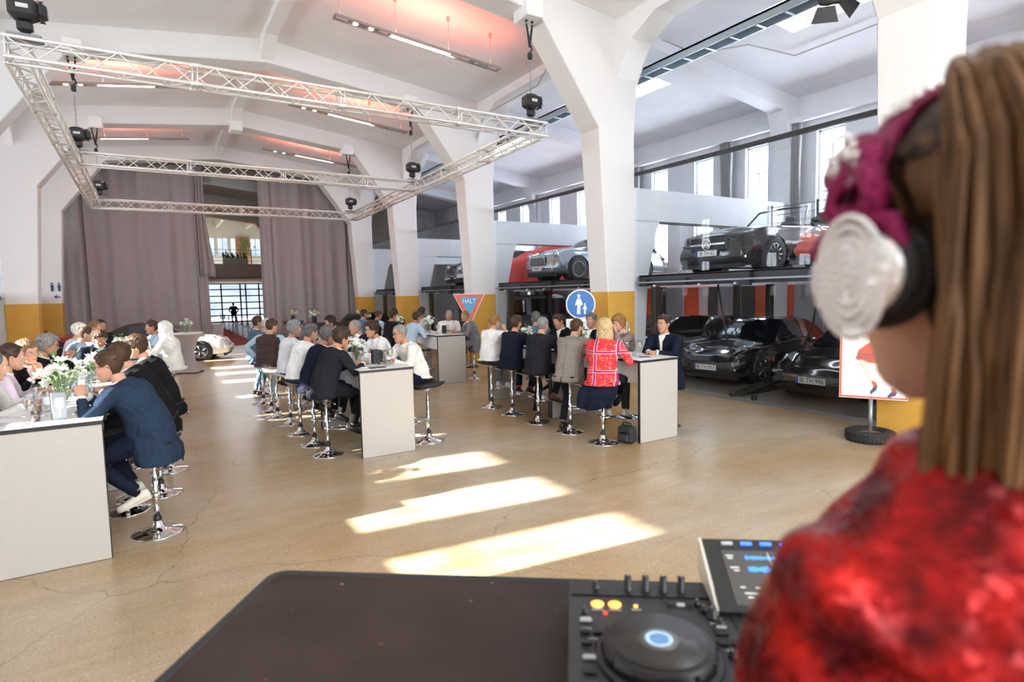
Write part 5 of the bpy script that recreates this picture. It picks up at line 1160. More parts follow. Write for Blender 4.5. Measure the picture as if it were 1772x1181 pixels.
def _plaid():
    m = cloth('plaid_blazer', (.30, .27, .24), bump=None, noise=None); N, L, b = nodes(m); tc = N.new('ShaderNodeTexCoord'); sp = N.new('ShaderNodeSeparateXYZ'); L.new(tc.outputs['Object'], sp.inputs[0]); prev = None
    for ax, fr in (('X', 36), ('Z', 34)):
        a = N.new('ShaderNodeMath'); a.operation = 'MULTIPLY'; a.inputs[1].default_value = fr; L.new(sp.outputs[ax], a.inputs[0]); f = N.new('ShaderNodeMath'); f.operation = 'FRACT'; L.new(a.outputs[0], f.inputs[0]); g = N.new('ShaderNodeMath'); g.operation = 'LESS_THAN'; g.inputs[1].default_value = .16; L.new(f.outputs[0], g.inputs[0])
        if prev: q = N.new('ShaderNodeMath'); q.operation = 'MAXIMUM'; L.new(prev, q.inputs[0]); L.new(g.outputs[0], q.inputs[1]); prev = q.outputs[0]
        else: prev = g.outputs[0]
    mx = N.new('ShaderNodeMixRGB'); L.new(prev, mx.inputs[0]); mx.inputs[1].default_value = (.30, .27, .24, 1); mx.inputs[2].default_value = (.17, .14, .12, 1); L.new(mx.outputs[0], b.inputs['Base Color']); return m
CL['plaid'] = _plaid()
def _pattern():
    m = cloth('patterned_blouse', (.7, .05, .06), .6, bump=None, noise=None); N, L, b = nodes(m); tc = N.new('ShaderNodeTexCoord')
    def ramp(src, st):
        r = N.new('ShaderNodeValToRGB'); r.color_ramp.interpolation = 'CONSTANT'; e = r.color_ramp.elements; e[0].position, e[0].color = st[0][0], (*st[0][1], 1); e[1].position, e[1].color = st[1][0], (*st[1][1], 1)
        for p, c in st[2:]: q = e.new(p); q.color = (*c, 1)
        L.new(src, r.inputs[0]); return r.outputs[0]
    v = N.new('ShaderNodeTexVoronoi'); v.inputs['Scale'].default_value = 17; v.inputs['Randomness'].default_value = .65; L.new(tc.outputs['Object'], v.inputs[0])
    w_ = N.new('ShaderNodeTexNoise'); w_.inputs['Scale'].default_value = 42; w_.inputs['Detail'].default_value = 1; L.new(tc.outputs['Object'], w_.inputs[0])
    ad = N.new('ShaderNodeMath'); ad.operation = 'MULTIPLY_ADD'; ad.inputs[1].default_value = .9; L.new(w_.outputs[0], ad.inputs[0]); L.new(v.outputs['Distance'], ad.inputs[2])
    R_, W_, K_, P_ = (.66, .04, .045), (.62, .50, .46), (.10, .02, .05), (.42, .03, .14)
    c1 = ramp(ad.outputs[0], [(0, W_), (.40, K_), (.43, W_), (.53, R_), (.76, W_), (.80, R_)])
    sp = N.new('ShaderNodeSeparateXYZ'); L.new(tc.outputs['Object'], sp.inputs[0]); prev = None
    for ax, fr, off in (('X', 3.6, .32), ('Z', 4.1, .1)):
        a = N.new('ShaderNodeMath'); a.operation = 'MULTIPLY_ADD'; a.inputs[1].default_value = fr; a.inputs[2].default_value = off; L.new(sp.outputs[ax], a.inputs[0]); f = N.new('ShaderNodeMath'); f.operation = 'FRACT'; L.new(a.outputs[0], f.inputs[0])
        if prev: q = N.new('ShaderNodeMath'); q.operation = 'MINIMUM'; L.new(prev, q.inputs[0]); L.new(f.outputs[0], q.inputs[1]); prev = q.outputs[0]
        else: prev = f.outputs[0]
    band = ramp(prev, [(0, W_), (.03, P_), (.13, W_), (.16, (0, 0, 0))]); lt = N.new('ShaderNodeMath'); lt.operation = 'LESS_THAN'; lt.inputs[1].default_value = .16; L.new(prev, lt.inputs[0])
    mx = N.new('ShaderNodeMixRGB'); L.new(lt.outputs[0], mx.inputs[0]); L.new(c1, mx.inputs[1]); L.new(band, mx.inputs[2]); L.new(mx.outputs[0], b.inputs['Base Color']); return m
CL['pattern'] = _pattern()
SHOE = {'black': mat('shoe_black', (.018, .017, .017), .3), 'brown': mat('shoe_brown', (.16, .06, .03), .4), 'cream': mat('sneaker_cream', (.66, .62, .54), .6), 'grey': mat('boot_grey', (.30, .27, .24), .6), 'white': mat('sneaker_white', (.72, .72, .72), .5)}
SOLE = mat('sole_pale', (.62, .56, .46), .6); EYEW = mat('eye_white', (.75, .73, .70), .3); EYEI = mat('eye_iris', (.04, .03, .025), .2); FRAMEK = mat('spectacle_frame', (.02, .02, .022), .3)
LENS = glassmat('lens', (.92, .93, .94), 1.5)
from mathutils import noise as mnoise
def person(label, x, y, face, top='jacket', tc_='navy', legs='dark', lean=.35, hy=0, hp=0, hr=0, hair='short', hc='brown', tone='b', lh=None, rh=None, seat=.80, stand=False, bulk=1.0, fem=0, glasses=False, beard=None, shoe='black', feet=None, shirt=None, group=None, curl=.45, twist=0, sleeves=None, H=1.0, side=0, tail=.12, collar='white', socks=None, short_sleeve=False, dz=0, headdx=0, lod=None, extra=None, pole=None, flat=False, shw=None, drop=0):
    """x,y: pelvis on the floor plan; face: forward direction (0=+Y, pi/2 = +X). Local frame: +Y forward, +X right."""
    g = thing('person', label, 'person', (x, y, dz), -face, group)
    dist = camdist((x, y, 1.3)); near = dist < 9.5; fine = dist < 11; vox = (.0125 if dist < 8 else .016 if dist < 12 else .022) if lod is None else lod
    zh = (seat + .075) if not stand else .93 * H; TS = H * (1 if stand else .915); P0 = Vector((0, 0, zh)); a1, a2, a3 = lean * .55, lean, lean * 1.15
    P1 = P0 + seg_dir(a1, roll=side * .5) * .20 * TS; P2 = P1 + seg_dir(a2, roll=side) * .20 * TS; P3 = P2 + seg_dir(a3, roll=side) * .13 * TS     # P3 = base of neck
    tw = Matrix.Rotation(twist, 3, 'Z'); R_ = tw @ Vector((1, 0, 0)); F3 = seg_dir(a3, roll=side).cross(R_) * -1; F3 = R_.cross(seg_dir(a3)) * -1 if False else (Vector((0, 0, 1)).cross(R_)); F3.normalize(); up3 = seg_dir(a3, roll=side); F3 = (F3 - up3 * F3.dot(up3)).normalized(); RX = F3.cross(up3).normalized()
    sw = (shw or (.176 if fem else .200)) * H * (.6 + .4 * bulk); SH = {s: P3 + RX * s * sw - up3 * (.045 + drop) + F3 * .012 for s in (-1, 1)}
    NT = P3 + (up3 * .45 + Vector((0, .25, .85)) * .55).normalized() * .056
    HM = Matrix.Rotation(-hy, 3, 'Z') @ Matrix.Rotation(-(hp), 3, 'X') @ Matrix.Rotation(hr, 3, 'Y')
    HCn = NT + HM @ Vector((0, .022, .108)) + Vector((0, .01 + lean * .03, 0)); hs = 1.0 * (.97 if fem else 1.0)
    # ---- arms (s=+1 right, -1 left)
    tgt = {1: rh or (.14, .42, 1.135), -1: lh or (-.14, .42, 1.135)}; l1, l2 = .285 * H, .255 * H; ARM = {}
    for s in (-1, 1): pl_ = Vector((s * .75, -.25, -1.0)) if pole is None else Vector(pole); e, wv = ik(SH[s], tgt[s], l1, l2, pl_); ARM[s] = (SH[s], e, wv)
    # ---- legs
    ft = feet or {1: (.12, .34, .40), -1: (-.12, .32, .40)}
    if stand and feet is None: ft = {1: (.10, .02, .09), -1: (-.10, -.02, .09)}
    LEG = {}
    for s in (-1, 1): hpj = P0 + Vector((s * .095, 0, -.02)); k, an = ik(hpj, ft[s], .43 * H, .42 * H, (s * .25, 1, .45)); LEG[s] = (hpj, k, an)
    f0 = Vector((0, 1, 0)); u0 = Vector((1, 0, 0))
    def torso(b, k, hem=None, kx=0):
        q = bulk; sp1 = seg_dir(a1, roll=side * .5); g1 = u0.cross(sp1) * -1; rings = []
        def fw(sp, r): f = Vector((0, 0, 1)).cross(r); f = f - sp * f.dot(sp); return f.normalized()
        seq = []
        if hem: seq += [(P0 - Vector((0, .045, hem * .95)), u0, f0, .205 * q, .135 * q), (P0 - Vector((0, .035, hem * .5)), u0, f0, .200 * q, .150 * q)]
        sp2, sp3 = seg_dir(a2, roll=side), up3
        rmid = (u0 + RX).normalized()
        seq += [(P0 - Vector((0, 0, .04)), u0, f0, .178 * q, .138 * q), (P0 + sp1 * .07, u0, fw(sp1, u0), .178 * q, .135 * q), (P1, rmid, fw(sp1, rmid), (.150 if fem else .162) * q, .118 * q * (1 + .6 * (q - 1))), (P1 + sp2 * .10, rmid, fw(sp2, rmid), .172 * q, .118 * q), (P2, RX, fw(sp2, RX), .188 * q, .122 * q), (P2 + sp3 * .07, RX, F3, .190 * q * (sw / .19), .108), (P3 - sp3 * .025, RX, F3, .150 * (sw / .19), .078), (P3 + sp3 * .018, RX, F3, .082, .066)]
        for c, r, f, rx, ry in seq: rings.append(ell(c - f * .012, r, f, rx * k + kx, ry * k + kx))
        b.loft(rings)
        return rings
    # ---- body (one continuous skin): torso, neck, limbs, head, hands
    b = B(); torso(b, .80)
    b.tube([P3 - up3 * .05, P3 + (NT - P3) * .5, NT + HM @ Vector((0, .0, .045))], [.075, .0565 * (.88 if fem else 1), .056 * (.88 if fem else 1)], 12)
    for s in (-1, 1):
        a, e, wv = ARM[s]; b.tube([a - RX * s * .05, a, (a + e) / 2, e, (e + wv) / 2, wv], [.05, .050, .044, .037, .036, .026], 8); h_, k, an = LEG[s]; b.tube([h_, (h_ + k) / 2, k, (k + an) / 2, an], [.075, .068, .05, .047, .034], 8)
    co, fs = remesh(b, .018 if near else .026, 3); bb = B(); bb.add(co, fs, True); hb = B(); head_geo(hb, fem); n0 = len(bb.v); bb.mi = 0
    bb.v += [tuple(HCn + HM @ (Vector(p) * hs)) for p in hb.v]
    for f, m_ in zip(hb.f, hb.m): bb.f.append(tuple(i + n0 for i in f)); bb.m.append(m_); bb.sm.append(True)
    for s in (-1, 1):
        a, e, wv = ARM[s]; d = (wv - e).normalized(); cl_ = curl[0 if s == -1 else 1] if isinstance(curl, tuple) else curl
        co, fs = hand(cl_, fine); onT = abs(wv.z - 1.135) < .06 or flat; dn = Vector((0, 0, -1)) if onT or stand else Vector((-s * .5, .2, -.8))
        fd = (d + Vector((-s * .35, .1, 0)) * .7) if onT else d; fd = Vector((fd.x, fd.y, fd.z * (.15 if onT else 1))).normalized(); pn = (dn - fd * dn.dot(fd)).normalized(); xx = fd.cross(-pn).normalized(); M = Matrix((xx, fd, -pn)).transposed()
        if s == 1: co = co * np.array([-1, 1, 1])
        pts = co @ np.array(M).T + np.array(wv + d * .015); bb.add([tuple(p) for p in pts], [tuple(f) if s == -1 else tuple(f[::-1]) for f in fs], True)
    bb.build('body', list(skin(tone)), g)
    # ---- face details
    for s in (-1, 1):
        o = B().ball(HCn + HM @ (Vector((s * .031, .0715, .001)) * hs), .0125, 10, 8); o.mi = 1; o.ball(HCn + HM @ (Vector((s * .031, .0795, .001)) * hs), .0058, 8, 6); ey = o.build('eye', [EYEW, EYEI], g)
        if near: B().tube([HCn + HM @ (Vector((s * xx_, .0935 - abs(xx_ - .03) * .25, .0185 + zz_)) * hs) for xx_, zz_ in ((.014, -.001), (.03, .004), (.046, -.003))], [.002, .0035, .0015], 5).build('eyebrow', hairm('hair_' + (hc if hc not in ('white', 'lightgrey') else 'grey'), HC[hc if hc not in ('white', 'lightgrey') else 'grey']), g)
    hg = hair_geo(hair, hash(label) % 97 if False else int(x * 131 + y * 71) % 97)
    hg.v = [tuple(HCn + HM @ (Vector(p) * hs)) for p in hg.v]; hg.build('hair', hairm('hair_' + hc, HC[hc]), g)
    if beard: q = beard_geo(); q.v = [tuple(HCn + HM @ (Vector(p) * hs)) for p in q.v]; q.build('beard', hairm('hair_' + beard, HC[beard]), g)
    if glasses:
        q = B(); gm = FRAMEK if glasses is True else mat('thin_metal_frame', (.35, .33, .30), .3, metal=.8); r_ = .0022 if glasses is True else .0014
        T_ = lambda v: HCn + HM @ (Vector(v) * hs)
        for s in (-1, 1): q.tube([T_((s * .033 + .022 * cos(t), .099, .0 + .0155 * sin(t))) for t in [k * pi / 7 for k in range(14)]], r_, 5, closed=True); q.tube([T_((s * .055, .098, .006)), T_((s * .079, .07, .006)), T_((s * .083, -.005, .004)), T_((s * .08, -.022, -.012))], r_, 5)
        q.tube([T_((-.011, .1, .003)), T_((0, .103, .006)), T_((.011, .1, .003))], r_, 5); go = q.build('spectacles', gm, g)
        for s in (-1, 1): B().prism([(0, 0)] * 0 or [(s * .033 + .021 * cos(t), .0145 * sin(t)) for t in [k * pi / 6 for k in range(12)]], .0985, .0995).v and None
    # ---- trousers
    b = B(); b.loft([ell(P0 + Vector((0, .0, .05)), u0, f0, .158 * bulk, .120 * bulk), ell(P0 - Vector((0, 0, .03)), u0, f0, .178 * bulk, .138 * bulk), ell(P0 - Vector((0, -.01, .095)), u0, f0, .168 * bulk, .118)])
    for s in (-1, 1): h_, k, an = LEG[s]; dd = (an - k).normalized(); b.tube([h_ - Vector((0, .02, 0)), h_ + (k - h_) * .3, h_ + (k - h_) * .7, k, k + (an - k) * .35, k + (an - k) * .7, an - dd * .02], [.094 * bulk, .090 * bulk, .075, .064, .061, .056, .058], 10)
    co, fs = remesh(b, vox * 1.15, 5); wr = .004
    co = [p for p in co]; b = B(); b.add([tuple(Vector(p) + Vector((0, 0, wr * mnoise.noise(Vector(p) * 14)))) for p in co], fs, True); b.build('trousers', CL[legs], g)
    # ---- shoes
    for s in (-1, 1):
        h_, k, an = LEG[s]; out = Vector((s * .25, 1, 0)).normalized(); dwn = Vector((0, 0, -1)) if (stand or an.z < .15) else Vector((0, -.0, -1)); tilt = 0 if an.z < .15 else -.35; fwd = Vector((out.x, out.y * cos(tilt), sin(tilt))).normalized(); rt = fwd.cross(Vector((0, 0, 1))).normalized(); upv = rt.cross(fwd); rings = []
        for t, wd, hg_ in ((-.075, .020, .045), (-.068, .033, .075), (-.03, .038, .085), (.02, .039, .075), (.07, .045, .055), (.12, .047, .043), (.165, .038, .034), (.188, .018, .024)):
            c = an + fwd * t - upv * .075; rings.append([c + rt * (wd * cos(a)) + upv * (hg_ * max(0, sin(a)) if sin(a) > 0 else .0) for a in [2 * pi * q / 12 for q in range(12)]])
        so = B().loft(rings).build('shoe', SHOE[shoe], g)
        if shoe in ('cream', 'white') or near: B().loft([[p - upv * .0 + (p - (an + fwd * t - upv * .075)) * .06 for p in r] and [an + fwd * t - upv * .0755 + rt * wd * 1.05 * cos(a) - upv * (.016 if sin(a) < 0 else 0) for a in [2 * pi * q / 12 for q in range(12)]] for r, t, wd in zip(rings, (-.075, -.068, -.03, .02, .07, .12, .165, .188), (.020, .033, .038, .039, .045, .047, .038, .018))]).build('sole', SOLE if shoe in ('cream', 'white') else DARKT, so)
        if socks: B().tube([k + (an - k) * .72, an + Vector((0, 0, -.02))], [.043, .036], 10).build('sock', CL[socks], g)
    # ---- upper clothing
    hem = tail if top in ('jacket', 'puffer', 'blouse') else .03; loose = .012 if top != 'tee' else .004
    b = B(); TR_ = torso(b, 1.0 + (.04 if top in ('jacket', 'puffer') else .0), hem=hem if top != 'vest' else .03, kx=loose); slv = B() if sleeves else b
    for s in (-1, 1):
        a, e, wv = ARM[s]; d2 = (wv - e); end = e + d2 * (.90 if not short_sleeve else .0); up_ = (e - a)
        if short_sleeve: slv.tube([a - RX * s * .05, a, a + up_ * .35, a + up_ * .68], [.070, .072, .068, .066], 10)
        else: slv.tube([a - RX * s * .06, a + up3 * -.005, a + up_ * .25, a + up_ * .6, e, e + d2 * .3, e + d2 * .65, end], [.068, .073 * (.5 + .5 * bulk), .070 * (.5 + .5 * bulk), .062, .056, .052, .045, .040], 10)
    def folds(co, fs, amp, name, m, sc=9):
        out = []
        for p in co:
            v = Vector(p); c = Vector((0, v.y * 0, v.z)); n_ = mnoise.noise(Vector((v.x * sc + v.z * 6, v.y * sc, v.z * sc * .8))) * .8 + .7 * abs(mnoise.noise(Vector((v.x * 14 - v.z * 9, v.y * 14, v.z * 16)))) + .25 * mnoise.noise(v * sc * 2.4); axis = P0 + (P3 - P0) * max(0, min(1, (v.z - P0.z) / max(.1, P3.z - P0.z))); r = (v - axis); r.z = 0
            out.append(tuple(v + (r.normalized() if r.length > 1e-4 else r) * n_ * amp))
        q = B(); q.add(out, fs, True); return q.build(name, m, g)
    co, fs = remesh(b, vox, 5)
    nm = {'jacket': 'jacket', 'shirt': 'shirt', 'vest': 'vest', 'tee': 'shirt', 'puffer': 'padded_vest', 'blouse': 'blouse'}[top]
    if top == 'puffer':
        co = np.array(co); ax = np.array(P0); d = np.array((P3 - P0).normalized()); t = (co - ax) @ d; c_ = ax + np.outer(t, d); r = co - c_; co = co + r / (np.linalg.norm(r, axis=1, keepdims=True) + 1e-6) * (.014 * np.abs(np.sin(t * 52)))[:, None]; folds(co, fs, .002, nm, CL[tc_])
    else: folds(co, fs, .010 if top == 'jacket' else .014, nm, CL[tc_])
    if sleeves: co, fs = remesh(slv, vox, 4); folds(co, fs, .009, 'sleeves', CL[sleeves])
    if not short_sleeve:
        for s in (-1, 1):
            a, e, wv = ARM[s]; d2 = wv - e
            if top == 'jacket' and near: B().tube([e + d2 * .84, e + d2 * .97], [.039, .0365], 12).build('cuff', CL['white'], g)
    if top == 'jacket' and near:      # centre back seam with an open vent, pocket flaps
        bk = [Vector(min(r, key=lambda q: (q - P0).dot(f0) - .0 * q.z)) if False else Vector(r[len(r) * 3 // 4]) for r in TR_]; ol = [p + Vector((0, -.002, 0)) for p in bk]
        B().tube([ol[i] for i in range(2, 8)], .0022, 5).build('back_seam', mat('seam_shadow', (.006, .006, .007), .9), g)
        B().tube([ol[0] + Vector((0, -.004, -.01)), ol[1] + Vector((0, -.004, 0)), ol[2] + Vector((0, -.003, 0))], [.007, .005, .002], 6).build('vent', mat('seam_shadow', (.006, .006, .007), .9), g)
        for s in (-1, 1):
            r1 = TR_[3]; k_ = len(r1) * 3 // 4 + s * 3; q1, q2 = Vector(r1[k_ % 16]), Vector(r1[(k_ + s) % 16]); B().add([q1 + (q1 - P0) * .05, q2 + (q2 - P0) * .05, q2 + (q2 - P0) * .06 - Vector((0, 0, .05)), q1 + (q1 - P0) * .06 - Vector((0, 0, .05))], [(0, 1, 2, 3)]).build('pocket_flap', CL[tc_], g)
    # collar
    cm = CL.get(collar) or CL['white']; n_ax = (NT - P3).normalized()
    if collar:
        cc = P3 + up3 * -.004; rr = []
        for t, rd in ((-.012, .078), (.018, .070), (.034, .0665), (.034, .0625), (.0, .064)): rr.append(ell(cc + n_ax * t + F3 * .004, RX, (F3 - n_ax * F3.dot(n_ax)).normalized(), rd, rd * .95, 18, 1))
        B().loft(rr, caps=False).build('collar', cm, g)
        if top == 'jacket':
            # lapels and shirt front
            fo = lambda x_, z_, o_: P2 + RX * x_ + up3 * z_ + F3 * o_
            B().add([fo(-.055, .135, .088), fo(.055, .135, .088), fo(.012, -.19, .158 * bulk), fo(-.012, -.19, .158 * bulk), fo(0, .0, .158 * bulk)], [(0, 1, 4), (1, 2, 4), (2, 3, 4), (3, 0, 4)], True).build('shirt_front', CL[shirt or 'white'], g)
            for s in (-1, 1): B().add([fo(s * .060, .14, .080), fo(s * .105, .075, .105), fo(s * .088, .055, .128), fo(s * .008, -.20, .166 * bulk), fo(s * .035, .06, .140 * bulk)], [(0, 1, 2, 4), (2, 3, 4), (0, 4, 3)], True).build('lapel', CL[tc_], g)
    g['hx'] = 0; del g['hx']
    return g, dict(head=HCn, HM=HM, P3=P3, P0=P0, ARM=ARM, LEG=LEG)
# ================================================================ THE GUESTS
PI2 = pi / 2
GL, GM, GR, GB, GZ = 'guests at the left table', 'guests at the middle table', 'guests at the right table', 'guests at the back table', 'guests at the back left table'
def sit(label, x, y, face, slab, white=False, **k):
    stool(x + k.pop('sx', 0), y + k.pop('sy', 0), -face, slab, white); k.setdefault('tail', .12)
    return person(label, x, y, face, **k)
# ---- left table, right-hand side (backs to us)
sit('man in dark blue suit and glasses leaning on the left table, cream sneakers', -.06, 5.84, -PI2 + .30, 'chrome stool under the dark blue suited man at the left table', top='jacket', tc_='blue', legs='navy', lean=.50, hy=-.08, hp=.10, hair='short', hc='brown', tone='a', glasses=True, shoe='cream', lh=(-.14, .44, 1.24), rh=(.08, .50, 1.22), feet={1: (.10, .20, .42), -1: (-.10, .10, .40)}, bulk=1.10, tail=.26, group=GL, socks='dark')
sit('man in black suit with slicked brown hair, second from the corner of the left table', -.02, 7.02, -PI2 + .15, 'chrome stool under the slick haired man in black', top='jacket', tc_='black', lean=.50, hy=-.1, hp=.12, hair='slick', hc='brown', tone='a', bulk=1.06, tail=.24, group=GL)
sit('man in black suit with wavy brown hair, third from the corner of the left table', .08, 7.95, -PI2 + .12, 'chrome stool under the wavy haired man in black', top='jacket', tc_='black', lean=.42, hy=-.05, hp=.08, hair='full', hc='brown', tone='a', tail=.22, group=GL)
stool(-.35, 8.9, PI2, 'empty chrome stool behind the wavy haired man in black'); stool(-.30, 6.62, PI2, 'chrome stool whose base shows between the two nearest suits')
# ---- left table, left-hand side
sit('grey haired man in pale blazer at the left picture edge', -1.42, 6.55, PI2 + .1, 'chrome stool under the man in pale blazer', top='jacket', tc_='stone', legs='khaki', lean=.40, hy=-.25, hp=.22, hair='thin', hc='saltpepper', tone='a', lh=(-.14, .44, 1.135), rh=(.10, .46, 1.135), bulk=1.08, group=GL)
sit('dark haired man in lilac shirt talking towards the laughing man', -1.42, 7.38, PI2 - .1, 'chrome stool under the man in lilac shirt', top='shirt', tc_='lilac', lean=.42, hy=-.15, hp=.02, hair='slick', hc='darkbrown', tone='a', group=GL)
sit('laughing man with glasses and sandy fringe, hand below his chin', -1.34, 8.28, PI2 + .65, 'chrome stool under the laughing man with glasses', top='jacket', tc_='black', lean=.40, hy=.15, hp=.15, hr=.15, hair='full', hc='sand', tone='a', glasses='m', shirt='lilac', lh=(-.02, .34, 1.27), rh=(.12, .38, 1.2), group=GL)
sit('grey haired man with glasses in black, hands folded before his mouth', -1.30, 9.05, PI2 + .1, 'chrome stool under the man with folded hands', top='jacket', tc_='black', lean=.34, hy=-.05, hp=.1, hair='full', hc='grey', tone='b', glasses=True, lh=(-.02, .40, 1.33), rh=(.03, .41, 1.32), curl=.95, group=GL)
# ---- back left table
sit('white long haired woman in white blouse and jeans at the back left table', .28, 11.95, -PI2 + .35, 'chrome stool under the white haired woman', white=True, top='blouse', tc_='offwhite', legs='jeans', lean=.12, hy=-.25, hp=.05, hair='long', hc='white', tone='a', fem=1, bulk=1.02, tail=.10, group=GZ, collar=None)
mg_, inf = sit('man in light blue shirt with sunglasses pushed up on his head', .10, 12.95, -PI2 - .25, 'chrome stool under the man with sunglasses on his head', top='shirt', tc_='sky', legs='jeans', lean=.15, hy=.1, hair='short', hc='brown', tone='c', glasses=False, group=GZ, short_sleeve=True, collar='sky')
q = B(); T9 = lambda v: inf['head'] + inf['HM'] @ Vector(v)
for s_ in (-1, 1): q.tube([T9((s_ * .032 + .024 * cos(t), .094 - .02 * sin(t), .082 + .018 * sin(t))) for t in [k * pi / 6 for k in range(12)]], .009, 6, closed=True); q.tube([T9((s_ * .056, .085, .085)), T9((s_ * .088, .02, .05)), T9((s_ * .086, -.02, .02))], .003, 5)
q.tube([T9((-.01, .096, .082)), T9((.01, .096, .082))], .004, 5); q.build('sunglasses', FRAMEK, mg_)
sit('young man in navy suit bowing his head between the tables', -.72, 10.85, pi - .25, 'chrome stool under the young man bowing his head', top='jacket', tc_='navy', lean=.35, hy=.12, hp=.55, hair='short', hc='brown', tone='b', shirt='sky', group=GZ)
sit('man with a hair bun in slate vest and sky blue sleeves', -1.15, 11.75, PI2 - .1, 'chrome stool under the man with the hair bun', top='vest', tc_='slate', sleeves='sky', lean=.36, hy=0, hp=.2, hair='bun', hc='brown', tone='a', lh=(-.04, .40, 1.30), rh=(.06, .40, 1.28), curl=.9, collar='sky', group=GZ)
sit('white haired man in pale shirt behind the man with the bun', -1.25, 12.75, PI2 - .1, 'chrome stool under the white haired man in pale shirt', top='shirt', tc_='pale', lean=.25, hair='full', hc='white', tone='a', group=GZ)
sit('sandy haired man half hidden behind the navy suited bowing man', -1.05, 13.9, PI2 + .2, 'chrome stool under the half hidden sandy haired man', top='shirt', tc_='white', lean=.15, hair='short', hc='sand', tone='b', group=GZ)
person('dark haired man standing at the back, only his head above the group', -.95, 15.3, pi - .4, stand=True, H=.92, top='jacket', tc_='charcoal', lean=.05, hair='short', hc='darkbrown', tone='b', lh=(-.22, .1, .85), rh=(.22, .1, .85), group=GZ)
# ---- middle table, left side, near to far
sit('dark haired man in charcoal suit at the near corner of the middle table', 1.82, 7.52, PI2 - .12, 'chrome stool under the man in charcoal suit at the middle table', top='jacket', tc_='charcoal', lean=.42, hy=-.05, hp=.10, hair='full', hc='darkbrown', tone='b', bulk=1.06, tail=.14, lh=(-.14, .46, 1.135), rh=(.10, .48, 1.135), feet={1: (.1, .30, .36), -1: (-.06, .42, .38)}, shirt='sky', group=GM)
sit('grey haired man in black suit hidden behind the charcoal suit', 1.80, 8.14, PI2 - .1, 'chrome stool under the grey haired man in black suit', top='jacket', tc_='navy', lean=.42, hy=-.1, hp=.15, hair='full', hc='saltpepper', tone='c', tail=.14, group=GM)
sit('man in white shirt with dark grey cropped hair at the middle table', 1.78, 8.92, PI2 - .12, 'chrome stool under the broad man in white shirt', top='shirt', tc_='white', legs='jeans', lean=.36, hy=-.1, hp=.12, hair='short', hc='saltpepper', tone='b', bulk=1.05, group=GM)
sit('bearded man with long grey hair in pale shirt at the middle table', 1.80, 9.75, PI2 - .1, 'chrome stool under the man with long grey hair', white=True, top='shirt', tc_='pale', legs='jeans', lean=.18, hy=.05, hp=.02, hair='full', hc='grey', tone='c', beard='grey', group=GM, bulk=1.04)
sit('man in brown padded vest, mint sleeves and light jeans', 1.72, 11.0, PI2 - .75, 'white seated stool under the man in padded vest', white=True, top='puffer', tc_='puffer', sleeves='ljeans', legs='ljeans', lean=.12, hy=.35, hp=.12, hair='short', hc='brown', tone='a', bulk=1.10, shoe='white', lh=(-.30, .05, .95), rh=(.10, .42, 1.135), feet={1: (.16, .34, .40), -1: (-.14, .25, .11)}, group=GM, tail=.06, collar=None)
sit('bald man with glasses in blue suit beyond the padded vest', 1.74, 12.0, PI2 - .2, 'white seated stool under the bald man in blue suit', white=True, top='jacket', tc_='steel', lean=.2, hy=.1, hp=.1, hair='bald', hc='lightgrey', tone='a', glasses='m', group=GM)
person('young man in steel blue suit standing at the far end of the middle table', 1.80, 13.1, PI2 - .1, stand=True, H=.93, top='jacket', tc_='steel', legs='steel', lean=.06, hy=-.05, hair='short', hc='brown', tone='b', lh=(-.22, .15, 1.0), rh=(.2, .3, 1.1), group=GM)
# ---- middle table, right side
sit('grey haired man with black glasses in cream white shirt facing left', 3.16, 7.75, -PI2 - .10, 'black seated stool behind the grey haired man in cream white shirt', sx=.0, sy=-.35, top='shirt', tc_='offwhite', legs='navy', lean=.42, hy=0, hp=.08, hair='crop', hc='grey', tone='b', glasses=True, bulk=1.06, lh=(-.12, .42, 1.135), rh=(.10, .42, 1.2), group=GM, collar='offwhite')
sit('dark haired man with black glasses in white shirt, mouth open', 3.16, 9.0, -PI2 - .1, 'chrome stool under the dark haired man in white shirt', top='shirt', tc_='white', lean=.40, hy=0, hp=.05, hair='full', hc='darkbrown', tone='b', glasses=True, group=GM)
sit('bald man with thin glasses beside the dark haired man in white', 3.14, 9.85, -PI2 - .05, 'chrome stool under the bald man with thin glasses', top='jacket', tc_='navy', lean=.36, hp=.1, hair='bald', hc='grey', tone='b', glasses='m', group=GM)
sit('black haired man in white patterned shirt at the end of the middle table', 3.20, 11.9, -PI2 - .3, 'chrome stool under the black haired man in white patterned shirt', top='shirt', tc_='white', lean=.25, hy=.2, hp=.12, hair='full', hc='black', tone='c', group=GM)
stool(3.28, 8.6, PI2 - .1, 'black seated stool half hidden behind the middle table')
stool(1.72, 10.42, -PI2, 'empty white seated stool between the long haired man and the padded vest', True)
# ---- back table
sit('man in light blue shirt and khaki trousers leaning on the back table', 5.10, 12.9, PI2 - .12, 'black seated stool in front of the khaki trousered man', sx=.02, sy=-.55, top='shirt', tc_='sky', legs='khaki', lean=.36, hy=-.2, hp=.1, hair='short', hc='darkbrown', tone='c', bulk=1.08, shoe='brown', feet={1: (.05, .10, .42), -1: (-.1, .3, .4)}, group=GB, collar='sky')
sit('bald man in grey blazer sitting by the triangular sign', 6.50, 12.35, -PI2 + .25, 'black seated stool under the bald man in grey blazer', top='jacket', tc_='grey', legs='grey', lean=.30, hy=0, hp=.08, hair='bald', hc='sand', tone='c', bulk=1.08, tail=.26, group=GB)
sit('grey haired man in white shirt looking down at the back table', 6.35, 13.4, pi + .35, 'chrome stool under the man looking down', top='shirt', tc_='white', lean=.2, hy=0, hp=.35, hair='crop', hc='grey', tone='b', glasses='m', lh=(-.10, .40, 1.135), rh=(.10, .40, 1.14), group=GB)
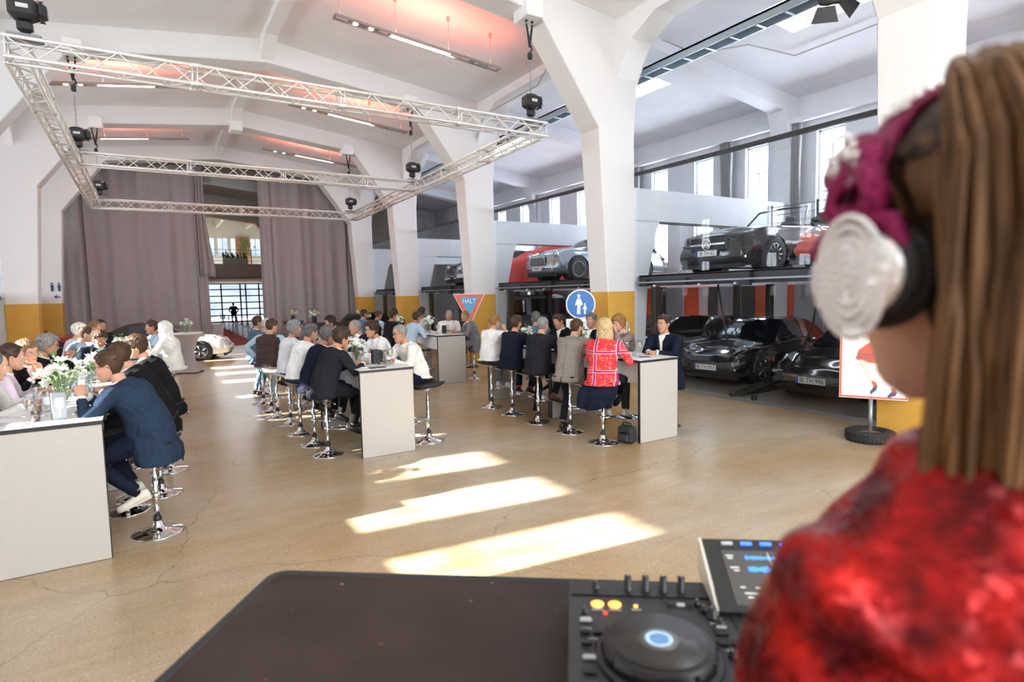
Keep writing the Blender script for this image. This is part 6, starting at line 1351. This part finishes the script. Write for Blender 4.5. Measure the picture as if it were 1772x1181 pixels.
sit('dark haired woman behind the bouquet of the back table', 6.30, 14.7, -PI2 - .3, 'chrome stool under the dark haired woman', top='blouse', tc_='stone', lean=.25, hp=.2, hair='full', hc='darkbrown', tone='c', fem=1, group=GB)
person('dark haired man standing behind the dark haired woman', 6.75, 15.9, -PI2 - .5, stand=True, H=.95, top='jacket', tc_='charcoal', lean=.08, hair='short', hc='darkbrown', tone='b', group=GB, lh=(-.2, .2, 1.0), rh=(.2, .2, 1.0))
sit('man in black t-shirt with bare forearms at the back table', 5.08, 14.25, PI2 - .2, 'chrome stool under the man in black t-shirt', top='tee', tc_='tee', legs='dark', lean=.2, hp=.15, hair='short', hc='darkbrown', tone='c', short_sleeve=True, collar=None, lh=(-.1, .42, 1.2), rh=(.1, .42, 1.2), group=GB)
sit('man in dark vest with pale blue sleeves and thinning hair', 5.05, 15.25, PI2 - .2, 'chrome stool under the man in dark vest', top='vest', tc_='darkvest', sleeves='sky', lean=.2, hp=.12, hair='thin', hc='brown', tone='c', glasses='m', collar='sky', bulk=1.08, group=GB)
sit('man in grey jacket at the far left of the back table', 5.00, 16.2, PI2 - .2, 'chrome stool under the man in grey jacket', top='jacket', tc_='steel', lean=.12, hair='short', hc='brown', tone='c', group=GB)
sit('black haired man bowing behind the flowers of the back table', 6.25, 16.6, -PI2 - .6, 'chrome stool under the bowing black haired man', top='shirt', tc_='darkvest', lean=.25, hp=.4, hair='full', hc='black', tone='c', group=GB)
# ---- right table, left side, near to far
sit('blonde woman in red and white patterned blouse with her back to us', 5.02, 5.92, PI2 - .60, 'chrome stool under the blonde woman in patterned blouse', top='blouse', tc_='pattern', legs='dark', lean=.20, hy=-.10, hp=.02, hair='bob', hc='blond', tone='a', fem=1, bulk=1.10, tail=.10, shoe='grey', lh=(-.10, .44, 1.135), rh=(.22, .36, 1.135), feet={1: (.22, .34, .38), -1: (-.02, .40, .36)}, group=GR, collar=None)
sit('bearded man in checked beige blazer with clear glasses', 5.04, 6.66, PI2 - .35, 'chrome stool under the man in checked blazer', top='jacket', tc_='plaid', legs='charcoal', lean=.30, hy=.25, hp=.12, hair='thin', hc='brown', tone='a', beard='brown', glasses='m', bulk=1.08, tail=.14, feet={1: (.12, .34, .40), -1: (-.2, .1, .11)}, group=GR)
sit('grey cropped man in black suit with brown shoes, third at the right table', 5.02, 7.45, PI2 - .35, 'black seated stool under the man with brown shoes', top='jacket', tc_='charcoal', legs='charcoal', lean=.26, hy=-.2, hp=.02, hair='crop', hc='grey', tone='a', bulk=1.06, shoe='brown', tail=.12, feet={1: (.1, .30, .40), -1: (-.12, .1, .12)}, group=GR)
sit('dark haired bearded man with glasses in navy suit, fourth at the right table', 5.04, 8.25, PI2 - .30, 'black seated stool under the dark haired man in navy suit', top='jacket', tc_='navy', legs='navy', lean=.22, hy=0, hp=.02, hair='short', hc='brown', tone='b', beard='darkbrown', glasses=True, bulk=1.06, tail=.10, socks='redsock', group=GR)
sit('sandy haired man with glasses in white shirt, hand at his chin', 5.06, 8.98, PI2 - .25, 'black seated stool under the man in white shirt with hand at his chin', top='shirt', tc_='white', legs='grey', lean=.16, hy=.1, hp=.02, hair='short', hc='ginger', tone='a', glasses=True, bulk=1.10, rh=(.08, .30, 1.36), lh=(-.12, .42, 1.135), curl=(.4, .9), shoe='white', group=GR)
# ---- right table, right side
sit('dark haired man with glasses in navy jacket, hands folded on the right table', 6.42, 6.12, -PI2 - .30, 'chrome stool under the man with folded hands at the right table', top='jacket', tc_='navy', legs='navy', lean=.16, hy=.05, hp=.0, hair='short', hc='darkbrown', tone='b', glasses='m', bulk=1.08, tail=.34, lh=(-.03, .42, 1.135), rh=(.08, .40, 1.135), curl=.6, group=GR)
pw, inf = sit('short haired ginger woman in taupe cardigan and pink scarf, phone at her mouth', 6.38, 6.95, -PI2 - .12, 'chrome stool under the short haired woman', top='shirt', tc_='taupe', lean=.26, hy=0, hp=.08, hair='pixie', hc='ginger', tone='a', fem=1, lh=(-.05, .30, 1.40), rh=(.04, .27, 1.33), curl=.9, collar='scarf', group=GR)
B().tube([inf['P3'] + Vector((.09 * cos(t), .085 * sin(t) + .01, .012 + .02 * sin(t * 3))) for t in [k * pi / 8 for k in range(16)]], [.033] * 16, 8, closed=True).build('scarf', CL['scarf'], pw)
B().cbox(inf['ARM'][-1][2] + Vector((.05, .07, .05)), (.075, .012, .15), .004).build('telephone', BLACKP, pw)
sit('tanned man with dark grey hair smiling at the right table', 6.40, 7.75, -PI2 - .2, 'chrome stool under the tanned smiling man', top='jacket', tc_='navy', lean=.10, hy=-.1, hair='short', hc='saltpepper', tone='c', group=GR)
sit('dark haired man leaning forward in black before the notice frame', 6.38, 8.5, -PI2 - .15, 'chrome stool under the man leaning before the notice frame', top='jacket', tc_='black', lean=.30, hp=.3, hair='short', hc='darkbrown', tone='c', group=GR)
sit('man in steel grey suit turned away at the far end of the right table', 6.30, 9.35, pi * .15, 'chrome stool under the man in steel grey suit', top='jacket', tc_='steel', lean=.2, hair='short', hc='saltpepper', tone='b', group=GR)
# scarf-like dark jacket hanging over the blonde woman's stool
g = thing('folded_jacket', 'dark navy jacket hanging over the blonde woman\'s stool seat', 'jacket', (5.02, 5.92, 0), -(PI2 - .60)); rings = []
for i in range(12):
    t = i / 11; row = []
    for j in range(19):
        u = j / 18 * 2 - 1; row.append((u * (.235 + .03 * sin(t * 3)) - .06 * t, -.14 - .09 * sin(min(1, t * 2.2) * pi / 2) + .022 * sin(u * 11 + t * 2) * t + .05 * abs(u) * 1, .80 - .33 * t ** 1.1 + .03 * u * t + .06 * u * u * t))
    rings.append(row + [(p[0], p[1] + .012, p[2]) for p in row[::-1]])
B().loft(rings).build('hanging_cloth', CL['navy'], g)
# doorman far away
person('distant man in dark suit standing before the far gates, back turned', 5.62, 51.5, 0, stand=True, top='jacket', tc_='black', lean=.02, hair='crop', hc='ginger', tone='a', lh=(-.2, -.05, .95), rh=(.2, -.05, .95), lod=.03)
# ================================================================ DJ STAGE, TABLE, CONSOLE
DA = atan2(-.61, .793); DC = Vector((.24, 1.61, 0)); DM = Matrix.Rotation(DA, 3, 'Z')
def DW(x, y, z): return DC + DM @ Vector((x, y, 0)) + Vector((0, 0, z))
g = thing('stage_deck', 'black stage deck under the disc jockey and her table', 'stage', (.5, .2, 0), DA)
B().cbox((.1, -.25, .36), (2.2, 2.2, .08), .01).build('deck', mat('stage_black', (.03, .03, .03), .7), g)
for x in (-.9, 1.1):
    for y in (-1.25, .75): B().mm((x - .03, y - .03, 0), (x + .03, y + .03, .32)).build('leg', BLACKSTEEL, g)
CASE = mat('worn_brown_board', (.050, .030, .022), .55, spec=.35)
def _case():
    N, L, b = nodes(CASE); tc = N.new('ShaderNodeTexCoord')
    def nz(s, d, mp=(1, 1, 1)):
        m = N.new('ShaderNodeMapping'); m.inputs['Scale'].default_value = mp; n = N.new('ShaderNodeTexNoise'); n.inputs['Scale'].default_value = s; n.inputs['Detail'].default_value = d; L.new(tc.outputs['Object'], m.inputs[0]); L.new(m.outputs[0], n.inputs[0]); return n.outputs[0]
    r = N.new('ShaderNodeValToRGB'); r.color_ramp.elements[0].position = .3; r.color_ramp.elements[1].position = .7; r.color_ramp.elements[0].color = (.020, .011, .008, 1); r.color_ramp.elements[1].color = (.040, .023, .018, 1); L.new(nz(5, 8), r.inputs[0])
    s = N.new('ShaderNodeValToRGB'); s.color_ramp.elements[0].position = .735; s.color_ramp.elements[1].position = .76; L.new(nz(32, 2), s.inputs[0])
    mx = N.new('ShaderNodeMixRGB'); L.new(s.outputs[0], mx.inputs[0]); L.new(r.outputs[0], mx.inputs[1]); mx.inputs[2].default_value = (.42, .27, .15, 1); L.new(mx.outputs[0], b.inputs['Base Color'])
_case()
g = thing('dj_table', 'worn dark brown board table with black rim, under the mixing console', 'table', DC, DA)
def rrect(x0, x1, y0, y1, r, n=6):
    out = []
    for cx_, cy_, a0 in ((x1 - r, y1 - r, 0), (x0 + r, y1 - r, pi / 2), (x0 + r, y0 + r, pi), (x1 - r, y0 + r, 3 * pi / 2)):
        for k in range(n + 1): a = a0 + pi / 2 * k / n; out.append((cx_ + r * cos(a), cy_ + r * sin(a)))
    return out
B().prism(rrect(.008, 1.852, -.852, -.008, .03), 1.235, 1.28, 'z').build('board', CASE, g)
B().tube([(x, y, 1.268) for x, y in rrect(0, 1.86, -.86, 0, .035)], [(.016, .018)] * 28, 8, closed=True).build('rubber_rim', RUBBER, g)
for x in (.1, 1.76):
    for y in (-.1, -.76): B().mm((x - .025, y - .025, .40), (x + .025, y + .025, 1.235)).build('leg', BLACKSTEEL, g)
# console
CB = mat('console_body', (.028, .030, .033), .42, spec=.5); CB2 = mat('console_dark', (.012, .013, .014), .35); KN = mat('knob_black', (.010, .010, .011), .4); PR = mat('print_grey', (.45, .46, .47), .5)
g = thing('mixing_console', 'black disc jockey console with jog wheel, glowing orange buttons and a tilted screen', 'console', DC + Vector((0, 0, 1.281)), DA)
B().prism(rrect(.774, 1.62, -.60, -.12, .012, 3), .012, .062, 'z').build('body', CB, g)
for x in (.85, 1.55):
    for y in (-.55, -.17): B().lathe([(0, 0), (.02, 0), (.018, .012), (0, .012)], (x, y, 0), 12).build('foot', RUBBER, g)
B().mm((.780, -.190, .0625), (1.098, -.126, .0655)).build('upper_strip', CB2, g)
B().mm((1.098, -.60, .0625), (1.101, -.19, .064)).build('seam', CB2, g)
zt = .064
j = B(); j.lathe([(.112, 0), (.112, .006), (.104, .008)], (.935, -.400, zt), 48); j.build('jog_ring', CB2, g)
j = B().lathe([(.100, .006), (.102, .018), (.095, .030), (.090, .032), (.0, .032)], (.935, -.400, zt), 48); jo = j.build('jog_wheel', KN, g)
for k in range(36): a = 2 * pi * k / 36; B().box((.935 + .1005 * cos(a), -.400 + .1005 * sin(a), zt + .017), (.005, .007, .016), rz=a).build('grip_notch', CB2, jo) if k % 3 == 0 else None
B().lathe([(0, .0325), (.086, .0325), (.086, .0335), (0, .0335)], (.935, -.400, zt), 40).build('slip_sheet', mat('jog_top', (.035, .033, .032), .35), jo)
B().lathe([(0, .0338), (.035, .0338), (.035, .0345), (0, .0345)], (.935, -.400, zt), 32).build('centre_disc', mat('jog_centre', (.14, .135, .13), .3), jo)
B().lathe([(.017, .0348), (.017, .0354), (.025, .0354), (.025, .0348)], (.935, -.400, zt), 32).build('glowing_ring', mat('pale_blue_glow', (.4, .6, .75), .4, emit=(.45, .65, .85), estr=.25), jo)
ORG = mat('orange_button_glow', (1, .5, .1), .4, emit=(1, .36, .05), estr=2.2); RDL = mat('red_led', (1, .05, .03), .4, emit=(1, .03, .02), estr=2.5)
def key(x, y, w_, d_, m, nm='button', h=.005): B().cbox((x, y, zt + h / 2), (w_, d_, h), .0012).build(nm, m, g)
def knob(x, y, r=.009, h=.022, nm='knob'): o = B().lathe([(r * 1.15, 0), (r * 1.15, .003), (r, .004), (r * .85, h), (0, h)], (x, y, zt), 16).build(nm, KN, g); B().mm((x - .0007, y, zt + h), (x + .0007, y + r * .8, zt + h + .0006)).build('pointer', PR, o)
for x in (.833, .869): B().lathe([(.0125, 0), (.0135, .003), (0, .004)], (x, -.229, zt), 20).build('round_button', ORG, g); key(x, -.2475, .024, .004, PR, 'legend', .0006)
for x in (.902, .940, .978, 1.016): knob(x, -.165, .0085, .034)
knob(.833, -.160, .008, .016, 'source_dial'); B().lathe([(.004, 0), (.004, .003), (0, .004)], (.912, -.232, zt), 10).build('orange_led', ORG, g); B().lathe([(.004, 0), (.004, .003), (0, .004)], (.848, -.262, zt), 10).build('red_led', RDL, g)
B().lathe([(.004, 0), (.004, .003), (0, .004)], (1.071, -.425, zt), 10).build('red_led', RDL, g)
for (x, y, w_, d_, m) in ((.808, -.292, .024, .010, PR), (.806, -.330, .020, .012, CB2), (.830, -.330, .020, .012, CB2), (.808, -.366, .020, .012, CB2), (.832, -.366, .020, .012, CB2), (.812, -.412, .024, .012, PR), (.812, -.452, .024, .012, KN), (.985, -.222, .016, .010, KN), (1.005, -.222, .016, .010, PR), (1.022, -.222, .012, .010, KN),
                          (1.065, -.318, .026, .015, KN), (1.060, -.350, .022, .015, KN), (1.084, -.350, .018, .015, KN), (1.068, -.300, .02, .004, PR), (1.075, -.470, .028, .020, KN), (1.078, -.52, .02, .012, PR)): key(x, y, w_, d_, m)
for (x, y, r, h_) in ((.806, -.262, .006, .01), (1.048, -.240, .007, .012), (1.060, -.262, .010, .020), (1.040, -.215, .007, .01), (1.070, -.292, .0075, .012), (1.066, -.392, .0075, .012), (1.150, -.30, .010, .022), (1.150, -.34, .010, .022), (1.150, -.38, .010, .022), (1.20, -.30, .010, .022), (1.20, -.34, .010, .022), (1.25, -.30, .01, .022), (1.30, -.30, .01, .022)): knob(x, y, r, h_)
for k in range(4):
    for q in range(2): B().cbox((1.148 + k * .036, -.472 - q * .038, zt + .004), (.026, .026, .008), .003).build('pad', mat('pad_white_glow', (.6, .66, .75), .4, emit=(.6, .72, 1), estr=.5) if k < 2 else CB2, g)
key(1.35, -.4, .006, .09, PR, 'fader_slot', .001); B().cbox((1.35, -.39, zt + .010), (.012, .022, .02), .003).build('fader_cap', KN, g)
for (x, y) in ((.808, -.279), (.808, -.318), (.820, -.352), (.912, -.243), (1.06, -.285), (1.07, -.372), (1.15, -.285)): key(x, y, .02, .0025, PR, 'legend', .0005)
# raised tilted screen
SR = Matrix.Rotation(radians(22), 3, 'X'); so = Vector((1.075, -.255, .066))
def SP(x, y, z): return so + SR @ Vector((x, y, z))
B().box(SP(.17, .098, .0), (.34, .196, .018), M=SR).build('screen_housing', CB2, g); B().mm((1.078, -.245, .06), (1.41, -.10, .072)).build('screen_riser', CB, g)
B().prism([(-.255, .066), (-.255, .075), (-.076, .150), (-.076, .066)], 1.070, 1.076, 'x').build('screen_cheek', mat('screen_side_reflection', (.55, .52, .46), .4), g)  # light reflected on the housing side, painted as a pale beige strip
SCR = mat('screen_glass', (.03, .03, .032), .12, emit=(.16, .15, .135), estr=.35); BLU = mat('screen_blue', (.05, .2, .6), .4, emit=(.06, .30, .85), estr=1.0); GLB = mat('blue_key_glow', (.05, .15, .9), .4, emit=(.03, .12, 1), estr=2.2); WHS = mat('screen_text_white', (.6, .6, .6), .4, emit=(.6, .6, .6), estr=.5)
sc_ = B().box(SP(.175, .088, .010), (.275, .145, .002), M=SR).build('display', SCR, g)
for i, c in enumerate((PR, GLB, GLB, GLB, GLB)): B().box(SP(.055 + i * .042, .181, .0115), (.024, .007, .004), M=SR).build('screen_key', c, g)
rnd = random.Random(8)
for row, yy in enumerate((.140, .108)):
    w_ = B(); x = .085
    while x < .30: h_ = rnd.uniform(.004, .013) if row == 0 else rnd.uniform(.008, .019); w_.box(SP(x, yy, .0116), (.0022, h_, .0006), M=SR); x += .0026
    w_.build('waveform', BLU, sc_, kind='stuff')
B().box(SP(.135, .125, .0122), (.0012, .06, .0005), M=SR).build('play_line', WHS, sc_); B().box(SP(.12, .024, .0116), (.05, .008, .0005), M=SR).build('wave_overview', BLU, sc_)
for (x, y, w_) in ((.052, .145, .016), (.052, .138, .011), (.056, .112, .018), (.058, .104, .012), (.06, .06, .01), (.09, .06, .008), (.085, .045, .05), (.07, .035, .012), (.10, .035, .016), (.12, .06, .02)): B().box(SP(x, y, .0116), (w_, .0025, .0005), M=SR).build('screen_text', WHS, sc_)
# ================================================================ THE DISC JOCKEY
SEQ = mat('red_sequins', (.36, .007, .006), .42, metal=.3, spec=.25)
def _seq():
    N, L, b = nodes(SEQ); tc = N.new('ShaderNodeTexCoord'); v = N.new('ShaderNodeTexVoronoi'); v.inputs['Scale'].default_value = 130; L.new(tc.outputs['Object'], v.inputs[0])
    n = N.new('ShaderNodeTexNoise'); n.inputs['Scale'].default_value = 22; n.inputs['Detail'].default_value = 4; L.new(tc.outputs['Object'], n.inputs[0]); r = N.new('ShaderNodeValToRGB'); r.color_ramp.elements[0].position = .38; r.color_ramp.elements[1].position = .66; r.color_ramp.elements[0].color = (.09, .002, .004, 1); r.color_ramp.elements[1].color = (.42, .010, .007, 1); L.new(n.outputs[0], r.inputs[0]); L.new(r.outputs[0], b.inputs['Base Color'])
    sb = N.new('ShaderNodeVectorMath'); sb.operation = 'SUBTRACT'; sb.inputs[1].default_value = (.5, .5, .5); L.new(v.outputs['Color'], sb.inputs[0]); sc2 = N.new('ShaderNodeVectorMath'); sc2.operation = 'SCALE'; sc2.inputs['Scale'].default_value = .65; L.new(sb.outputs[0], sc2.inputs[0])
    ge = N.new('ShaderNodeNewGeometry'); ad = N.new('ShaderNodeVectorMath'); L.new(ge.outputs['Normal'], ad.inputs[0]); L.new(sc2.outputs[0], ad.inputs[1]); no = N.new('ShaderNodeVectorMath'); no.operation = 'NORMALIZE'; L.new(ad.outputs[0], no.inputs[0]); L.new(no.outputs[0], b.inputs['Normal'])
_seq(); CL['sequin'] = SEQ
HC['longbrown'] = (.12, .056, .020)
dj, inf = person('woman with long brown hair, magenta glitter headphones and red sequin jacket at the console', .605, .165, .244, stand=True, dz=.4, top='blouse', tc_='sequin', legs='dark', lean=.06, hy=.12, hp=.12, hair='full', hc='darkbrown', tone='a', fem=1, bulk=1.0, tail=.10, shoe='black', lh=(-.13, .352, .985), rh=(.22, .36, .985), collar=None, curl=.35, pole=(-.1, -.8, -1), flat=True, shw=.165, drop=.055, lod=.009)
HCd, HMd = inf['head'], inf['HM']; T_ = lambda v: HCd + HMd @ Vector(v)
# long hair: locks falling from crown, sides and back
hm = hairm('hair_longbrown', HC['longbrown']); lk = B(); rnd = random.Random(21)
for i in range(1050):
    a = rnd.uniform(1.6, 2 * pi - 1.98); th = a if a <= pi else a - 2 * pi; zz = rnd.uniform(.01, .118); p = head_pt(th, zz); d = Vector((p.x, p.y, 0)).normalized(); out = rnd.uniform(.010, .042); L_ = rnd.uniform(.36, .52); q = [p + d * .0 + Vector((0, 0, .0))]
    ph = rnd.uniform(0, 6); sp = head_pt(th, .0); R0 = Vector((sp.x, sp.y, 0)).length
    for k in range(1, 8):
        t = k / 7; z = zz - (zz + L_) * t; rad = R0 + out + .010 * sin(ph + t * 5) - .02 * max(0, t - .25) + .03 * max(0, t - .55); c_ = Vector((0, -.012 - .012 * t , 0)); SW_l = smooth_clip((a - (pi + .15)) / .95) * t * t; pt = c_ + d * rad + Vector((-.02 * SW_l, .12 * SW_l, 0)); pt.z = z
        if k == 1: pt = pt * .6 + (p + d * out * 1.1) * .4; pt.z = zz - .02
        q.append(pt)
    r0 = rnd.uniform(.0022, .005); lk.tube([T_(v) for v in q], [r0 * .5, r0, r0 * 1.1, r0 * 1.1, r0, r0 * .9, r0 * .7, r0 * .2], 5)
for i in range(120):    # parting at the crown, strands laid over the skull
    s_ = rnd.choice((-1, 1)); y0 = rnd.uniform(-.09, .045); q = []
    for k in range(6):
        t = k / 5; th = (pi / 2 + rnd.uniform(.1, .3) + .25 * t) * s_ if y0 < 0 else (1.1 + .7 * t) * s_; z = .122 - .095 * t; p = head_pt(th, z); w_ = 1 if t > .2 else t * 5; pp_ = Vector((p.x * min(1, t * 1.6), p.y * w_ + y0 * (1 - w_), .0)); z2 = .132 - .10 * t ** 1.6; pp_.z = z2; q.append(pp_ + Vector((s_ * .012 * t, 0, 0)))
    lk.tube([T_(v) for v in q], [.003, .008, .009, .009, .008, .003], 5)
for i in range(620):   # full outer layer over the back of the head, rising above the crown
    a = rnd.uniform(pi - 1.15, pi + .9); th = a if a <= pi else a - 2 * pi; d = Vector((sin(th), cos(th), 0)); o_ = rnd.uniform(.012, .05); q = [Vector((d.x * .012, .015 + d.y * .012, .128))]; ph = rnd.uniform(0, 6)
    SWL = smooth_clip((a - (pi + .15)) / .9)
    for t, rr_, z in ((.1, .055, .142), (.22, .092, .115), (.36, .108, .06), (.5, .108, -.02), (.65, .10, -.11), (.8, .095, -.22), (.92, .09, -.31), (1, .085, -.40 - rnd.uniform(0, .06))):
        pt = Vector((0, -.012, 0)) + d * (rr_ + o_ * min(1, t * 3)) * (1 if abs(d.x) < .6 else .93); pt.z = z + o_ * .35 * (1 - t) + .004 * sin(ph + t * 9); pt += Vector((-.03, .17, 0)) * SWL * max(0, t - .35) ** 1.5; pt.x += .006 * sin(ph + t * 6); q.append(pt)
    r0 = rnd.uniform(.002, .0046); lk.tube([T_(v) for v in q], [r0 * .6] + [r0] * 5 + [r0 * .8, r0 * .5, r0 * .15], 5)
lk.build('long_hair', hm, dj, kind='stuff')
# headphones
MAG = mat('magenta_glitter', (.26, .006, .075), .35, metal=.5)
def _glit(m, sc0, amt):
    N, L, b = nodes(m); tc = N.new('ShaderNodeTexCoord'); v = N.new('ShaderNodeTexVoronoi'); v.inputs['Scale'].default_value = sc0; L.new(tc.outputs['Object'], v.inputs[0]); sb = N.new('ShaderNodeVectorMath'); sb.operation = 'SUBTRACT'; sb.inputs[1].default_value = (.5, .5, .5); L.new(v.outputs['Color'], sb.inputs[0]); s2 = N.new('ShaderNodeVectorMath'); s2.operation = 'SCALE'; s2.inputs['Scale'].default_value = amt; L.new(sb.outputs[0], s2.inputs[0]); ge = N.new('ShaderNodeNewGeometry'); ad = N.new('ShaderNodeVectorMath'); L.new(ge.outputs['Normal'], ad.inputs[0]); L.new(s2.outputs[0], ad.inputs[1]); no = N.new('ShaderNodeVectorMath'); no.operation = 'NORMALIZE'; L.new(ad.outputs[0], no.inputs[0]); L.new(no.outputs[0], b.inputs['Normal'])
_glit(MAG, 700, 1.3)
CRY = mat('crystal_rhinestone', (.86, .82, .80), .12, metal=.55, coat=1); _glit(CRY, 500, .8)
hp = thing('headphones', 'magenta glitter headphones with round white crystal ear cup on the woman\'s head', 'headphones', (0, 0, 0))
hp.matrix_world = Matrix.Translation((.605, .165, .4)) @ Matrix.Rotation(-.244, 4, 'Z')
arc = [];  nA = 26
for k in range(nA + 1):
    a = pi * k / nA; arc.append((-.104 * cos(a) * 1.0, -.008 - .0 * sin(a), .012 + .142 * sin(a)))
def band(pts, w0, t0, m, nm, par, off=0):
    rings = []
    for i, p in enumerate(pts):
        t = (Vector(pts[min(i + 1, len(pts) - 1)]) - Vector(pts[max(i - 1, 0)])).normalized(); f = Vector((0, 1, 0)); n_ = f.cross(t).normalized()
        rings.append([T_(Vector(p) + f * (w0 * sx_) + n_ * (t0 * sz_ + off)) for sx_, sz_ in ((-1, -.6), (-.9, -1), (.9, -1), (1, -.6), (1, .6), (.9, 1), (-.9, 1), (-1, .6))])
    return B().loft(rings).build(nm, m, par)
bd = band(arc, .017, .005, MAG, 'headband', hp); band(arc[3:-3], .015, .004, RUBBER, 'inner_padding', bd, off=.009 if (Vector((0, 1, 0)).cross((Vector(arc[1]) - Vector(arc[0])).normalized())).x > 0 else -.009)
def gem_row(par, pts, r, nm='crystal'):
    me = B().lathe([(1, 0), (.8, .5), (.4, .75), (0, .8)], n=6, smooth=False).mesh(nm, CRY)
    for p, n_ in pts:
        o = link(nm, me, par); o.matrix_local = Matrix.Translation(T_(p)) @ ((HMd @ Vector(n_)).to_track_quat('Z', 'Y').to_matrix().to_4x4()) @ Matrix.Diagonal((r, r, r, 1))
gem_row(bd, [((p[0] * 1.06, p[1] + o, p[2] + .006 * (p[2] / .15)), Vector((p[0], 0, p[2] - .0)).normalized()) for p in arc[8:20] for o in (-.010, 0, .010)], .0048)
for s in (-1, 1):
    Mx = Vector((s, 0, 0)).to_track_quat('Z', 'Y').to_matrix(); HX = HMd @ Mx; c = T_((s * .083, -.008, -.012)); 
    if True:
        cu = B().lathe([(.0, .0), (.045, .0), (.048, .006), (.046, .018), (.030, .020), (0, .020)], c, 30, HX @ Matrix.Diagonal((1.22, .95, 1))).build('ear_cushion', RUBBER, hp)
        c2 = T_((s * .101, -.008, -.012)); B().lathe([(.047, 0), (.049, .008), (.043, .016), (0, .018)], c2, 30, HX @ Matrix.Diagonal((1.2, .9, 1))).build('cup_shell', MAG if s == 1 else RUBBER, cu)
        if s == -1:
            B().lathe([(.0445, .012), (.0445, .018), (.038, .022), (0, .023)], c2, 30, HX @ Matrix.Diagonal((1.18, .86, 1))).build('crystal_disc', CRY, cu)
            pts = []
            for k, rr_ in enumerate((.0435, .036, .028, .020, .012, .005)):
                n_ = max(4, int(2 * pi * rr_ / .0058))
                for q in range(n_): a = 2 * pi * q / n_; pts.append(((s * (.101 + .0195 + .003 * (1 - rr_ / .045)), -.008 + .86 * rr_ * sin(a), -.012 + 1.18 * rr_ * cos(a)), (s, .0, 0)))
            gem_row(cu, pts, .0042)
    # yoke from band to cup
    yk = B(); yk.tube([T_((s * .106, -.008, .03)), T_((s * .112, .018, .052)), T_((s * .110, .012, .072)), T_((s * .103, -.008, .085))], [(.010, .012)] * 4, 10); yk.tube([T_((s * .106, -.008, .03)), T_((s * .112, -.034, .052)), T_((s * .110, -.026, .072)), T_((s * .103, -.008, .085))], [(.010, .012)] * 4, 10)
    yk.tube([T_((s * .104, .040, -.01)), T_((s * .108, .036, .018)), T_((s * .108, .0, .042)), T_((s * .108, -.044, .025)), T_((s * .106, -.055, -.01))], [(.006, .010), (.009, .013), (.012, .015), (.009, .013), (.006, .010)], 10); yk.build('yoke', MAG, hp)
# swirl of crystals half way up the band
sw = [((-.112 + .0, .000 + .018 * cos(t * 1.0) * (1 - t / 14), .088 + .030 * sin(t) * (1 - t / 14)), (-1, 0, .3)) for t in [k * .42 for k in range(22)]]
so2 = B().lathe([(.030, 0), (.031, .006), (.0, .009)], T_((-.102, -.002, .088)), 24, HMd @ Vector((-1, 0, .35)).to_track_quat('Z', 'Y').to_matrix() @ Matrix.Diagonal((1.1, .85, 1))).build('round_ornament', MAG, hp); gem_row(so2, sw, .0042)
bpy.context.view_layer.update()
